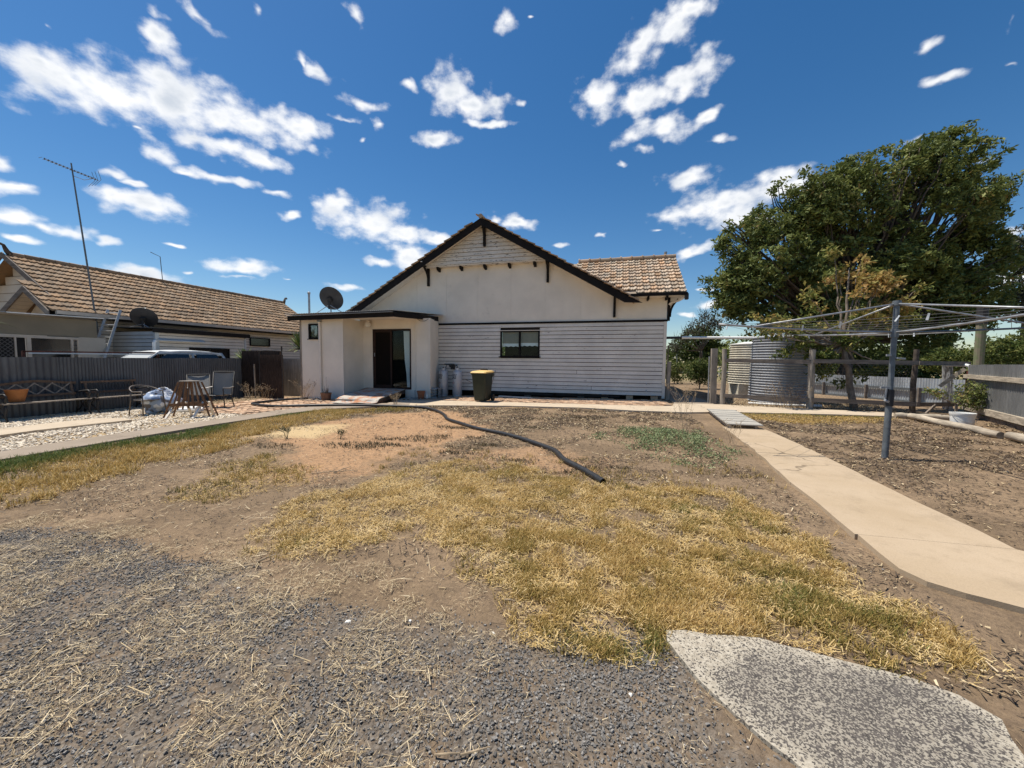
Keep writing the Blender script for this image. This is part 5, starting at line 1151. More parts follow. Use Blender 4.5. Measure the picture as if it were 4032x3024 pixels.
# two sling chairs
def sling_chair(label, loc, rot, rec, group):
    c = thing('sling_chair', label, 'chair', (0, 0, 0), group)
    a0 = R(rec); st = Vector((-.22, 0, .40)); bt = Vector((-.22-.72*math.sin(a0), 0, .40+.72*math.cos(a0))); sf = Vector((.28, 0, .45))
    def panel(nm, p, q, w0, w1, mt, sag=.03):
        vs = []; n = 10
        for i in range(n+1):
            u = i/n; m_ = p.lerp(q, u); w = w0+(w1-w0)*u
            for v_ in (-1, -.5, 0, .5, 1): vs.append((m_.x-sag*(1-v_*v_)*.5, v_*w, m_.z-sag*(1-v_*v_)))
        mb = MB(); mb.add(vs, [(i*5+j, i*5+j+1, i*5+6+j, i*5+5+j) for i in range(n) for j in range(4)]); return mb.build(nm, mt, c, True)
    panel('back_sling', st+Vector((0,0,.02)), bt, .24, .27, SLING); panel('seat_sling', st, sf, .25, .25, SLING)
    for s in (-1, 1):
        mb = MB(); mb.tube([sf+Vector((0, s*.27, 0)), st+Vector((0, s*.27, 0)), bt+Vector((0, s*.285, .02))], .016, 8); mb.build('side_rail', IRON, c, True)
        mb = MB(); mb.tube([sf+Vector((.02, s*.28, .20)), Vector((.02, s*.31, .63)), st.lerp(bt, .36)+Vector((0, s*.29, 0))], .02, 8); mb.build('armrest', CREAM2 if s < 0 else SLING, c, True)
        mb = MB(); mb.tube([sf+Vector((.06, s*.28, .19)), Vector((.30, s*.29, 0))], .017, 8); mb.build('leg', IRON, c)
        mb = MB(); mb.tube([st+Vector((.12, s*.28, .02)), Vector((-.32, s*.29, 0))], .017, 8); mb.build('leg', IRON, c)
    mb = MB(); mb.tube([bt+Vector((0, -.285, .02)), bt+Vector((0, .285, .02))], .018, 8); mb.build('top_rail', IRON, c)
    c.location = loc; c.rotation_euler = (0, 0, rot); return c
sling_chair('grey sling garden chair reclined behind the slatted stand', (-12.45, 9.0, gz(-12.4)), R(-35), 34, 'sling chairs by the left fence')
sling_chair('upright grey sling garden chair between reclined chair and brush gate', (-11.75, 9.05, gz(-11.7)), R(-62), 14, 'sling chairs by the left fence')
mb = MB(); mb.tube([(-11.95, 8.2, gz(-12)+.09), (-11.35, 8.15, gz(-11.4)+.09)], .09, 12); mb.tube([(-11.9, 8.0, gz(-12)+.07), (-11.4, 8.32, gz(-11.4)+.07)], .06, 10)
o = mb.build('paper_roll', WHITE); tag(o, 'white rolls lying on the ground behind the slatted stand', 'roll')
# spiky plants
t = NT('spiky_leaf'); col = t.mix(t.attr('tint'), (0.075,0.115,0.03), (0.24,0.27,0.09)); SPIKE = t.fin(col, 0.5, 0, 0.4)
def spiky(name, label, c, n, L_, droop, seed, stem=0.0, group=None):
    th = thing(name, label, 'plant', (c[0], c[1], gz(c[0])), group); rng = np.random.default_rng(seed); V, F_, T = [], [], []
    for k in range(n):
        a = rng.random()*6.283; e = R(5)+R(80)*rng.random(); l = L_*(.65+.45*rng.random()); w = .028*L_/.7; d = np.array([math.cos(a)*math.cos(e), math.sin(a)*math.cos(e), math.sin(e)]); sd_ = np.array([-math.sin(a), math.cos(a), 0])
        b = len(V)
        for i in range(5):
            u = i/4; p = np.array(c)+d*l*u+np.array([0, 0, -droop*l*u*u*(1.1-math.sin(e))]); ww = w*(1-u)**.6*(0.6+.9*min(1, u*3)) if i < 4 else .001
            V += [p-sd_*ww, p+sd_*ww]
        for i in range(4): F_.append((b+2*i, b+2*i+1, b+2*i+3, b+2*i+2)); T.append(rng.random())
    bulk_mesh('leaves', V, F_, SPIKE, dict(tint=('FACE', T)), th)
    mb = MB(); mb.tube([(c[0], c[1], gz(c[0])-.05), (c[0], c[1], c[2]+.05)], [.09, .07], 8); mb.build('stem', BARK, th)
spiky('cordyline_plant', 'green spiky plant showing above fence at the far left edge', (-16.6, 6.15, 2.25), 90, .95, .55, 3)
spiky('yucca_plant', 'small spiky yucca beside the white car behind the fence', (-15.6, 13.2, 1.28), 60, .70, .1, 5)
spiky('yucca_plant', 'tall spiky yucca rising behind the pale iron fence by the annex', (-13.7, 14.4, 1.80), 150, .95, .25, 7, group='spiky plants by the annex')
spiky('yucca_plant', 'dense spiky yucca rising close against the annex wall', (-12.95, 14.5, 1.85), 150, .95, .35, 8, group='spiky plants by the annex')

# ------------------------------------------------------------------ gas cylinders, bin, pots along the wall
def text_mesh(txt, size, mat):
    cu = bpy.data.curves.new('print', 'FONT'); cu.body = txt; cu.size = size; cu.align_x = 'CENTER'; cu.offset = size*.03
    to = bpy.data.objects.new('print', cu); COL.objects.link(to); dg = bpy.context.evaluated_depsgraph_get()
    me = bpy.data.meshes.new_from_object(to.evaluated_get(dg)); bpy.data.objects.remove(to); me.materials.clear(); me.materials.append(mat); return me
def wrap(me, cx, cy, r, z, ang):
    """bend flat lettering round a cylinder that faces the yard"""
    bm = bmesh.new(); bm.from_mesh(me)
    bmesh.ops.subdivide_edges(bm, edges=[e for e in bm.edges if e.calc_length() > .03], cuts=2)
    for v in bm.verts:
        a = ang+v.co.x/r; v.co = Vector((cx+math.sin(a)*(r+.002), cy-math.cos(a)*(r+.002), z+v.co.y))
    bm.to_mesh(me); bm.free(); return me
def curved_patch(mb, pts, cx, cy, r, z, ang, rr=.003):
    mb.add([(cx+math.sin(ang+u/r)*(r+rr), cy-math.cos(ang+u/r)*(r+rr), z+w) for u, w in pts], [tuple(range(len(pts)))])
def gas(cx, cy, ang, label):
    g0 = gz(cx)+.01; th = thing('gas_cylinder', label, 'gas cylinder', (cx, cy, g0), 'gas cylinders on the house wall'); r = .19
    mb = MB(); mb.lathe([(.165, .045), (r, .10), (r, .93), (.178, .99), (.14, 1.045), (.08, 1.075), (.03, 1.08)], (cx, cy, g0), 32); mb.build('tank', GASM, th, 50)
    mb = MB(); mb.lathe([(.17, 0), (.175, .015), (.165, .06), (.15, .06)], (cx, cy, g0), 28, False); mb.build('foot_ring', GASM, th, 50)
    mb = MB(); mb.lathe([(.028, 1.08), (.028, 1.13), (.04, 1.14), (.04, 1.17), (.015, 1.19)], (cx, cy, g0), 14); mb.tube([(cx, cy, g0+1.13), (cx+.07, cy, g0+1.14)], .018, 8); mb.build('valve', IRON, th, 40)
    mb = MB()
    for s in (0, 1):
        a = [R(200*s+20+140*i/10) for i in range(11)]; vs = []
        for q in a: vs += [(cx+.09*math.cos(q), cy+.09*math.sin(q), g0+1.06), (cx+.09*math.cos(q), cy+.09*math.sin(q), g0+1.155)]
        mb.add(vs, [(2*i, 2*i+2, 2*i+3, 2*i+1) for i in range(10)])
    mb.build('valve_guard', GASM, th)
    o = bpy.data.objects.new('lettering', wrap(text_mesh('GAS', .145, PRINT), 0, 0, r, .72, ang)); COL.objects.link(o); o.parent = th
    mb = MB()
    for k in range(2):
        u = -.17
        while u < .15:
            w = random.uniform(.018, .05); curved_patch(mb, [(u, 0), (u+w, 0), (u+w, .026), (u, .026)], cx, cy, r, g0+.875-.042*k, ang); u += w+.012
    for k, n_ in enumerate((2, 3)):
        u = -.13
        for q in range(n_): w = random.uniform(.03, .055); curved_patch(mb, [(u, 0), (u+w, 0), (u+w, .018), (u, .018)], cx, cy, r, g0+.40-.045*k, ang); u += w+.01
    curved_patch(mb, [(-.13, 0), (.06, 0), (.06, .006), (-.13, .006)], cx, cy, r, g0+.325, ang); tag(mb.build('fine_print', PRINT, th), kind='stuff')
    mb = MB(); dz = .56; s_ = .085
    for a_, b_ in (((0, s_), (s_, 0)), ((s_, 0), (0, -s_)), ((0, -s_), (-s_, 0)), ((-s_, 0), (0, s_))):
        q = .86; curved_patch(mb, [a_, b_, (b_[0]*q, b_[1]*q), (a_[0]*q, a_[1]*q)], cx, cy, r, g0+dz, ang, .0035)
    mb.build('hazard_diamond', PRINT, th)
    mb = MB(); curved_patch(mb, [(-.022, -.03), (.022, -.03), (.03, .0), (.012, .01), (.014, .045), (-.012, .02), (-.03, .0)], cx, cy, r, g0+dz, ang, .0035); mb.build('flame_mark', REDP, th)
    return th
gas(-6.76, 14.45, R(-34), 'silver gas cylinder beside the annex corner, wholly in shade')
gas(-6.14, 14.42, R(-32), 'silver gas cylinder with sunlit top, nearer the wheelie bin')
rg = MB(); rg.box(-6.52, -6.36, 14.62, 14.72, 1.02, 1.22); rg.tube([(-6.69, 14.45, 1.06), (-6.62, 14.5, 1.22), (-6.5, 14.66, 1.17)], .014, 6); rg.tube([(-6.36, 14.67, 1.14), (-6.22, 14.55, 1.20), (-6.10, 14.44, 1.06)], .014, 6); rg.tube([(-6.5, 14.55, 1.16), (-6.5, 14.63, 1.16)], .06, 12); rg.tube([(-6.44, 14.70, 1.22), (-6.44, 14.84, 1.24), (-6.9, 14.85, 1.24)], .012, 6)
o = rg.build('gas_regulator', IRON); tag(o, 'dark gas regulator box and hoses between the two gas cylinders', 'regulator')
# wheelie bin
bx0, by0, g0 = -4.47, 12.72, gz(-4.47)+.03
wb = thing('wheelie_bin', 'dark green wheelie bin with a yellow lid on the paving', 'wheelie bin', (bx0, by0, g0)); br_ = R(-6); cR, sR = math.cos(br_), math.sin(br_)
def W(x, y, z): return (bx0+x*cR-y*sR, by0+x*sR+y*cR, g0+z)
secs = [(.20, -.235, .255, .03), (.215, -.25, .275, .10), (.255, -.32, .325, .80), (.262, -.335, .335, .93), (.285, -.36, .35, .935), (.285, -.36, .35, .985)]
mb = MB(); vs = []
for hx, y0, y1, z in secs:
    b_ = .04
    for x, y in ((-hx+b_, y0), (hx-b_, y0), (hx, y0+b_), (hx, y1-b_), (hx-b_, y1), (-hx+b_, y1), (-hx, y1-b_), (-hx, y0+b_)): vs.append(W(x, y, z))
mb.add(vs, [tuple(range(8))[::-1], tuple(range(40, 48))]+[(8*k+i, 8*k+(i+1) % 8, 8*k+8+(i+1) % 8, 8*k+8+i) for k in range(5) for i in range(8)]); mb.build('body', OLIVE, wb)
mb = MB(); vs = []
for hx, y0, y1, z in ((.30, -.385, .37, .985), (.305, -.39, .375, 1.005), (.29, -.37, .36, 1.03), (.25, -.30, .32, 1.055)):
    b_ = .05
    for x, y in ((-hx+b_, y0), (hx-b_, y0), (hx, y0+b_), (hx, y1-b_), (hx-b_, y1), (-hx+b_, y1), (-hx, y1-b_), (-hx, y0+b_)): vs.append(W(x, y, z+(.02 if y > 0 else 0)))
mb.add(vs, [tuple(range(8))[::-1], tuple(range(24, 32))]+[(8*k+i, 8*k+(i+1) % 8, 8*k+8+(i+1) % 8, 8*k+8+i) for k in range(3) for i in range(8)]); mb.build('lid', YELLOW, wb)
for s in (-1, 1):
    mb = MB(); mb.tube([W(s*.24, .28, .12), W(s*.31, .28, .12)], .12, 18); mb.build('wheel', RUBBER, wb)
mb = MB(); mb.tube([W(-.24, .40, .97), W(.24, .40, .97)], .018, 8); mb.beam(W(-.24, .34, .95), W(-.24, .41, .97), .03, .03); mb.beam(W(.24, .34, .95), W(.24, .41, .97), .03, .03); mb.beam(W(.255, .2, .86), W(.255, .38, .95), .03, .10); mb.build('handle', OLIVE, wb)
# batten, stick, crate, pots, bottle
mb = MB(); mb.beam((-4.33, 14.27, gz(-4)+.07), (-2.96, 13.98, gz(-3)+.06), .09, .045); o = mb.build('timber_batten', CREAM2); tag(o, 'pale timber batten lying on the brick paving under the window', 'batten')
mb = MB(); mb.tube([(-4.90, 14.72, -.03), (-4.66, 14.84, 1.0)], .012, 6); o = mb.build('thin_stick', TIMBER_OLD); tag(o, 'thin pale stick leaning on the boards behind the wheelie bin', 'stick')
mb = MB(); mb.tube([(-5.9, 14.7, .62), (-5.0, 14.6, .22)], .014, 6); o = mb.build('diagonal_stick', BARK); tag(o, 'thin brown stick leaning from the gas cylinders to the wheelie bin', 'stick')
cx0, cy0, g0 = -6.72, 13.62, gz(-6.7)+.02
cr = thing('milk_crate', 'grey plastic crate standing below the first gas cylinder', 'crate', (cx0, cy0, g0)); CRM = simple('grey_crate_plastic', (0.30,0.31,0.32), 0.6)
mb = MB(); s_ = .19
for z in (0, .12, .24, .335):
    for a_, b_ in (((-s_, -s_), (s_, -s_)), ((s_, -s_), (s_, s_)), ((s_, s_), (-s_, s_)), ((-s_, s_), (-s_, -s_))): mb.beam((cx0+a_[0], cy0+a_[1], g0+z+.02), (cx0+b_[0], cy0+b_[1], g0+z+.02), .02, .035 if z in (0, .335) else .02)
mb.build('rails', CRM, cr)
mb = MB()
for k in range(5):
    u = -s_+2*s_*k/4
    for x, y in ((u, -s_), (u, s_), (-s_, u), (s_, u)): mb.beam((cx0+x, cy0+y, g0), (cx0+x, cy0+y, g0+.36), .035 if k in (0, 4) else .015, .02)
mb.build('uprights', CRM, cr)
mb = MB(); mb.box(cx0-s_, cx0+s_, cy0-s_, cy0+s_, g0+.362, g0+.375); mb.build('top_grid', CRM, cr)
def pot(name, label, c, r0, r1, h, mt, group=None):
    mb = MB(); g0 = gz(c[0])+.02
    mb.lathe([(r0, 0), (r1*.93, h*.8), (r1*.93, h*.82), (r1, h*.83), (r1, h), (r1*.88, h), (r1*.85, h*.85), (.001, h*.84)], (c[0], c[1], g0), 24); o = mb.build(name, mt, None, 40); tag(o, label, 'pot', group); return o
pot('plant_pot', 'plain terracotta pot standing beside the grey crate', (-7.05, 13.1), .10, .155, .30, TERRA)
pot('plant_pot', 'brown glazed pot with a dead spiky plant under the downpipe', (-10.15, 11.75), .15, .19, .28, TERRA2)
spk = MB(); rng = np.random.default_rng(4)
for k in range(9):
    a = rng.random()*6.28; l = .14+.22*rng.random(); spk.tube([(-10.15+.05*math.cos(a), 11.75+.05*math.sin(a), .12), (-10.15+.10*math.cos(a), 11.75+.10*math.sin(a), .12+l*.6), (-10.15+.13*math.cos(a), 11.75+.13*math.sin(a), .12+l)], [.014, .010, .002], 5)
spk.tube([(-10.14, 11.75, .1), (-10.13, 11.75, .75)], .006, 4)
o = spk.build('spiky_plant', BARK); tag(o, 'withered spiky plant in the brown glazed pot', 'plant')
mb = MB(); mb.lathe([(.045, 0), (.05, .02), (.05, .13), (.02, .18), (.018, .22)], (-6.93, 13.32, gz(-6.9)+.02), 14); o = mb.build('plastic_bottle', WHITE, None, 40); tag(o, 'small white bottle between terracotta pot and crate', 'bottle')
rub = MB(); rng = np.random.default_rng(9)
for k in range(34):
    x, y = -7.75+.75*rng.random(), 12.2+1.0*rng.random(); r_ = .02+.05*rng.random(); z = gz(x)+.03; a = rng.random()*3
    rub.beam((x-r_*math.cos(a), y-r_*math.sin(a), z), (x+r_*2*math.cos(a), y+r_*2*math.sin(a), z+.03*rng.random()), .02+.03*rng.random(), .02+.02*rng.random())
o = rub.build('rubble', simple('grey_rubble', (0.34,0.32,0.29), 0.9, .3, 30)); tag(o, 'loose grey rubble and sticks lying beside the ramp', 'rubble', kind='stuff')
for a_, b_, w_ in (((-11.4, 11.7), (-10.4, 11.35), .05), ((-11.2, 11.95), (-10.3, 11.62), .035), ((-10.75, 11.75), (-9.95, 11.30), .045)):
    mb = MB(); mb.beam((a_[0], a_[1], gz(a_[0])+.05), (b_[0], b_[1], gz(b_[0])+.04), w_, .03); o = mb.build('timber_offcut', TIMBER_OLD); tag(o, 'thin grey timber offcut lying on the bricks in front of the annex', 'offcut', 'timber offcuts before the annex')
# black drain hose
hp = [(-11.1,11.9),(-11.45,11.2),(-11.55,10.3),(-11.30,9.80),(-10.2,9.52),(-9.3,9.83),(-8.24,10.23),(-6.94,10.36),(-5.69,10.33),(-4.87,9.90),(-4.32,9.25),(-3.95,8.65),(-3.55,8.26),(-2.82,7.57),(-2.14,7.16),(-1.51,6.63),(-1.06,6.17),(-0.85,5.86),(-0.65,5.37),(-0.35,4.93),(-0.10,4.50)]
def cr_spline(P, n=6):
    out = []
    for i in range(len(P)-1):
        p0, p1, p2, p3 = [np.array(P[max(0, min(len(P)-1, i+k))], float) for k in (-1, 0, 1, 2)]
        for j in range(n): t_ = j/n; out.append(.5*((2*p1)+(-p0+p2)*t_+(2*p0-5*p1+4*p2-p3)*t_**2+(-p0+3*p1-3*p2+p3)*t_**3))
    out.append(np.array(P[-1], float)); return np.array(out)
hs = cr_spline(hp, 14)
def surf(x, y):
    z = float(ground_z(np.array(x), np.array(y)))
    if y > 9 and x < -5: z = max(z, gz(x)+.035)
    return z
zz = np.array([surf(x, y) for x, y in hs]); zz = np.convolve(np.pad(zz, 6, 'edge'), np.ones(13)/13, 'valid')
mb = MB(); HR = .038
mb.tube([(x, y, z+HR*.9) for (x, y), z in zip(hs, zz)], [HR*(1+.06*(i % 2)) for i in range(len(hs))], 12, False)
e = hs[-1]; d_ = (hs[-1]-hs[-2])/np.linalg.norm(hs[-1]-hs[-2]); ez = zz[-1]+HR*.9
mb.tube([(e[0]-d_[0]*.01, e[1]-d_[1]*.01, ez), (e[0]-d_[0]*.15, e[1]-d_[1]*.15, ez)], HR*.84, 12, False)
o = mb.build('drain_hose', HOSE, None, True); tag(o, 'long black drainage hose snaking across the yard from the annex', 'hose')

# ------------------------------------------------------------------ rotary clothes line
hb, ht = Vector((3.83, 6.75, gz(3.83)-.05)), Vector((3.95, 6.93, 2.32))
ho = thing('clothes_hoist', 'grey rotary clothes hoist with four long tube arms and wires', 'clothes hoist', (3.83, 6.75, gz(3.83)))
P_ = lambda z: hb.lerp(ht, (z-hb.z)/(ht.z-hb.z))
mb = MB(); mb.tube([P_(hb.z), P_(.86)], .040, 16); mb.build('lower_post', POLE, ho, 40)
mb = MB(); mb.tube([P_(.80), P_(1.04)], .050, 16); mb.build('sleeve', IRON, ho, 40)
mb = MB(); mb.tube([P_(1.0), P_(2.32)], .034, 16); mb.build('mast', POLE, ho, 40)
mb = MB(); mb.tube([P_(2.26), P_(2.33)], .05, 12); mb.tube([P_(1.80), P_(1.92)], .046, 12); mb.build('hub', POLE, ho, 40)
mb = MB(); c_ = P_(1.04); mb.tube([c_, c_+Vector((-.06, -.03, .02)), c_+Vector((-.07, -.03, -.16))], .014, 8); mb.beam(c_+Vector((-.13, -.02, .03)), c_+Vector((.02, 0, .03)), .03, .03); mb.tube([c_+Vector((-.07, -.03, -.16)), c_+Vector((-.07, -.10, -.17))], .018, 8); mb.build('winding_handle', GALV, ho)
mb = MB(); c_ = P_(1.52); mb.beam(c_+Vector((-.08, -.01, .02)), c_+Vector((.03, .0, .02)), .03, .03); mb.beam(c_+Vector((.02, -.04, -.02)), c_+Vector((.14, .0, -.03)), .04, .025); mb.build('line_cleat', GALV, ho)
dirs = [Vector((-.987, -.16, 0)), Vector((-.10, .995, 0)), Vector((.987, .16, 0)), Vector((.10, -.995, 0))]
hub = P_(1.86); tips = []
def arm_pt(k, u): return hub+dirs[k]*(2.45*u)+Vector((0, 0, .015+.115*u**1.6))
for k in range(4):
    mb = MB(); mb.tube([arm_pt(k, u) for u in [0, .15, .3, .45, .6, .75, .9, 1.0]], .0145, 10); mb.build('arm', GALV if k != 2 else POLE, ho, True)
    mb = MB(); mb.tube([P_(2.29), arm_pt(k, .80)], .0125, 8); mb.build('stay', GALV, ho, True)
for f_ in (.38, .50, .62, .74, .86, .985):
    for k in range(4):
        a, b = arm_pt(k, f_), arm_pt((k+1) % 4, f_); mid = a.lerp(b, .5)-Vector((0, 0, .02+.03*f_))
        mb = MB(); mb.tube([a, a.lerp(mid, .5)-Vector((0,0,.006)), mid, mid.lerp(b, .5)-Vector((0,0,.006)), b], .0024, 5, False); mb.build('line_wire', WIRE, ho)
pegm = MB(); pegm.beam((0, -.006, -.055), (0, -.003, .02), .011, .007); pegm.beam((0, .006, -.055), (0, .003, .02), .011, .007)
pg0 = pegm.build('peg', simple('pale_peg', (0.45,0.48,0.50), 0.6)); pgm = pg0.data; bpy.data.objects.remove(pg0)
for k, (ka, f_, u) in enumerate(((3, .985, .35), (3, .985, .42), (3, .86, .6), (0, .985, .06), (0, .86, .55), (0, .985, .62), (0, .74, .8), (2, .86, .3), (2, .74, .5), (3, .74, .8), (1, .86, .4), (1, .985, .5))):
    a, b = arm_pt(ka, f_), arm_pt((ka+1) % 4, f_); p = a.lerp(b, u)-Vector((0, 0, (.02+.03*f_)*4*u*(1-u)*.95))
    o = bpy.data.objects.new('clothes_peg', pgm); COL.objects.link(o); o.location = p; o.rotation_euler = (random.uniform(-.4, .4), random.uniform(-.5, .5), random.random()*3)
    tag(o, 'small pale clothes peg clipped to a wire of the rotary clothes hoist', 'clothes peg', 'pegs on the clothes hoist')

# ------------------------------------------------------------------ water tanks and pipe
def tank(name, label, cx, cy, r0, r1, z0, z1, mt, roofm):
    th = thing(name, label, 'water tank', (cx, cy, z0)); n = int((z1-z0)/.086); mb = MB(); prof_ = []
    for i in range(n*6+1):
        u = i/(n*6); prof_.append((r0+(r1-r0)*u+.021*math.cos(2*math.pi*i/6), (z1-z0)*u))
    mb.lathe(prof_, (cx, cy, z0), 48, False); mb.build('wall', mt, th, True)
    mb = MB(); mb.lathe([(r1+.03, z1-z0-.01), (r1+.03, z1-z0+.02), (r1*.5, z1-z0+.10), (.05, z1-z0+.13)], (cx, cy, z0), 40); mb.build('roof', roofm, th, 40)
    return th
tank('water_tank', 'grey corrugated water tank behind the wire fence, the nearer one', 5.42, 15.0, .89, .84, .02, 2.24, TANK, TANK)
tank('water_tank', 'cream corrugated water tank partly hidden behind the grey tank', 5.28, 16.95, .92, .88, .60, 2.10, TANK_C, WHITE)
mb = MB(); mb.box(4.55, 6.0, 16.3, 17.6, .02, .58); o = mb.build('tank_stand', TANK_C); tag(o, 'low block stand under the cream water tank', 'stand')
mb = MB(); mb.tube([(1.72, 15.05, 2.28), (2.3, 15.05, 2.285)], .045, 12); o1 = mb.build('collar_pipe', IRON); tag(o1, 'dark end of the overhead pipe where it leaves the house', 'pipe')
mb = MB(); mb.tube([(2.3, 15.05, 2.285), (4.75, 15.02, 2.255), (5.0, 15.0, 2.3)], .048, 12); o = mb.build('overhead_pipe', WHITE, None, 40); tag(o, 'white overhead pipe from the house to the grey water tank', 'pipe')
mb = MB(); mb.tube([(4.2, 13.98, gz(4.2)+.05), (5.0, 13.6, gz(5)+.05), (5.65, 13.55, gz(5.6)+.05)], .035, 8); mb.tube([(5.65, 13.55, gz(5.6)+.05), (6.0, 13.45, gz(6)+.05)], .05, 8); o = mb.build('ground_pipe', WHITE); tag(o, 'white pipe lying on the ground in front of the grey tank', 'pipe')

# ------------------------------------------------------------------ timber and wire fence
wf_ = thing('wire_fence', 'weathered timber post and rail fence with chicken wire before the tanks', 'fence', (5.5, 13.1, gz(5.5)))
FP = [(3.36, 13.6, .075, 1.84), (5.48, 12.95, .085, 1.80), (7.70, 12.65, .062, 1.80)]
for x, y, r_, zt in FP:
    mb = MB(); pts = [Vector((x+.012*math.sin(z*4+x), y, z)) for z in (gz(x)-.1, .4, .9, 1.4, zt)]; mb.tube(pts, [r_*1.05, r_, r_*.97, r_*.95, r_*.9], 12); mb.build('post', TIMBER_OLD if x < 7 else BARK_D, wf_, 50)  # right-hand post gets a darker colour for the shade it stands in
mb = MB(); mb.beam((3.16, 13.98, -.05), (3.14, 13.98, 1.86), .17, .17); mb.build('post', TIMBER_OLD, wf_)
mb = MB(); mb.tube([(3.02, 13.98, -.05), (3.0, 13.98, 1.6)], .02, 8); mb.build('gate_hinge_pipe', GALV, wf_)
for (z0, z1) in ((1.47, 1.44), (.36, .34)):
    for a, b in zip(FP, FP[1:]):
        mb = MB(); mb.beam((a[0], a[1]-.09, z0), (b[0]+.1, b[1]-.09, z1), .04, .115); mb.build('rail', TIMBER_RAIL, wf_)
    mb = MB(); mb.beam((7.72, 12.55, z1), (9.3, 13.3, z1-.01), .04, .11); mb.build('rail', TIMBER_RAIL, wf_)
q = MB()
def hexnet(a, b, z0, z1, s=.05):
    a, b = Vector(a), Vector(b); L_ = (b-a).length; d = (b-a)/L_; nx__ = int(L_/(s*1.732)); nz__ = int((z1-z0)/(s*1.5))
    def rib(u0, v0, u1, v1):
        p0 = a+d*u0; p1 = a+d*u1; w = .0016; dx, dz = u1-u0, v1-v0; l = math.hypot(dx, dz); ox, oz = -dz/l*w, dx/l*w
        q.add([(p0.x+d.x*ox, p0.y+d.y*ox, z0+v0+oz), (p0.x-d.x*ox, p0.y-d.y*ox, z0+v0-oz), (p1.x-d.x*ox, p1.y-d.y*ox, z0+v1-oz), (p1.x+d.x*ox, p1.y+d.y*ox, z0+v1+oz)], [(0,1,2,3)])
    for j in range(nz__):
        for i in range(nx__):
            u = (i+(.5 if j % 2 else 0))*s*1.732; v = j*s*1.5
            if u > L_-s*.9: continue
            rib(u, v, u, v+s); rib(u, v, u+s*.866, v-s*.5 if v >= s*.5 else v); rib(u, v, u-s*.866 if u > s*.866 else u+.001, v-s*.5 if v >= s*.5 else v)
hexnet((3.36, 13.49, 0), (5.48, 12.84, 0), .1, 1.5); hexnet((5.48, 12.84, 0), (7.70, 12.54, 0), .1, 1.5); hexnet((3.12, 13.86, 0), (3.36, 13.5, 0), .1, 1.8)
o = q.build('wire_netting', simple('netting_wire', (0.16,0.155,0.15), 0.6), wf_); tag(o, kind='stuff')

# ------------------------------------------------------------------ right boundary: iron fence, leaning sheet, bucket, logs
rfn = thing('corrugated_fence', 'pale grey corrugated fence with timber rails at the far right', 'fence', (8.5, 11.5, gz(8.5)))
fa, fb_ = Vector((9.06, 13.0, 0)), Vector((5.26, 2.9, 0)); fd = (fb_-fa).normalized(); fang = math.atan2(fd.y, fd.x)
sh3 = sheet_mesh('fence_sheet', .82, 1.26, ZINC_PALE, .102, .019)
for k in range(14):
    p = fa+fd*(.76*k); inst('fence_sheet', sh3, Matrix.Translation((p.x, p.y, .155+random.uniform(-.012,.015)))@Matrix.Rotation(fang, 4, 'Z')@Matrix.Rotation(random.gauss(0, .006), 4, 'Y'), rfn)
nrm = Vector((fd.y, -fd.x, 0));
if nrm.x > 0: nrm = -nrm
for z, w in ((1.10, .10), (.30, .14)):
    a, b = fa+nrm*.05, fb_+nrm*.05; mb = MB(); mb.beam((a.x, a.y, z), (b.x, b.y, z-.02), .07, w); mb.build('rail', LOGM, rfn)
mb = MB(); mb.beam((fa.x, fa.y, .10), (fb_.x, fb_.y, .08), .05, .22); mb.build('bottom_board', TIMBER_RAIL, rfn)
mb = MB(); a = fa+nrm*.1; mb.beam((a.x+.05, a.y+.0, 1.30), (a.x-.30, a.y+.25, .80), .05, .09); mb.build('brace', LOGM, rfn)
ls = thing('iron_sheet', 'stained grey iron sheet panel standing at the end of the right fence', 'panel', (9.3, 14.2, gz(9.3)))
me_ = sheet_mesh('sheet', 1.05, 1.36, zinc('stained_iron', (0.34,0.34,0.34), (0.06,0.05,0.045), amt=(0.50,0.58)), .105, .006); inst('sheet', me_, Matrix.Translation((9.05, 13.35, .07))@Matrix.Rotation(R(68), 4, 'Z')@Matrix.Rotation(R(-3), 4, 'X'), ls)
mb = MB(); mb.tube([(8.95, 13.55, 1.395), (9.12, 13.2, 1.395), (9.17, 13.12, 1.37), (9.18, 13.10, 1.30), (9.18, 13.10, 1.22)], .045, 12); o = mb.build('bent_pipe', WHITE, None, True); tag(o, 'white bent pipe end over the iron sheet panel at right', 'pipe')
mb = MB(); mb.tube([(9.18, 13.10, 1.23), (9.18, 13.10, .2)], .075, 12); o = mb.build('rusty_pipe', RUST); tag(o, 'rusty upright pipe under the white bent pipe', 'pipe')
bk = thing('white_bucket', 'white plastic bucket standing on the dirt by the right fence', 'bucket', (7.25, 10.45, gz(7.2)))
mb = MB(); g0 = gz(7.25); mb.lathe([(.165, 0), (.185, .22), (.20, .25), (.20, .29), (.19, .29), (.175, .06), (.001, .05)], (7.25, 10.45, g0), 28); mb.build('pail', WHITE, bk, 40)
mb = MB(); mb.tube([(7.25+.2*math.cos(a), 10.45-.02-.19*math.sin(a), g0+.25-.15*math.sin(a)) for a in [math.pi*i/12 for i in range(13)]], .005, 5); mb.build('handle', GALV, bk)
def log(label, a, b, r_, group='log edging by the right fence'):
    a, b = Vector(a), Vector(b); mb = MB(); n = 9; pts = [a.lerp(b, i/n)+Vector((.012*math.sin(i*2.1), 0, .01*math.sin(i*1.3))) for i in range(n+1)]
    mb.tube(pts, [r_*(1+.06*math.sin(i*1.9)) for i in range(n+1)], 14); o = mb.build('log', LOGM, None, 50); tag(o, label, 'log', group)
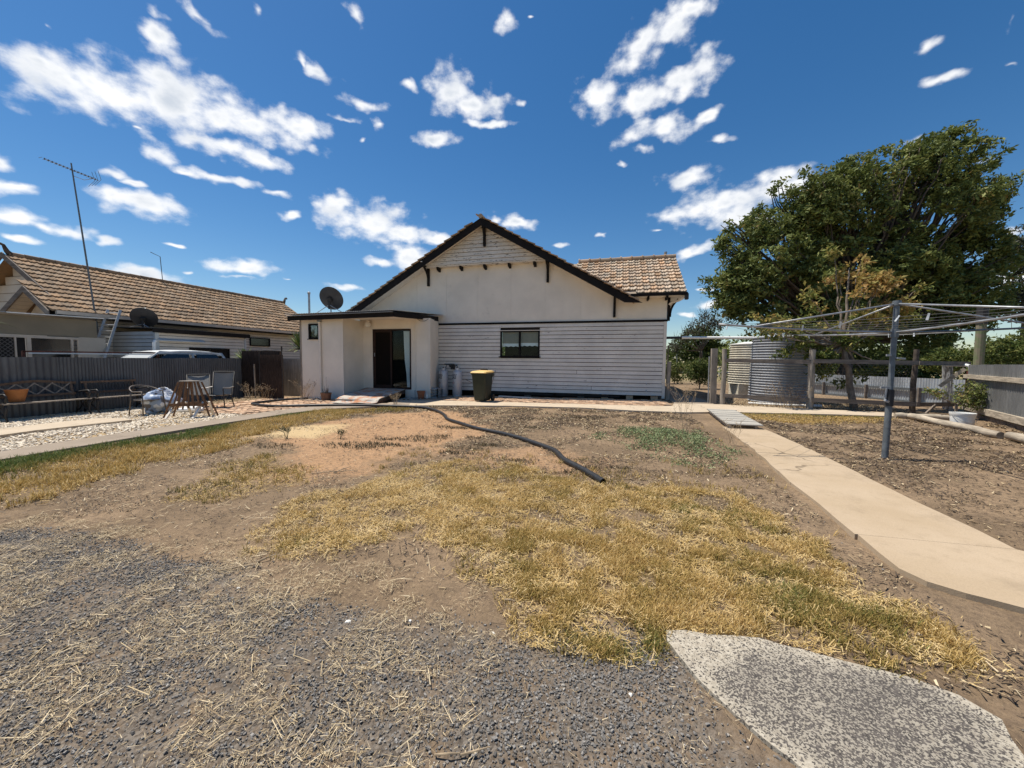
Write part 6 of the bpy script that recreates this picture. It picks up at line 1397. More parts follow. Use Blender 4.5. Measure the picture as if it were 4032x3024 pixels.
log('long pale log lying beside the white bucket', (6.98, 11.5, .15), (6.80, 8.98, .14), .068)
log('log continuing nearest the camera at the right frame edge', (6.83, 8.86, .15), (6.35, 6.6, .15), .072)
log('short log lying crosswise behind the white bucket', (6.74, 11.62, .13), (7.75, 11.50, .14), .07)
mb = MB(); mb.beam((7.35, 11.62, .2), (7.62, 11.75, .42), .035, .05); o = mb.build('timber_stub', BARK); tag(o, 'short broken stake leaning over the crosswise log', 'stake')
# far low fence, posts, sign, pole
ff = thing('low_iron_fence', 'low grey corrugated fence in the distance behind the wire fence', 'fence', (8.7, 18, gz(8.7)))
sh4 = sheet_mesh('fence_sheet', .82, .88, zinc('far_fence_iron', (0.42,0.45,0.48), amt=(0.75,0.9)), .076, .011); la, lb = Vector((7.2, 22.0, 0)), Vector((10.6, 14.4, 0)); ld = (lb-la).normalized(); lang = math.atan2(ld.y, ld.x)
for k in range(11): p = la+ld*(.76*k); inst('fence_sheet', sh4, Matrix.Translation((p.x, p.y, .06))@Matrix.Rotation(lang, 4, 'Z'), ff)
ln2 = Vector((-abs(ld.y), -abs(ld.x), 0))
for z in (.55, .12):
    a, b = la+ln2*.06, lb+ln2*.06; mb = MB(); mb.beam((a.x, a.y, z), (b.x, b.y, z), .05, .08); mb.build('rail', POLE, ff)
for k in range(6): p = la.lerp(lb, k/5)+ln2*.10; mb = MB(); mb.beam((p.x, p.y, -.05), (p.x, p.y, .62), .08, .08); mb.build('post', TIMBER_RAIL, ff)
t = NT('mossy_pole'); zf = t.n('ShaderNodeSeparateXYZ'); t.l(t.pos, zf.inputs[0]); col = t.mix(t.ramp(t.noise(6, 5), .35, .65), (0.20,0.17,0.12), (0.14,0.17,0.08)); MOSS = t.fin(col, .9)
pl = thing('timber_pole', 'mossy upright timber pole beyond the right corrugated fence', 'pole', (14.4, 20.2, 0))
mb = MB(); mb.tube([(14.4, 20.2, 0), (14.42, 20.25, 3.05)], .15, 12); mb.build('pole', MOSS, pl); mb = MB(); mb.tube([(14.42, 20.25, 3.05), (14.43, 20.26, 3.75)], .17, 12); mb.build('cap', IRON, pl)
cs = thing('crossing_sign', 'distant white crossed board sign on a post beyond the bushes', 'sign', (9.3, 64.7, 0))
mb = MB(); mb.tube([(9.3, 64.7, 0), (9.3, 64.7, 2.6)], .05, 8); mb.build('post', GALV, cs)
for s in (-1, 1): mb = MB(); mb.beam((9.3-.5, 64.62-.02*s, 2.45-.5*s), (9.3+.5, 64.62-.02*s, 2.45+.5*s), .02, .14, (0, 1, 0)); mb.build('board', WHITE, cs)
pp_ = thing('power_pole', 'distant timber power pole seen right of the white house', 'pole', (11.9, 96.6, 0)); mb = MB(); mb.tube([(11.9, 96.6, 0), (11.9, 96.6, 5.2)], .14, 8); mb.build('pole', BARK_D, pp_); mb = MB(); mb.beam((10.9, 96.6, 4.9), (12.9, 96.6, 4.9), .1, .12); mb.build('crossarm', BARK_D, pp_)
mb = MB(); mb.box(-60, 220, 46, 52, .20, .235); o = mb.build('road', simple('far_road_asphalt', (0.10,0.10,0.10), .9)); tag(o, kind='structure')
mb = MB()
for k in range(14): mb.box(9+k*2.4, 9.12+k*2.4, 38, 38.12, .1, 1.0)
mb.box(9, 41, 38, 38.05, .85, .98); o = mb.build('white_rail_fence', WHITE); tag(o, 'distant white rail fence beside the road behind the tanks', 'fence')

# ------------------------------------------------------------------ trees and shrubs
LEAF = grass_mat('tree_leaf', [(0.0, (0.052,0.072,0.022)), (0.35, (0.115,0.148,0.040)), (0.75, (0.22,0.25,0.075)), (0.93, (0.32,0.31,0.12)), (1.0, (0.26,0.19,0.07))], 0.22)
LEAF_Y = grass_mat('yellow_leaf', [(0.0, (0.06,0.085,0.02)), (0.3, (0.16,0.19,0.045)), (0.6, (0.36,0.29,0.09)), (0.85, (0.42,0.25,0.085)), (1.0, (0.50,0.34,0.15))], 0.3)
LEAF_G = grass_mat('grey_leaf', [(0.0, (0.03,0.035,0.022)), (0.5, (0.065,0.072,0.045)), (1.0, (0.13,0.12,0.08))], 0.2)
LEAF_B = grass_mat('bush_leaf', [(0.0, (0.03,0.05,0.012)), (0.5, (0.085,0.12,0.025)), (1.0, (0.20,0.21,0.06))], 0.25)
def leaves(blobs, n, size, seed, shell=0.45, clump=14, spread=.30, tint=(0.4, .22), tint_fn=None, up=.5):
    rng = np.random.default_rng(seed); B = np.array(blobs, float); w = B[:, 3]**2.2; w /= w.sum(); nc = max(1, n//clump)
    bi = rng.choice(len(B), nc, p=w); d = rng.normal(size=(nc, 3)); d /= np.linalg.norm(d, axis=1)[:, None]
    rr = (shell+(1-shell)*rng.random(nc)**.6)*(1+.18*rng.normal(size=nc).clip(-1, 1.4)); C_ = B[bi, :3]+d*(B[bi, 3]*rr)[:, None]*np.array([1, 1, .92])
    ct = tint[0]+tint[1]*rng.normal(size=nc)
    k = np.repeat(np.arange(nc), clump); N = len(k); P = C_[k]+rng.normal(size=(N, 3))*spread*np.array([1, 1, .7])
    nrm = rng.normal(size=(N, 3))+np.array([0, 0, up]); nrm /= np.linalg.norm(nrm, axis=1)[:, None]
    a = np.cross(nrm, rng.normal(size=(N, 3))); a /= np.linalg.norm(a, axis=1)[:, None]; b = np.cross(nrm, a)
    s = size*(.6+.8*rng.random(N))[:, None]
    V = np.stack([P-a*s, P-b*s*.42+nrm*s*.12, P+a*s, P+b*s*.42+nrm*s*.12], 1).reshape(-1, 3)
    F_ = np.arange(N*4).reshape(N, 4)
    T = np.clip(ct[k]+.16*rng.normal(size=N), 0, 1)
    if tint_fn is not None: T = np.clip(tint_fn(P, T, rng), 0, 1)
    return V, F_, T, C_
def limb(mb, p, q, r0_, r1_, seed, wob=.12, n=5):
    rng = np.random.default_rng(seed); p, q = np.array(p, float), np.array(q, float); L_ = np.linalg.norm(q-p)
    pts = [p+(q-p)*i/n+(rng.normal(size=3)*wob*L_/n if 0 < i < n else 0) for i in range(n+1)]
    mb.tube([Vector(v) for v in pts], [r0_+(r1_-r0_)*i/n for i in range(n+1)], 7); return pts
def tree(name, label, cat, base, fork, blobs, n, size, seed, mat, bark, r_=.3, group=None, twigs=0, crown='crown', **kw):
    th = thing(name, label, cat, (base[0], base[1], gz(base[0])), group)
    V, F_, T, C_ = leaves(blobs, n, size, seed, **kw)
    bulk_mesh(crown, V, F_, mat, dict(tint=('FACE', T)), th)
    mb = MB(); limb(mb, (base[0], base[1], gz(base[0])-.1), fork, r_, r_*.72, seed, .05); mb.build('trunk', bark, th, True)
    mb = MB()
    for i, b in enumerate(blobs): 
        mid = np.array(fork)*.45+np.array(b[:3])*.55+np.array([0, 0, -.25*b[3]]); limb(mb, fork, mid, r_*.42, r_*.2, seed+i); limb(mb, mid, (b[0], b[1], b[2]+.2*b[3]), r_*.2, r_*.05, seed+50+i)
    rng = np.random.default_rng(seed+3)
    for i in range(twigs):
        c = C_[rng.integers(len(C_))]; b = min(blobs, key=lambda q: (q[0]-c[0])**2+(q[1]-c[1])**2+(q[2]-c[2])**2); limb(mb, b[:3], c, r_*.07, r_*.02, seed+100+i, .15, 3)
    mb.build('limbs', bark, th, True)
    return th
BIG = [(7.98,27.41,7.50,2.19),(7.38,27.13,5.59,1.81),(9.96,28.06,9.42,2.48),(11.40,28.54,10.86,1.91),(13.67,29.23,12.12,1.81),(13.29,28.92,8.97,2.86),(17.34,30.25,12.82,2.48),(19.63,30.89,13.32,2.19),(18.79,30.46,9.98,3.34),(21.52,31.29,11.62,1.62),(22.88,31.70,12.39,.95),(21.42,31.04,8.10,2.10),(16.09,29.58,7.57,2.86),(10.59,28.02,6.09,2.39),(19.81,30.48,6.18,2.67),(19.04,30.84,15.03,0.55),(17.30,30.36,14.73,0.62),(9.71,28.16,12.09,0.60),(6.19,27.02,8.91,0.50),(22.84,31.57,10.49,0.70),(12.49,28.39,4.01,2.10),(18.02,29.87,4.06,2.39),(8.98,27.46,4.17,1.43),(21.69,30.88,4.57,1.43),(13.73,29.34,13.65,0.60),(6.63,27.20,9.87,0.50)]
rs_ = np.random.default_rng(90); BIGL = []
for b in BIG:                                # every bough carries its own knots of foliage, with gaps between
    n_ = int(5+5.5*b[3]); 
    for q in range(n_):
        d = rs_.normal(size=3); d /= np.linalg.norm(d); d[2] = d[2]*.9+.12; rr = b[3]*(.38+.50*rs_.random()**.5)
        BIGL.append((b[0]+d[0]*rr, b[1]+d[1]*rr, b[2]+d[2]*rr, min(.95, b[3]*.5)*(.55+.5*rs_.random())))
tree('shade_tree', 'very large dense green shade tree towering behind the tanks', 'tree', (14.5, 30.0), (14.6, 30.0, 3.2), BIGL, 105000, .135, 21, LEAF, BARK_D, .42, twigs=40, clump=20, spread=.16, shell=.60, tint=(.50, .16), up=.9)
YEL = [(6.65,13.68,4.33,0.38),(6.63,13.64,3.79,0.55),(6.02,13.44,3.17,0.52),(7.20,13.76,3.25,0.55),(5.50,13.27,2.69,0.50),(6.55,13.55,2.70,0.62),(7.74,13.87,2.71,0.50),(4.99,13.11,2.35,0.42),(6.05,13.37,1.95,0.60),(6.97,13.61,1.96,0.55),(5.27,13.14,1.75,0.45),(4.33,12.93,2.27,0.30),(8.12,14.00,3.12,0.30),(5.67,13.22,1.20,0.40),(6.98,13.57,1.21,0.38)]
YELL = []
for b in YEL:
    for q in range(3):
        d = rs_.normal(size=3)*b[3]*.62; YELL.append((b[0]+d[0]*1.25, b[1]+d[1], b[2]+d[2], b[3]*(.35+.3*rs_.random())))
def yel(P, T, rng):
    g_ = sstep(1.5, 3.6, P[:, 2]); patch = fbm(P[:, 0]*1.3+9, P[:, 2]*1.3+5, 71); return .16+.42*g_*sstep(.40, .6, patch)+.62*(T-.4)+.18*g_
tree('young_tree', 'slim young tree with yellowing leaves in front of the big shade tree', 'tree', (6.78, 13.35), (6.46, 13.42, 1.95), YELL, 6200, .072, 31, LEAF_Y, BARK, .095, twigs=50, clump=9, spread=.09, shell=.3, tint=(.4, .2), tint_fn=yel)
mb = MB(); limb(mb, (6.46, 13.42, 1.95), (6.55, 13.6, 4.2), .06, .015, 4, .04); o = mb.build('limb', BARK, bpy.data.objects['young_tree'], True)
DEAD = [(7.42,48.79,3.66,1.08),(8.82,49.23,4.4,1.38),(10.26,49.58,4.18,1.58),(6.78,48.56,2.68,0.79),(8.21,48.94,2.69,1.28),(9.73,49.34,2.60,1.48),(11.24,49.78,3.21,1.18),(8.9,49.0,1.6,1.4),(10.6,49.3,1.6,1.4)]
tree('dark_tree', 'dark dense rounded tree in the distance right of the white house', 'tree', (9.3, 49.3), (9.3, 49.3, 1.2), DEAD, 6500, .17, 41, LEAF_B, BARK_D, .26, clump=16, spread=.22, shell=.4, tint=(.3, .25))
BARE = [(7.7,45.0,4.6,.8),(8.6,45.4,5.2,.8),(9.8,45.7,5.5,.8),(6.9,44.8,3.8,.6),(10.6,46.0,5.4,.7),(9.2,45.4,6.2,.6),(6.3,44.5,2.9,.5)]
tree('bare_tree', 'half bare grey tree with thin upright branches in the gap by the house', 'tree', (8.9, 45.4), (8.9, 45.4, 2.6), BARE, 1500, .12, 43, LEAF_G, BARK_D, .22, twigs=170, clump=9, spread=.16, shell=.4, tint=(.5, .25))
tw = MB(); rng = np.random.default_rng(12)
for i in range(70):
    b = BARE[rng.integers(len(BARE))]; p = np.array(b[:3])+rng.normal(size=3)*.35; limb(tw, p, p+np.array([rng.normal()*.35, rng.normal()*.2, .5+.9*rng.random()]), .022, .006, i, .1, 3)
tw.build('bare_twigs', BARK_D, bpy.data.objects['bare_tree'])
GUM = [(39.82,52.90,13.69,1.23),(38.79,52.50,11.78,1.07),(40.33,52.91,11.79,1.17),(39.48,52.50,8.93,1.39),(38.60,52.17,7.33,1.01),(40.71,52.81,8.62,1.17),(40.61,52.66,6.72,1.11),(39.93,53.06,15.76,0.54),(42.5,53.5,14,1.6),(43,53,10,1.8)]
tree('gum_tree', 'tall sparse grey green gum tree at the far right frame edge', 'tree', (41.5, 53.0), (41.3, 53.0, 6.5), GUM, 4200, .22, 51, LEAF_G, BARK_D, .32, twigs=50, clump=14, spread=.30, shell=.3, tint=(.45, .2))
def bush(label, base, blobs, n, size, seed, mat=LEAF_B, group=None, cat='shrub', name='shrub', **kw):
    return tree(name, label, cat, base, (base[0], base[1], gz(base[0])+.35), blobs, n, size, seed, mat, BARK, .035, group, crown='foliage', **kw)
bush('rounded green shrub nearest the shaded path right of the house', (4.15, 21.2), [(4.15,21.32,1.21,0.47),(4.45,21.37,0.96,0.43),(3.88,21.23,0.87,0.43),(4.25,21.30,0.57,0.38),(4.75,21.5,.75,.3)], 3600, .055, 61, twigs=30, clump=9, spread=.09, shell=.35, tint=(.4, .25))
bush('yellowish green shrub behind the rounded shrub, touching the house corner', (3.6, 25.8), [(3.35,25.79,0.98,0.60),(3.95,25.92,1.04,0.47),(3.71,25.82,0.52,0.45),(2.95,25.7,.8,.5)], 3000, .06, 62, twigs=10, clump=9, spread=.10, shell=.35, tint=(.6, .25))
bush('dense dark green undergrowth filling the ground under the big shade tree', (15.0, 33.0), [(8.5+1.5*k, 31.0+1.2*math.sin(k*2.3)+.25*k, 1.5+.5*math.sin(k*1.7), 1.5) for k in range(13)], 15000, .15, 68, mat=LEAF, clump=16, spread=.22, shell=.4, tint=(.40, .2))
bush('low clipped hedge mound behind the low iron fence', (16.5, 31.3), [(15.88,31.25,1.4,0.70),(16.51,31.36,1.0,0.6),(18.91,31.99,1.0,0.85),(20.11,32.30,0.95,0.80),(17.6,31.58,0.9,0.75),(14.03,30.69,1.0,0.80),(12.8,30.2,1.2,.9)], 5200, .10, 63, clump=14, spread=.16, tint=(.45, .25))
bush('bushy green shrub beyond the right corrugated fence beside the mossy pole', (15.9, 20.9), [(15.77,20.83,1.66,0.72),(15.30,20.73,2.08,0.53),(16.4,20.99,2.0,0.75),(14.86,20.57,1.5,0.43),(17.0,21.06,2.3,.8),(17.2,21.2,1.3,.9)], 4800, .075, 64, clump=11, spread=.12, tint=(.5, .25))
bush('small yellowish shrub just above the stained iron sheet', (16.8, 25.3), [(16.72,25.22,1.60,0.66),(17.53,25.45,1.78,0.54),(16.15,25.07,1.5,0.5)], 2600, .085, 65, clump=11, spread=.12, tint=(.62, .25))
bush('thin leggy shrub behind the white bucket by the right fence', (8.0, 11.72), [(8.30,11.80,.80,.22),(8.50,11.86,.66,.20),(8.12,11.78,.60,.18),(8.40,11.80,.46,.18),(7.55,11.62,.70,.12),(8.66,11.92,.88,.14),(7.35,11.6,.78,.08)], 1500, .036, 66, mat=LEAF, twigs=45, clump=7, spread=.05, shell=.2, tint=(.62, .25))
# a far belt of trees closes the view along the plain
V, F_, T, _c = leaves([(x, 150+18*math.sin(x*.37), 2.6+1.6*math.sin(x*.21)**2, 3.2+1.2*math.sin(x*.9)) for x in np.arange(-150, 260, 3.4)], 26000, .75, 77, clump=14, spread=.8, tint=(.35, .22))
o = bulk_mesh('far_trees', V, F_, LEAF_B, dict(tint=('FACE', T))); tag(o, 'far belt of trees along the plain', 'trees', kind='stuff')

# ------------------------------------------------------------------ grass, litter, stones
GRASS = grass_mat('dry_lawn_grass', [(0.0, (0.74,0.58,0.31)), (0.28, (0.56,0.385,0.140)), (0.55, (0.31,0.220,0.062)), (0.78, (0.165,0.175,0.045)), (1.0, (0.095,0.145,0.035))], 0.25)
LITTER = grass_mat('dead_litter', [(0.0, (0.060,0.042,0.030)), (0.35, (0.125,0.090,0.060)), (0.6, (0.27,0.195,0.115)), (0.85, (0.50,0.385,0.22)), (1.0, (0.66,0.54,0.35))], 0.05)
def blades(P, tint, n, h, w, seed, lean=.55, spread=.022):
    """tufts: n blades round every point of P"""
    rng = np.random.default_rng(seed); N = len(P)*n; k = np.repeat(np.arange(len(P)), n)
    b = P[k]+np.concatenate([rng.normal(size=(N, 2))*spread, np.zeros((N, 1))], 1); a = rng.random(N)*6.283; l = np.abs(rng.normal(size=N))*lean
    hh = (h[k] if np.ndim(h) else h)*(.55+.75*rng.random(N)); d = np.stack([np.cos(a)*np.sin(l), np.sin(a)*np.sin(l), np.cos(l)], 1); s = np.stack([-np.sin(a+rng.normal(size=N)), np.cos(a), np.zeros(N)], 1)
    ww = (w[k] if np.ndim(w) else w)*(.6+.8*rng.random(N)); m_ = b+d*(hh*.55)[:, None]; tip = b+d*hh[:, None]+np.stack([np.cos(a), np.sin(a), np.zeros(N)], 1)*(hh*.22)[:, None]-np.array([0, 0, .10])*(hh*l)[:, None]
    V = np.stack([b-s*ww[:, None]*.5, b+s*ww[:, None]*.5, m_+s*ww[:, None]*.42, m_-s*ww[:, None]*.42, tip+s*ww[:, None]*.08, tip-s*ww[:, None]*.08], 1).reshape(-1, 3)
    o = np.arange(N)[:, None]*6; F_ = np.concatenate([o+np.array([0, 1, 2, 3]), o+np.array([3, 2, 4, 5])], 1).reshape(-1, 4)
    T = np.clip(tint[k]+.11*rng.normal(size=N), 0, 1); return V, F_, np.repeat(T, 2)
def flat_bits(x, y, L_, w, tint, seed, tilt=.16, lift=.006):
    rng = np.random.default_rng(seed); N = len(x); a = rng.random(N)*6.283; t_ = rng.normal(size=N)*tilt; z = ground_z(x, y)+lift+np.abs(t_)*L_*.5+.008*rng.random(N)
    d = np.stack([np.cos(a)*np.cos(t_), np.sin(a)*np.cos(t_), np.sin(t_)], 1); s = np.stack([-np.sin(a), np.cos(a), rng.normal(size=N)*.4], 1); c = np.stack([x, y, z], 1)
    V = np.stack([c-d*L_[:, None]*.5-s*w[:, None]*.5, c+d*L_[:, None]*.5-s*w[:, None]*.3, c+d*L_[:, None]*.5+s*w[:, None]*.3, c-d*L_[:, None]*.5+s*w[:, None]*.5], 1).reshape(-1, 3)
    return V, np.arange(4*N).reshape(N, 4), tint
def join(parts):
    V, F_, T, k = [], [], [], 0
    for v, f, t_ in parts: V.append(v); F_.append(f+k); T.append(t_); k += len(v)
    return np.concatenate(V), np.concatenate(F_), np.concatenate(T)
def blocked(x, y):
    b = (x > 1.85) & (x < 3.02) & (y > 2.6) & (y < 9.0)
    b |= polysd(x, y, SL) > -.01
    b |= (x < -8.38+.0*y) & (y < 9) | (x > 2.2) & (x < 3.2) & (y > 8.6) & (y < 11.5)
    b |= (y > 11.15+.09*(x+5.3)) & (y > 11.05) | (y > 9.7) & (x < -7.2+(y-9.9)*1.1) & (x < -6.3)
    b |= polysd(x, y, [(1.85,3.4),(1.85,3.0),(2.28,2.72),(4.7,2.2),(4.9,3.4),(2.9,3.6)]) > -.01
    return b
def scatter(n, x0, x1, y0, y1, dens, seed):
    rng = np.random.default_rng(seed); x = x0+(x1-x0)*rng.random(n); y = y0+(y1-y0)*rng.random(n); k = (rng.random(n) < dens(x, y)) & ~blocked(x, y); return x[k], y[k]
wg = lambda poly, w, s, amp, sc=1.6: (lambda x, y: soft(x, y, poly, w, s, amp, sc))
clump = lambda x, y, s, sc=5: sstep(.36, .60, fbm(x*sc+11, y*sc+11, s, 3))
BARE_SPOTS = ((.18,3.62,.30,.22),(-1.25,4.35,.32,.25),(-.62,3.35,.22,.15),(-1.9,3.1,.2,.15),(.62,4.3,.2,.12),(-.35,2.75,.16,.10),(.95,2.25,.14,.08),(-1.6,4.9,.35,.2))
def bare(x, y, s=55):
    k = sstep(.24, .36, fbm(x*1.9+3, y*1.9+3, s, 3))
    for cx_, cy_, rx_, ry_ in BARE_SPOTS: k = k*(1-.95*np.exp(-(((x-cx_)/rx_)**2+((y-cy_)/ry_)**2)**1.5*(1.0)))
    return k      # brown gaps in the turf
rng = np.random.default_rng(2)
parts = []
def tufts(n, box, dens, seed, tint_fn, h, w, nb_, lean=.55, spread=.022):
    x, y = scatter(n, *box, dens, seed); P = np.stack([x, y, ground_z(x, y)], 1)
    parts.append(blades(P, np.clip(tint_fn(x, y), 0, 1), nb_, h, w, seed+1, lean, spread)); return len(x)
green_spots = lambda x, y: sum(a*np.exp(-((x-cx)**2+(y-cy)**2)/(2*s*s)) for cx, cy, s, a in ((1.08,3.75,.20,.45),(.85,3.95,.2,.4),(1.18,2.62,.22,.40),(.95,2.85,.18,.3),(.1,4.35,.12,.3),(-2.35,2.45,.12,.45),(.15,1.97,.12,.35),(1.4,2.35,.2,.3),(-1.0,4.5,.2,.2)))
gold_t = lambda x, y: .36+.34*(fbm(x*3.1, y*3.1, 83, 3)-.5)*2+.55*green_spots(x, y)
golden = lambda x, y: wg(GOLD, .12, 21, .35)(x, y)*(.06+.94*bare(x, y))*(.05+.95*sstep(.44, .60, fbm(x*8+11, y*8+11, 61, 3)))*(.5+.5*sstep(-2.4, -.2, x+.4*(y-3)))
n1_ = tufts(42000, (-3.4, 2.0, 1.8, 5.6), golden, 101, gold_t, .050, .0040, 7)
left_t = lambda x, y: .34+.62*sstep(-6.5-.28*(y-2.5), -8.0-.07*(y-2.5), x+.25*np.sin(y*2)+.5*(fbm(x*2, y*2, 84, 3)-.5))+.2*(fbm(x*3, y*3, 85, 3)-.5)
tufts(15000, (-8.7, -5.2, .8, 9.9), lambda x, y: wg(LEFTG, .15, 21, .45)(x, y)*(.15+.85*np.maximum(clump(x, y, 62, 4), sstep(-7.3, -8.0, x))), 103, left_t, .080, .0075, 7)
tufts(1500, (-5.3, -3.3, 2.5, 4.7), lambda x, y: wg(LEFTM, .15, 21, .35)(x, y)*(.2+.8*clump(x, y, 63, 6)), 105, lambda x, y: .48+.35*(fbm(x*3, y*3, 86, 3)-.5)*2, .07, .0055, 7)
# scattered tufts out on the bare ground, greener along the concrete edges
tufts(2600, (-3.2, 1.8, 4.2, 6.6), lambda x, y: .75*clump(x, y, 64, 3)*sstep(6.3, 4.6, y), 107, lambda x, y: .46+.25*(fbm(x*3, y*3, 87, 3)-.5)*2, .06, .006, 7)
tufts(700, (-6.8, 2.0, 9.2, 11.6), lambda x, y: sstep(.35, .05, np.abs(y-(11.15+.09*(x+5.3)))), 109, lambda x, y: .35+.8*(fbm(x*2, y*2, 88, 2)-.4), .07, .008, 6)
tufts(1500, (-8.4, -5.8, 8.6, 10.4), lambda x, y: sstep(.9, .2, np.abs(y-(9.55+.45*(x+7.6)))), 110, lambda x, y: .5+.5*(fbm(x*2, y*2, 89, 2)-.4), .07, .008, 6)
tufts(2600, (3.05, 7.0, 9.9, 11.6), lambda x, y: wg(STRIPG, .25, 24, .4)(x, y)*.9, 111, lambda x, y: .30+.45*sstep(11.0, 11.5, y)+.25*(fbm(x*2, y*2, 90, 3)-.5), .045, .009, 7)
tufts(350, (1.5, 2.3, 3.0, 9.4), lambda x, y: sstep(.30, .0, np.abs(x-2.0))*clump(x, y, 66, 3), 113, lambda x, y: .28+.3*(fbm(x*2, y*2, 91, 3)-.5), .06, .006, 8)
tufts(16000, (-.8, 1.75, 1.85, 3.1), golden, 102, gold_t, .042, .0032, 7, .7)
# straw thatch lying between the tufts
x, y = scatter(130000, -3.4, 2.0, 1.8, 5.6, lambda x, y: wg(GOLD, .16, 21, .35)(x, y)*(.05+.95*bare(x, y))*(.25+.75*sstep(.36, .56, fbm(x*5+31, y*5+31, 67, 3))), 121)
rg_ = np.random.default_rng(122); parts.append((lambda v, f, t_: (v, f, t_))(*flat_bits(x, y, .022+.030*rg_.random(len(x)), .0028+.0025*rg_.random(len(x)), np.clip(.04+.15*np.abs(rg_.normal(size=len(x)))+.25*(fbm(x*4, y*4, 92, 2)-.45), 0, 1), 123, .30, .012)))
x, y = scatter(16000, -8.6, -5.2, .8, 9.9, lambda x, y: wg(LEFTG, .2, 21, .45)(x, y)*sstep(-8.2, -7.0, x)*clump(x, y, 68, 3), 124)
parts.append(flat_bits(x, y, .03+.04*rg_.random(len(x)), .005+.005*rg_.random(len(x)), np.clip(.14+.16*np.abs(rg_.normal(size=len(x))), 0, 1), 125, .25, .012))
x, y = scatter(3500, -5.3, -3.3, 2.5, 4.7, lambda x, y: wg(LEFTM, .2, 21, .35)(x, y), 126)
parts.append(flat_bits(x, y, .03+.03*rg_.random(len(x)), .004+.003*rg_.random(len(x)), np.clip(.12+.15*np.abs(rg_.normal(size=len(x))), 0, 1), 127, .25, .012))
x, y = scatter(9000, 3.05, 7.2, 9.6, 11.6, lambda x, y: wg(STRIPG, .35, 24, .5)(x, y), 128)
parts.append(flat_bits(x, y, .04+.04*rg_.random(len(x)), .006+.005*rg_.random(len(x)), np.clip(.18+.2*np.abs(rg_.normal(size=len(x))), 0, 1), 129, .2, .01))
V, F_, T = join(parts); o = bulk_mesh('dry_grass', V, F_, GRASS, dict(tint=('FACE', T))); tag(o, 'patchy yellow and green grass over the yard', 'grass', kind='stuff')
# dead leaves, twigs and chaff
parts = []; nosand = lambda x, y: 1-.86*soft(x, y, SAND, .3, 5, .6)-.0
x, y = scatter(120000, -8.4, 1.95, 2.0, 11.4, lambda x, y: (.08+.92*clump(x, y, 71, 2.2))*nosand(x, y)*(1-.85*soft(x, y, GRAVEL, .15, 3, .2))*(1-.8*sum(soft(x, y, d, .1, 15, .1) for d in DIRT)), 131)
parts.append(flat_bits(x, y, .018+.035*rg_.random(len(x))**2+.004*np.maximum(0, y-4), .003+.007*rg_.random(len(x))+.0012*np.maximum(0, y-4), np.clip(.32+.36*rg_.normal(size=len(x))+.6*(fbm(x*1.7, y*1.7, 93, 3)-.5), 0, 1), 132, .22))
x, y = scatter(70000, 2.9, 9.2, 2.0, 11.3, lambda x, y: (.15+.85*clump(x, y, 72, 2.0))*(x < 8.6), 133)
parts.append(flat_bits(x, y, .02+.04*rg_.random(len(x))**2+.004*np.maximum(0, y-4), .004+.008*rg_.random(len(x))+.0012*np.maximum(0, y-4), np.clip(.30+.28*rg_.normal(size=len(x)), 0, 1), 134, .2))
x, y = scatter(5000, 1.2, 4.5, 1.2, 3.2, lambda x, y: .2+.8*clump(x, y, 73, 3), 135)
parts.append(flat_bits(x, y, .01+.03*rg_.random(len(x))**2, .002+.003*rg_.random(len(x)), np.clip(.30+.28*rg_.normal(size=len(x)), 0, 1), 136, .2))
# bright straw on the gravel, thick at lower left
strawd = lambda x, y: (.07+.93*sstep(.47, .63, fbm(x*2.6+7, y*2.6+7, 74, 3))*sstep(.25, .55, fbm(x*9, y*9, 78, 2)))*(.16+.84*sstep(.5, -1.0, x+.35*y-.3))*(1+.8*sstep(-.6, -1.6, x))
x, y = scatter(90000, -5.2, 1.3, .5, 2.3, strawd, 137)
parts.append(flat_bits(x, y, .008+.030*rg_.random(len(x))**1.5, .0012+.0016*rg_.random(len(x)), np.clip(.80+.20*rg_.normal(size=len(x)), 0, 1), 138, .28, .010))
x, y = scatter(2600, -4.5, 1.3, .5, 3.0, lambda x, y: strawd(x, y)*1.0, 139)
parts.append(flat_bits(x, y, .04+.10*rg_.random(len(x))**2, .0025+.0016*rg_.random(len(x)), np.clip(.88+.14*rg_.normal(size=len(x)), 0, 1), 140, .12, .014))
V, F_, T = join(parts); o = bulk_mesh('dead_litter', V, F_, LITTER, dict(tint=('FACE', T))); tag(o, 'dead leaf litter, straw and chaff over the yard', 'litter', kind='stuff')
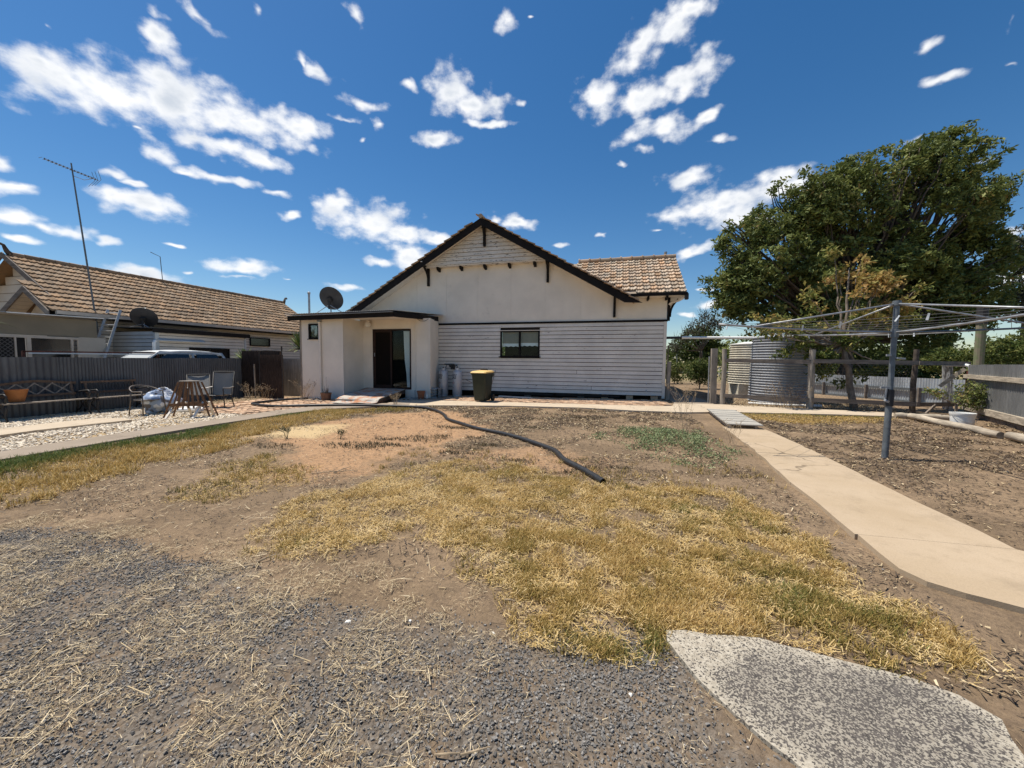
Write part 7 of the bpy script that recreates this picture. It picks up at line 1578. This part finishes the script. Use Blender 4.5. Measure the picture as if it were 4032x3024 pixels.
# stones
OCT = np.array([(1,0,0),(0,1,0),(-1,0,0),(0,-1,0),(.3,.2,1),(-.2,-.3,-1)], float); OF = np.array([(0,1,4),(1,2,4),(2,3,4),(3,0,4),(1,0,5),(2,1,5),(3,2,5),(0,3,5)])
CUB = np.array([(-1,-.8,-.7),(.9,-1,-.7),(1,.8,-.7),(-.8,1,-.7),(-.7,-.6,.7),(.6,-.8,.8),(.8,.6,.6),(-.6,.7,.7)], float)*.8; CF = np.array([(0,1,5),(0,5,4),(1,2,6),(1,6,5),(2,3,7),(2,7,6),(3,0,4),(3,4,7),(4,5,6),(4,6,7)])
def stones(x, y, r_, seed, flat=.6, z=None, sink=.25):
    rng = np.random.default_rng(seed); N = len(x); base = CUB; fa_ = CF
    a = rng.random(N)*6.283; ca, sa = np.cos(a), np.sin(a); tl = rng.normal(size=N)*.35; sc = np.stack([r_*(.8+.7*rng.random(N)), r_*(.7+.4*rng.random(N)), r_*flat*(.7+.6*rng.random(N))], 1)
    zoff = .006*rng.random(N)*(r_ < .012)
    v = base[None]*(1+.22*rng.normal(size=(N, len(base), 3)))*sc[:, None, :]
    vx = v[:, :, 0]; vz = v[:, :, 2]; v[:, :, 0], v[:, :, 2] = vx*np.cos(tl)[:, None]-vz*np.sin(tl)[:, None], vx*np.sin(tl)[:, None]+vz*np.cos(tl)[:, None]
    X = v[:, :, 0]*ca[:, None]-v[:, :, 1]*sa[:, None]+x[:, None]; Y = v[:, :, 0]*sa[:, None]+v[:, :, 1]*ca[:, None]+y[:, None]; zz_ = (ground_z(x, y) if z is None else z)+sc[:, 2]*(1-sink*2)*.6; Z = v[:, :, 2]+(zz_+zoff)[:, None]
    V = np.stack([X, Y, Z], -1).reshape(-1, 3); F_ = (fa_[None]+np.arange(N)[:, None, None]*len(base)).reshape(-1, 3)
    return V, F_, np.repeat(np.clip(.45+.2*rng.normal(size=N), 0, 1), len(fa_))
t = NT('blue_metal_gravel'); r = t.n('ShaderNodeValToRGB'); t.l(t.attr('tint'), r.inputs[0]); e = r.color_ramp.elements
while len(e) < 5: e.new(.5)
for i, (p_, c_) in enumerate(((0, (.075,.070,.064)), (.4, (.165,.154,.140)), (.75, (.275,.258,.235)), (.95, (.36,.33,.285)), (1.0, (.45,.42,.38)))): e[i].position = p_; e[i].color = c_+(1,)
t.bump(t.noise(160, 3, .6), .3, .003); STONE = t.fin(t.mix(t.math('MULTIPLY', t.ramp(t.noise(14, 5, .7), .5, .7), .35), r.outputs[0], (.20,.155,.11)), .85, 0, .25)
gd = lambda x, y: soft(x, y, GRAVEL, .20, 3, .30)*(1-.93*np.maximum.reduce([soft(x, y, d, .07, 15, .10) for d in DIRT]))*(.28+.72*sstep(.32, .56, fbm(x*2.0+5, y*2.0+5, 75, 3)))*(1-.45*sstep(.46, .64, fbm(x*2.6+7, y*2.6+7, 74, 3)))
x, y = scatter(105000, -5.0, 1.4, .45, 2.15, gd, 141); k_ = np.random.default_rng(5).random(len(x)); V, F_, T = stones(x, y, .0030+.0055*k_**2.6, 142)
o = bulk_mesh('gravel', V, F_, STONE, dict(tint=('FACE', T))); tag(o, 'crushed blue grey gravel at the near edge of the yard', 'gravel', kind='stuff')
x, y = scatter(2600, -4.6, 2.0, 1.7, 4.2, lambda x, y: .25+.0*x, 143); V, F_, T = stones(x, y, .003+.006*np.random.default_rng(6).random(len(x))**2, 144)
o = bulk_mesh('loose_stones', V, F_, STONE, dict(tint=('FACE', T))); tag(o, 'loose small stones on the bare dirt', 'stones', kind='stuff')
WHS = simple('white_stone', (.74,.71,.64), .7, .12, 12, bump=.3)
xx = np.array([-1.40, -1.06, .10, -1.05, -.59, -2.27, -3.0, -2.9]); yy = np.array([1.75, 1.83, 1.66, 1.53, 1.87, 1.83, 1.95, 1.88]); V, F_, T = stones(xx, yy, np.array([.016, .010, .010, .008, .009, .008, .008, .007]), 145, .4)
for q in range(len(xx)):
    s_ = slice(q*8, q*8+8); o = bulk_mesh('white_stone', V[s_], CF, WHS); tag(o, 'small white stone lying among the grey gravel', 'stone', 'white stones in the gravel')
rp = np.random.default_rng(8); n_ = 34000; x = -14.8+5.45*rp.random(n_); y = .5+8.4*rp.random(n_); k = (polysd(x, y, PEBBLE) > -.1*rp.random(n_)) & ~(polysd(x, y, pp) > 0) & (rp.random(n_) < .35+.65*sstep(.35, .55, fbm(x*1.2, y*1.2, 76, 3))); x, y = x[k], y[k]
V, F_, T = stones(x, y, .014+.024*rp.random(len(x))**1.6, 146, .5, z=np.array(0.012*x+.0)); t = NT('white_pebble'); v = t.attr('tint'); PEB = t.fin(t.mix(v, (.56,.46,.33), (.80,.72,.59)), .8, 0, .25)
o = bulk_mesh('white_pebbles', V, F_, PEB, dict(tint=('FACE', T))); tag(o, 'white pebble mulch between the path and the left fence', 'pebbles', kind='stuff')
# bluish green weed patch and other weeds
WEEDM = grass_mat('weed_leaf', [(0, (.11,.14,.06)), (.5, (.21,.26,.12)), (1, (.34,.38,.20))], .2)
rw = np.random.default_rng(15); n_ = 22000; x = -.6+2.7*rw.random(n_); y = 5.5+3.1*rw.random(n_); sdw = polysd(x, y, WEED)+(fbm(x*2.2, y*2.2, 79, 3)-.5)*.5; k = (sdw > -.12) & (rw.random(n_) < (.06+.94*sstep(.40, .56, fbm(x*3.2, y*3.2, 80, 3)))*(.25+.75*sstep(-.1, .35, sdw))); x, y, sdw = x[k], y[k], sdw[k]
ht_ = (.04+.20*sstep(0, .5, sdw)*fbm(x*3, y*3, 81, 3)*1.7); P = np.stack([x, y, ground_z(x, y)+ht_*rw.random(len(x))], 1); N = len(P); nr_ = rw.normal(size=(N, 3))+np.array([0, 0, .7]); nr_ /= np.linalg.norm(nr_, axis=1)[:, None]; a = np.cross(nr_, rw.normal(size=(N, 3))); a /= np.linalg.norm(a, axis=1)[:, None]; b = np.cross(nr_, a); s = (.011+.016*rw.random(N))[:, None]
V = np.stack([P-a*s, P-b*s*.4, P+a*s, P+b*s*.4], 1).reshape(-1, 3); o = bulk_mesh('green_weeds', V, np.arange(4*N).reshape(N, 4), WEEDM, dict(tint=('FACE', np.clip(.5+.25*rw.normal(size=N), 0, 1)))); tag(o, 'low bluish green weed patch left of the concrete path', 'weeds', kind='stuff')
DW = [(-4.31,5.45,.35),(-4.06,5.62,.4),(-3.89,5.76,.25),(-4.09,6.22,.2),(-3.48,6.25,.35),(-3.32,6.54,.3),(-3.2,6.76,.15),(-3.52,5.76,.15),(-3.44,7.66,.25),(-3.11,7.58,.2),(-2.3,5.87,.25),(-2.15,6.2,.2),(-2.36,5.53,.2),(-2.01,6.19,.15),(-2.49,6.75,.2),(-1.31,5.28,.2),(-1.54,9.23,.5),(-.86,9.84,.4),(-1.7,8.07,.15),(.1,5.3,.12),(-.51,4.89,.12),(-.23,5.21,.12),(-5.6,5.2,.3)]
BRW = grass_mat('dry_creeping_weed', [(0, (.05,.042,.026)), (.6, (.11,.088,.048)), (1, (.17,.14,.07))], .1); px_, py_, tt = [], [], []
for cx_, cy_, r_ in DW:
    n_ = int(230*r_); a = rw.random(n_)*6.283; q = r_*rw.random(n_)**.6; px_.append(cx_+q*np.cos(a)*1.5); py_.append(cy_+q*np.sin(a)*.55)
x = np.concatenate(px_); y = np.concatenate(py_); P = np.stack([x, y, ground_z(x, y)], 1); V, F_, T = blades(P, np.full(len(x), .45), 4, .05, .008, 151, 1.0, .03)
o = bulk_mesh('creeping_weeds', V, F_, BRW, dict(tint=('FACE', T))); tag(o, 'dark dry creeping weeds on the bare red earth', 'weeds', kind='stuff')
def stalk_plant(label, c, n, h, sp, seed, mat=LITTER, tint=.7, group=None, name='dry_weed', r_=1.0):
    rng = np.random.default_rng(seed); mb = MB()
    for k in range(n):
        a = rng.random()*6.283; l = h*(.55+.5*rng.random()); b = Vector((c[0]+rng.normal()*sp*.3, c[1]+rng.normal()*sp*.3, surf(c[0], c[1]))); d = Vector((math.cos(a)*sp*l/h, math.sin(a)*sp*l/h, l)); p1 = b+d*.55+Vector((0,0,.04*l)); p2 = b+d
        mb.tube([b, p1, p2], [.0045*r_, .0035*r_, .0015*r_], 4, False)
        for q in range(5):
            s0 = p1.lerp(p2, .25+.15*q); mb.tube([s0, s0+Vector((rng.normal()*.05, rng.normal()*.05, .05))], [.003*r_, .005*r_], 4, False)
    o = mb.build(name, mat); tag(o, label, 'weed', group); return o
STALK = simple('dry_stalk', (.33,.25,.16), .9, .3, 20); STALK_D = simple('dark_dry_stalk', (.15,.10,.065), .9, .3, 20)
stalk_plant('tall thin dry seed stalks rising from the green weed patch', (1.25, 7.6), 9, 1.0, .24, 1, STALK, r_=.6)
stalk_plant('reddish dry stalks on the edge of the concrete path', (1.95, 7.2), 7, .5, .22, 2, STALK, r_=.6)
stalk_plant('dry bent grass stalks growing by the round grey gate post', (2.15, 13.6), 12, .75, .5, 3, STALK)
stalk_plant('pale feathery dry weed against the left end of the annex wall', (-11.3, 11.95), 22, .75, .45, 4, STALK)
stalk_plant('dry weed tuft in front of the dark brushwood screen', (-13.4, 11.6), 22, .6, .5, 5, STALK)
stalk_plant('dry weeds standing before the open brushwood gate', (-12.7, 11.5), 14, .6, .35, 6, STALK)
stalk_plant('thin dry stalks along the wire fence in front of the tank', (4.95, 13.2), 16, .8, .5, 7, STALK)
stalk_plant('dry brambles left of the middle wire fence post', (5.2, 13.3), 12, .9, .35, 8, STALK_D)
stalk_plant('small dry weed on the concrete strip beside the ramp', (-6.9, 11.15), 12, .35, .2, 9, STALK)
stalk_plant('upright dark green thistle at the edge of the pale straw patch', (-5.85, 5.75), 7, .22, .08, 10, simple('thistle_green', (.05,.07,.035), .8))
stalk_plant('smaller thistle further right on the pale straw patch', (-4.95, 6.05), 6, .16, .08, 11, simple('thistle_green', (.05,.07,.035), .8))
x = np.concatenate([3.5+4.5*rw.random(5200), -14.6+4*rw.random(2600)]); y = np.concatenate([13.0+2.2*rw.random(5200), 9.6+3.0*rw.random(2600)]); k = ~((x < -9) & ((x > -12.6) & (y < 11.4))); x, y = x[k], y[k]
V, F_, T = flat_bits(x, y, .05+.09*rw.random(len(x)), .006+.008*rw.random(len(x)), np.clip(.72+.22*rw.normal(size=len(x)), 0, 1), 161, .5, .01); o = bulk_mesh('dry_straw', V, F_, LITTER, dict(tint=('FACE', T))); tag(o, 'dry straw and dead grass under the fences', 'straw', kind='stuff')
# a few bigger fallen sticks
for k, (a_, b_, r_) in enumerate((((-2.60, 1.95), (-2.38, 2.06), .006), ((-2.43, 2.1), (-2.36, 2.2), .007), ((-.60, 1.20), (-.51, 1.22), .004), ((-.51, 1.22), (-.41, 1.27), .004), ((-.61, 2.13), (-.54, 2.13), .006), ((-3.7, 4.0), (-3.2, 4.25), .006), ((-3.45, 4.1), (-3.42, 4.4), .006))):
    p, q = Vector((*a_, surf(*a_)+.012)), Vector((*b_, surf(*b_)+.02)); mb = MB(); mb.tube([p, p.lerp(q, .5)+Vector((.008, -.006, .01)), q], [r_, r_*.9, r_*.5], 6); o = mb.build('fallen_stick', STALK); tag(o, 'thin pale fallen stick lying on the bare ground', 'stick', 'fallen sticks on the ground')
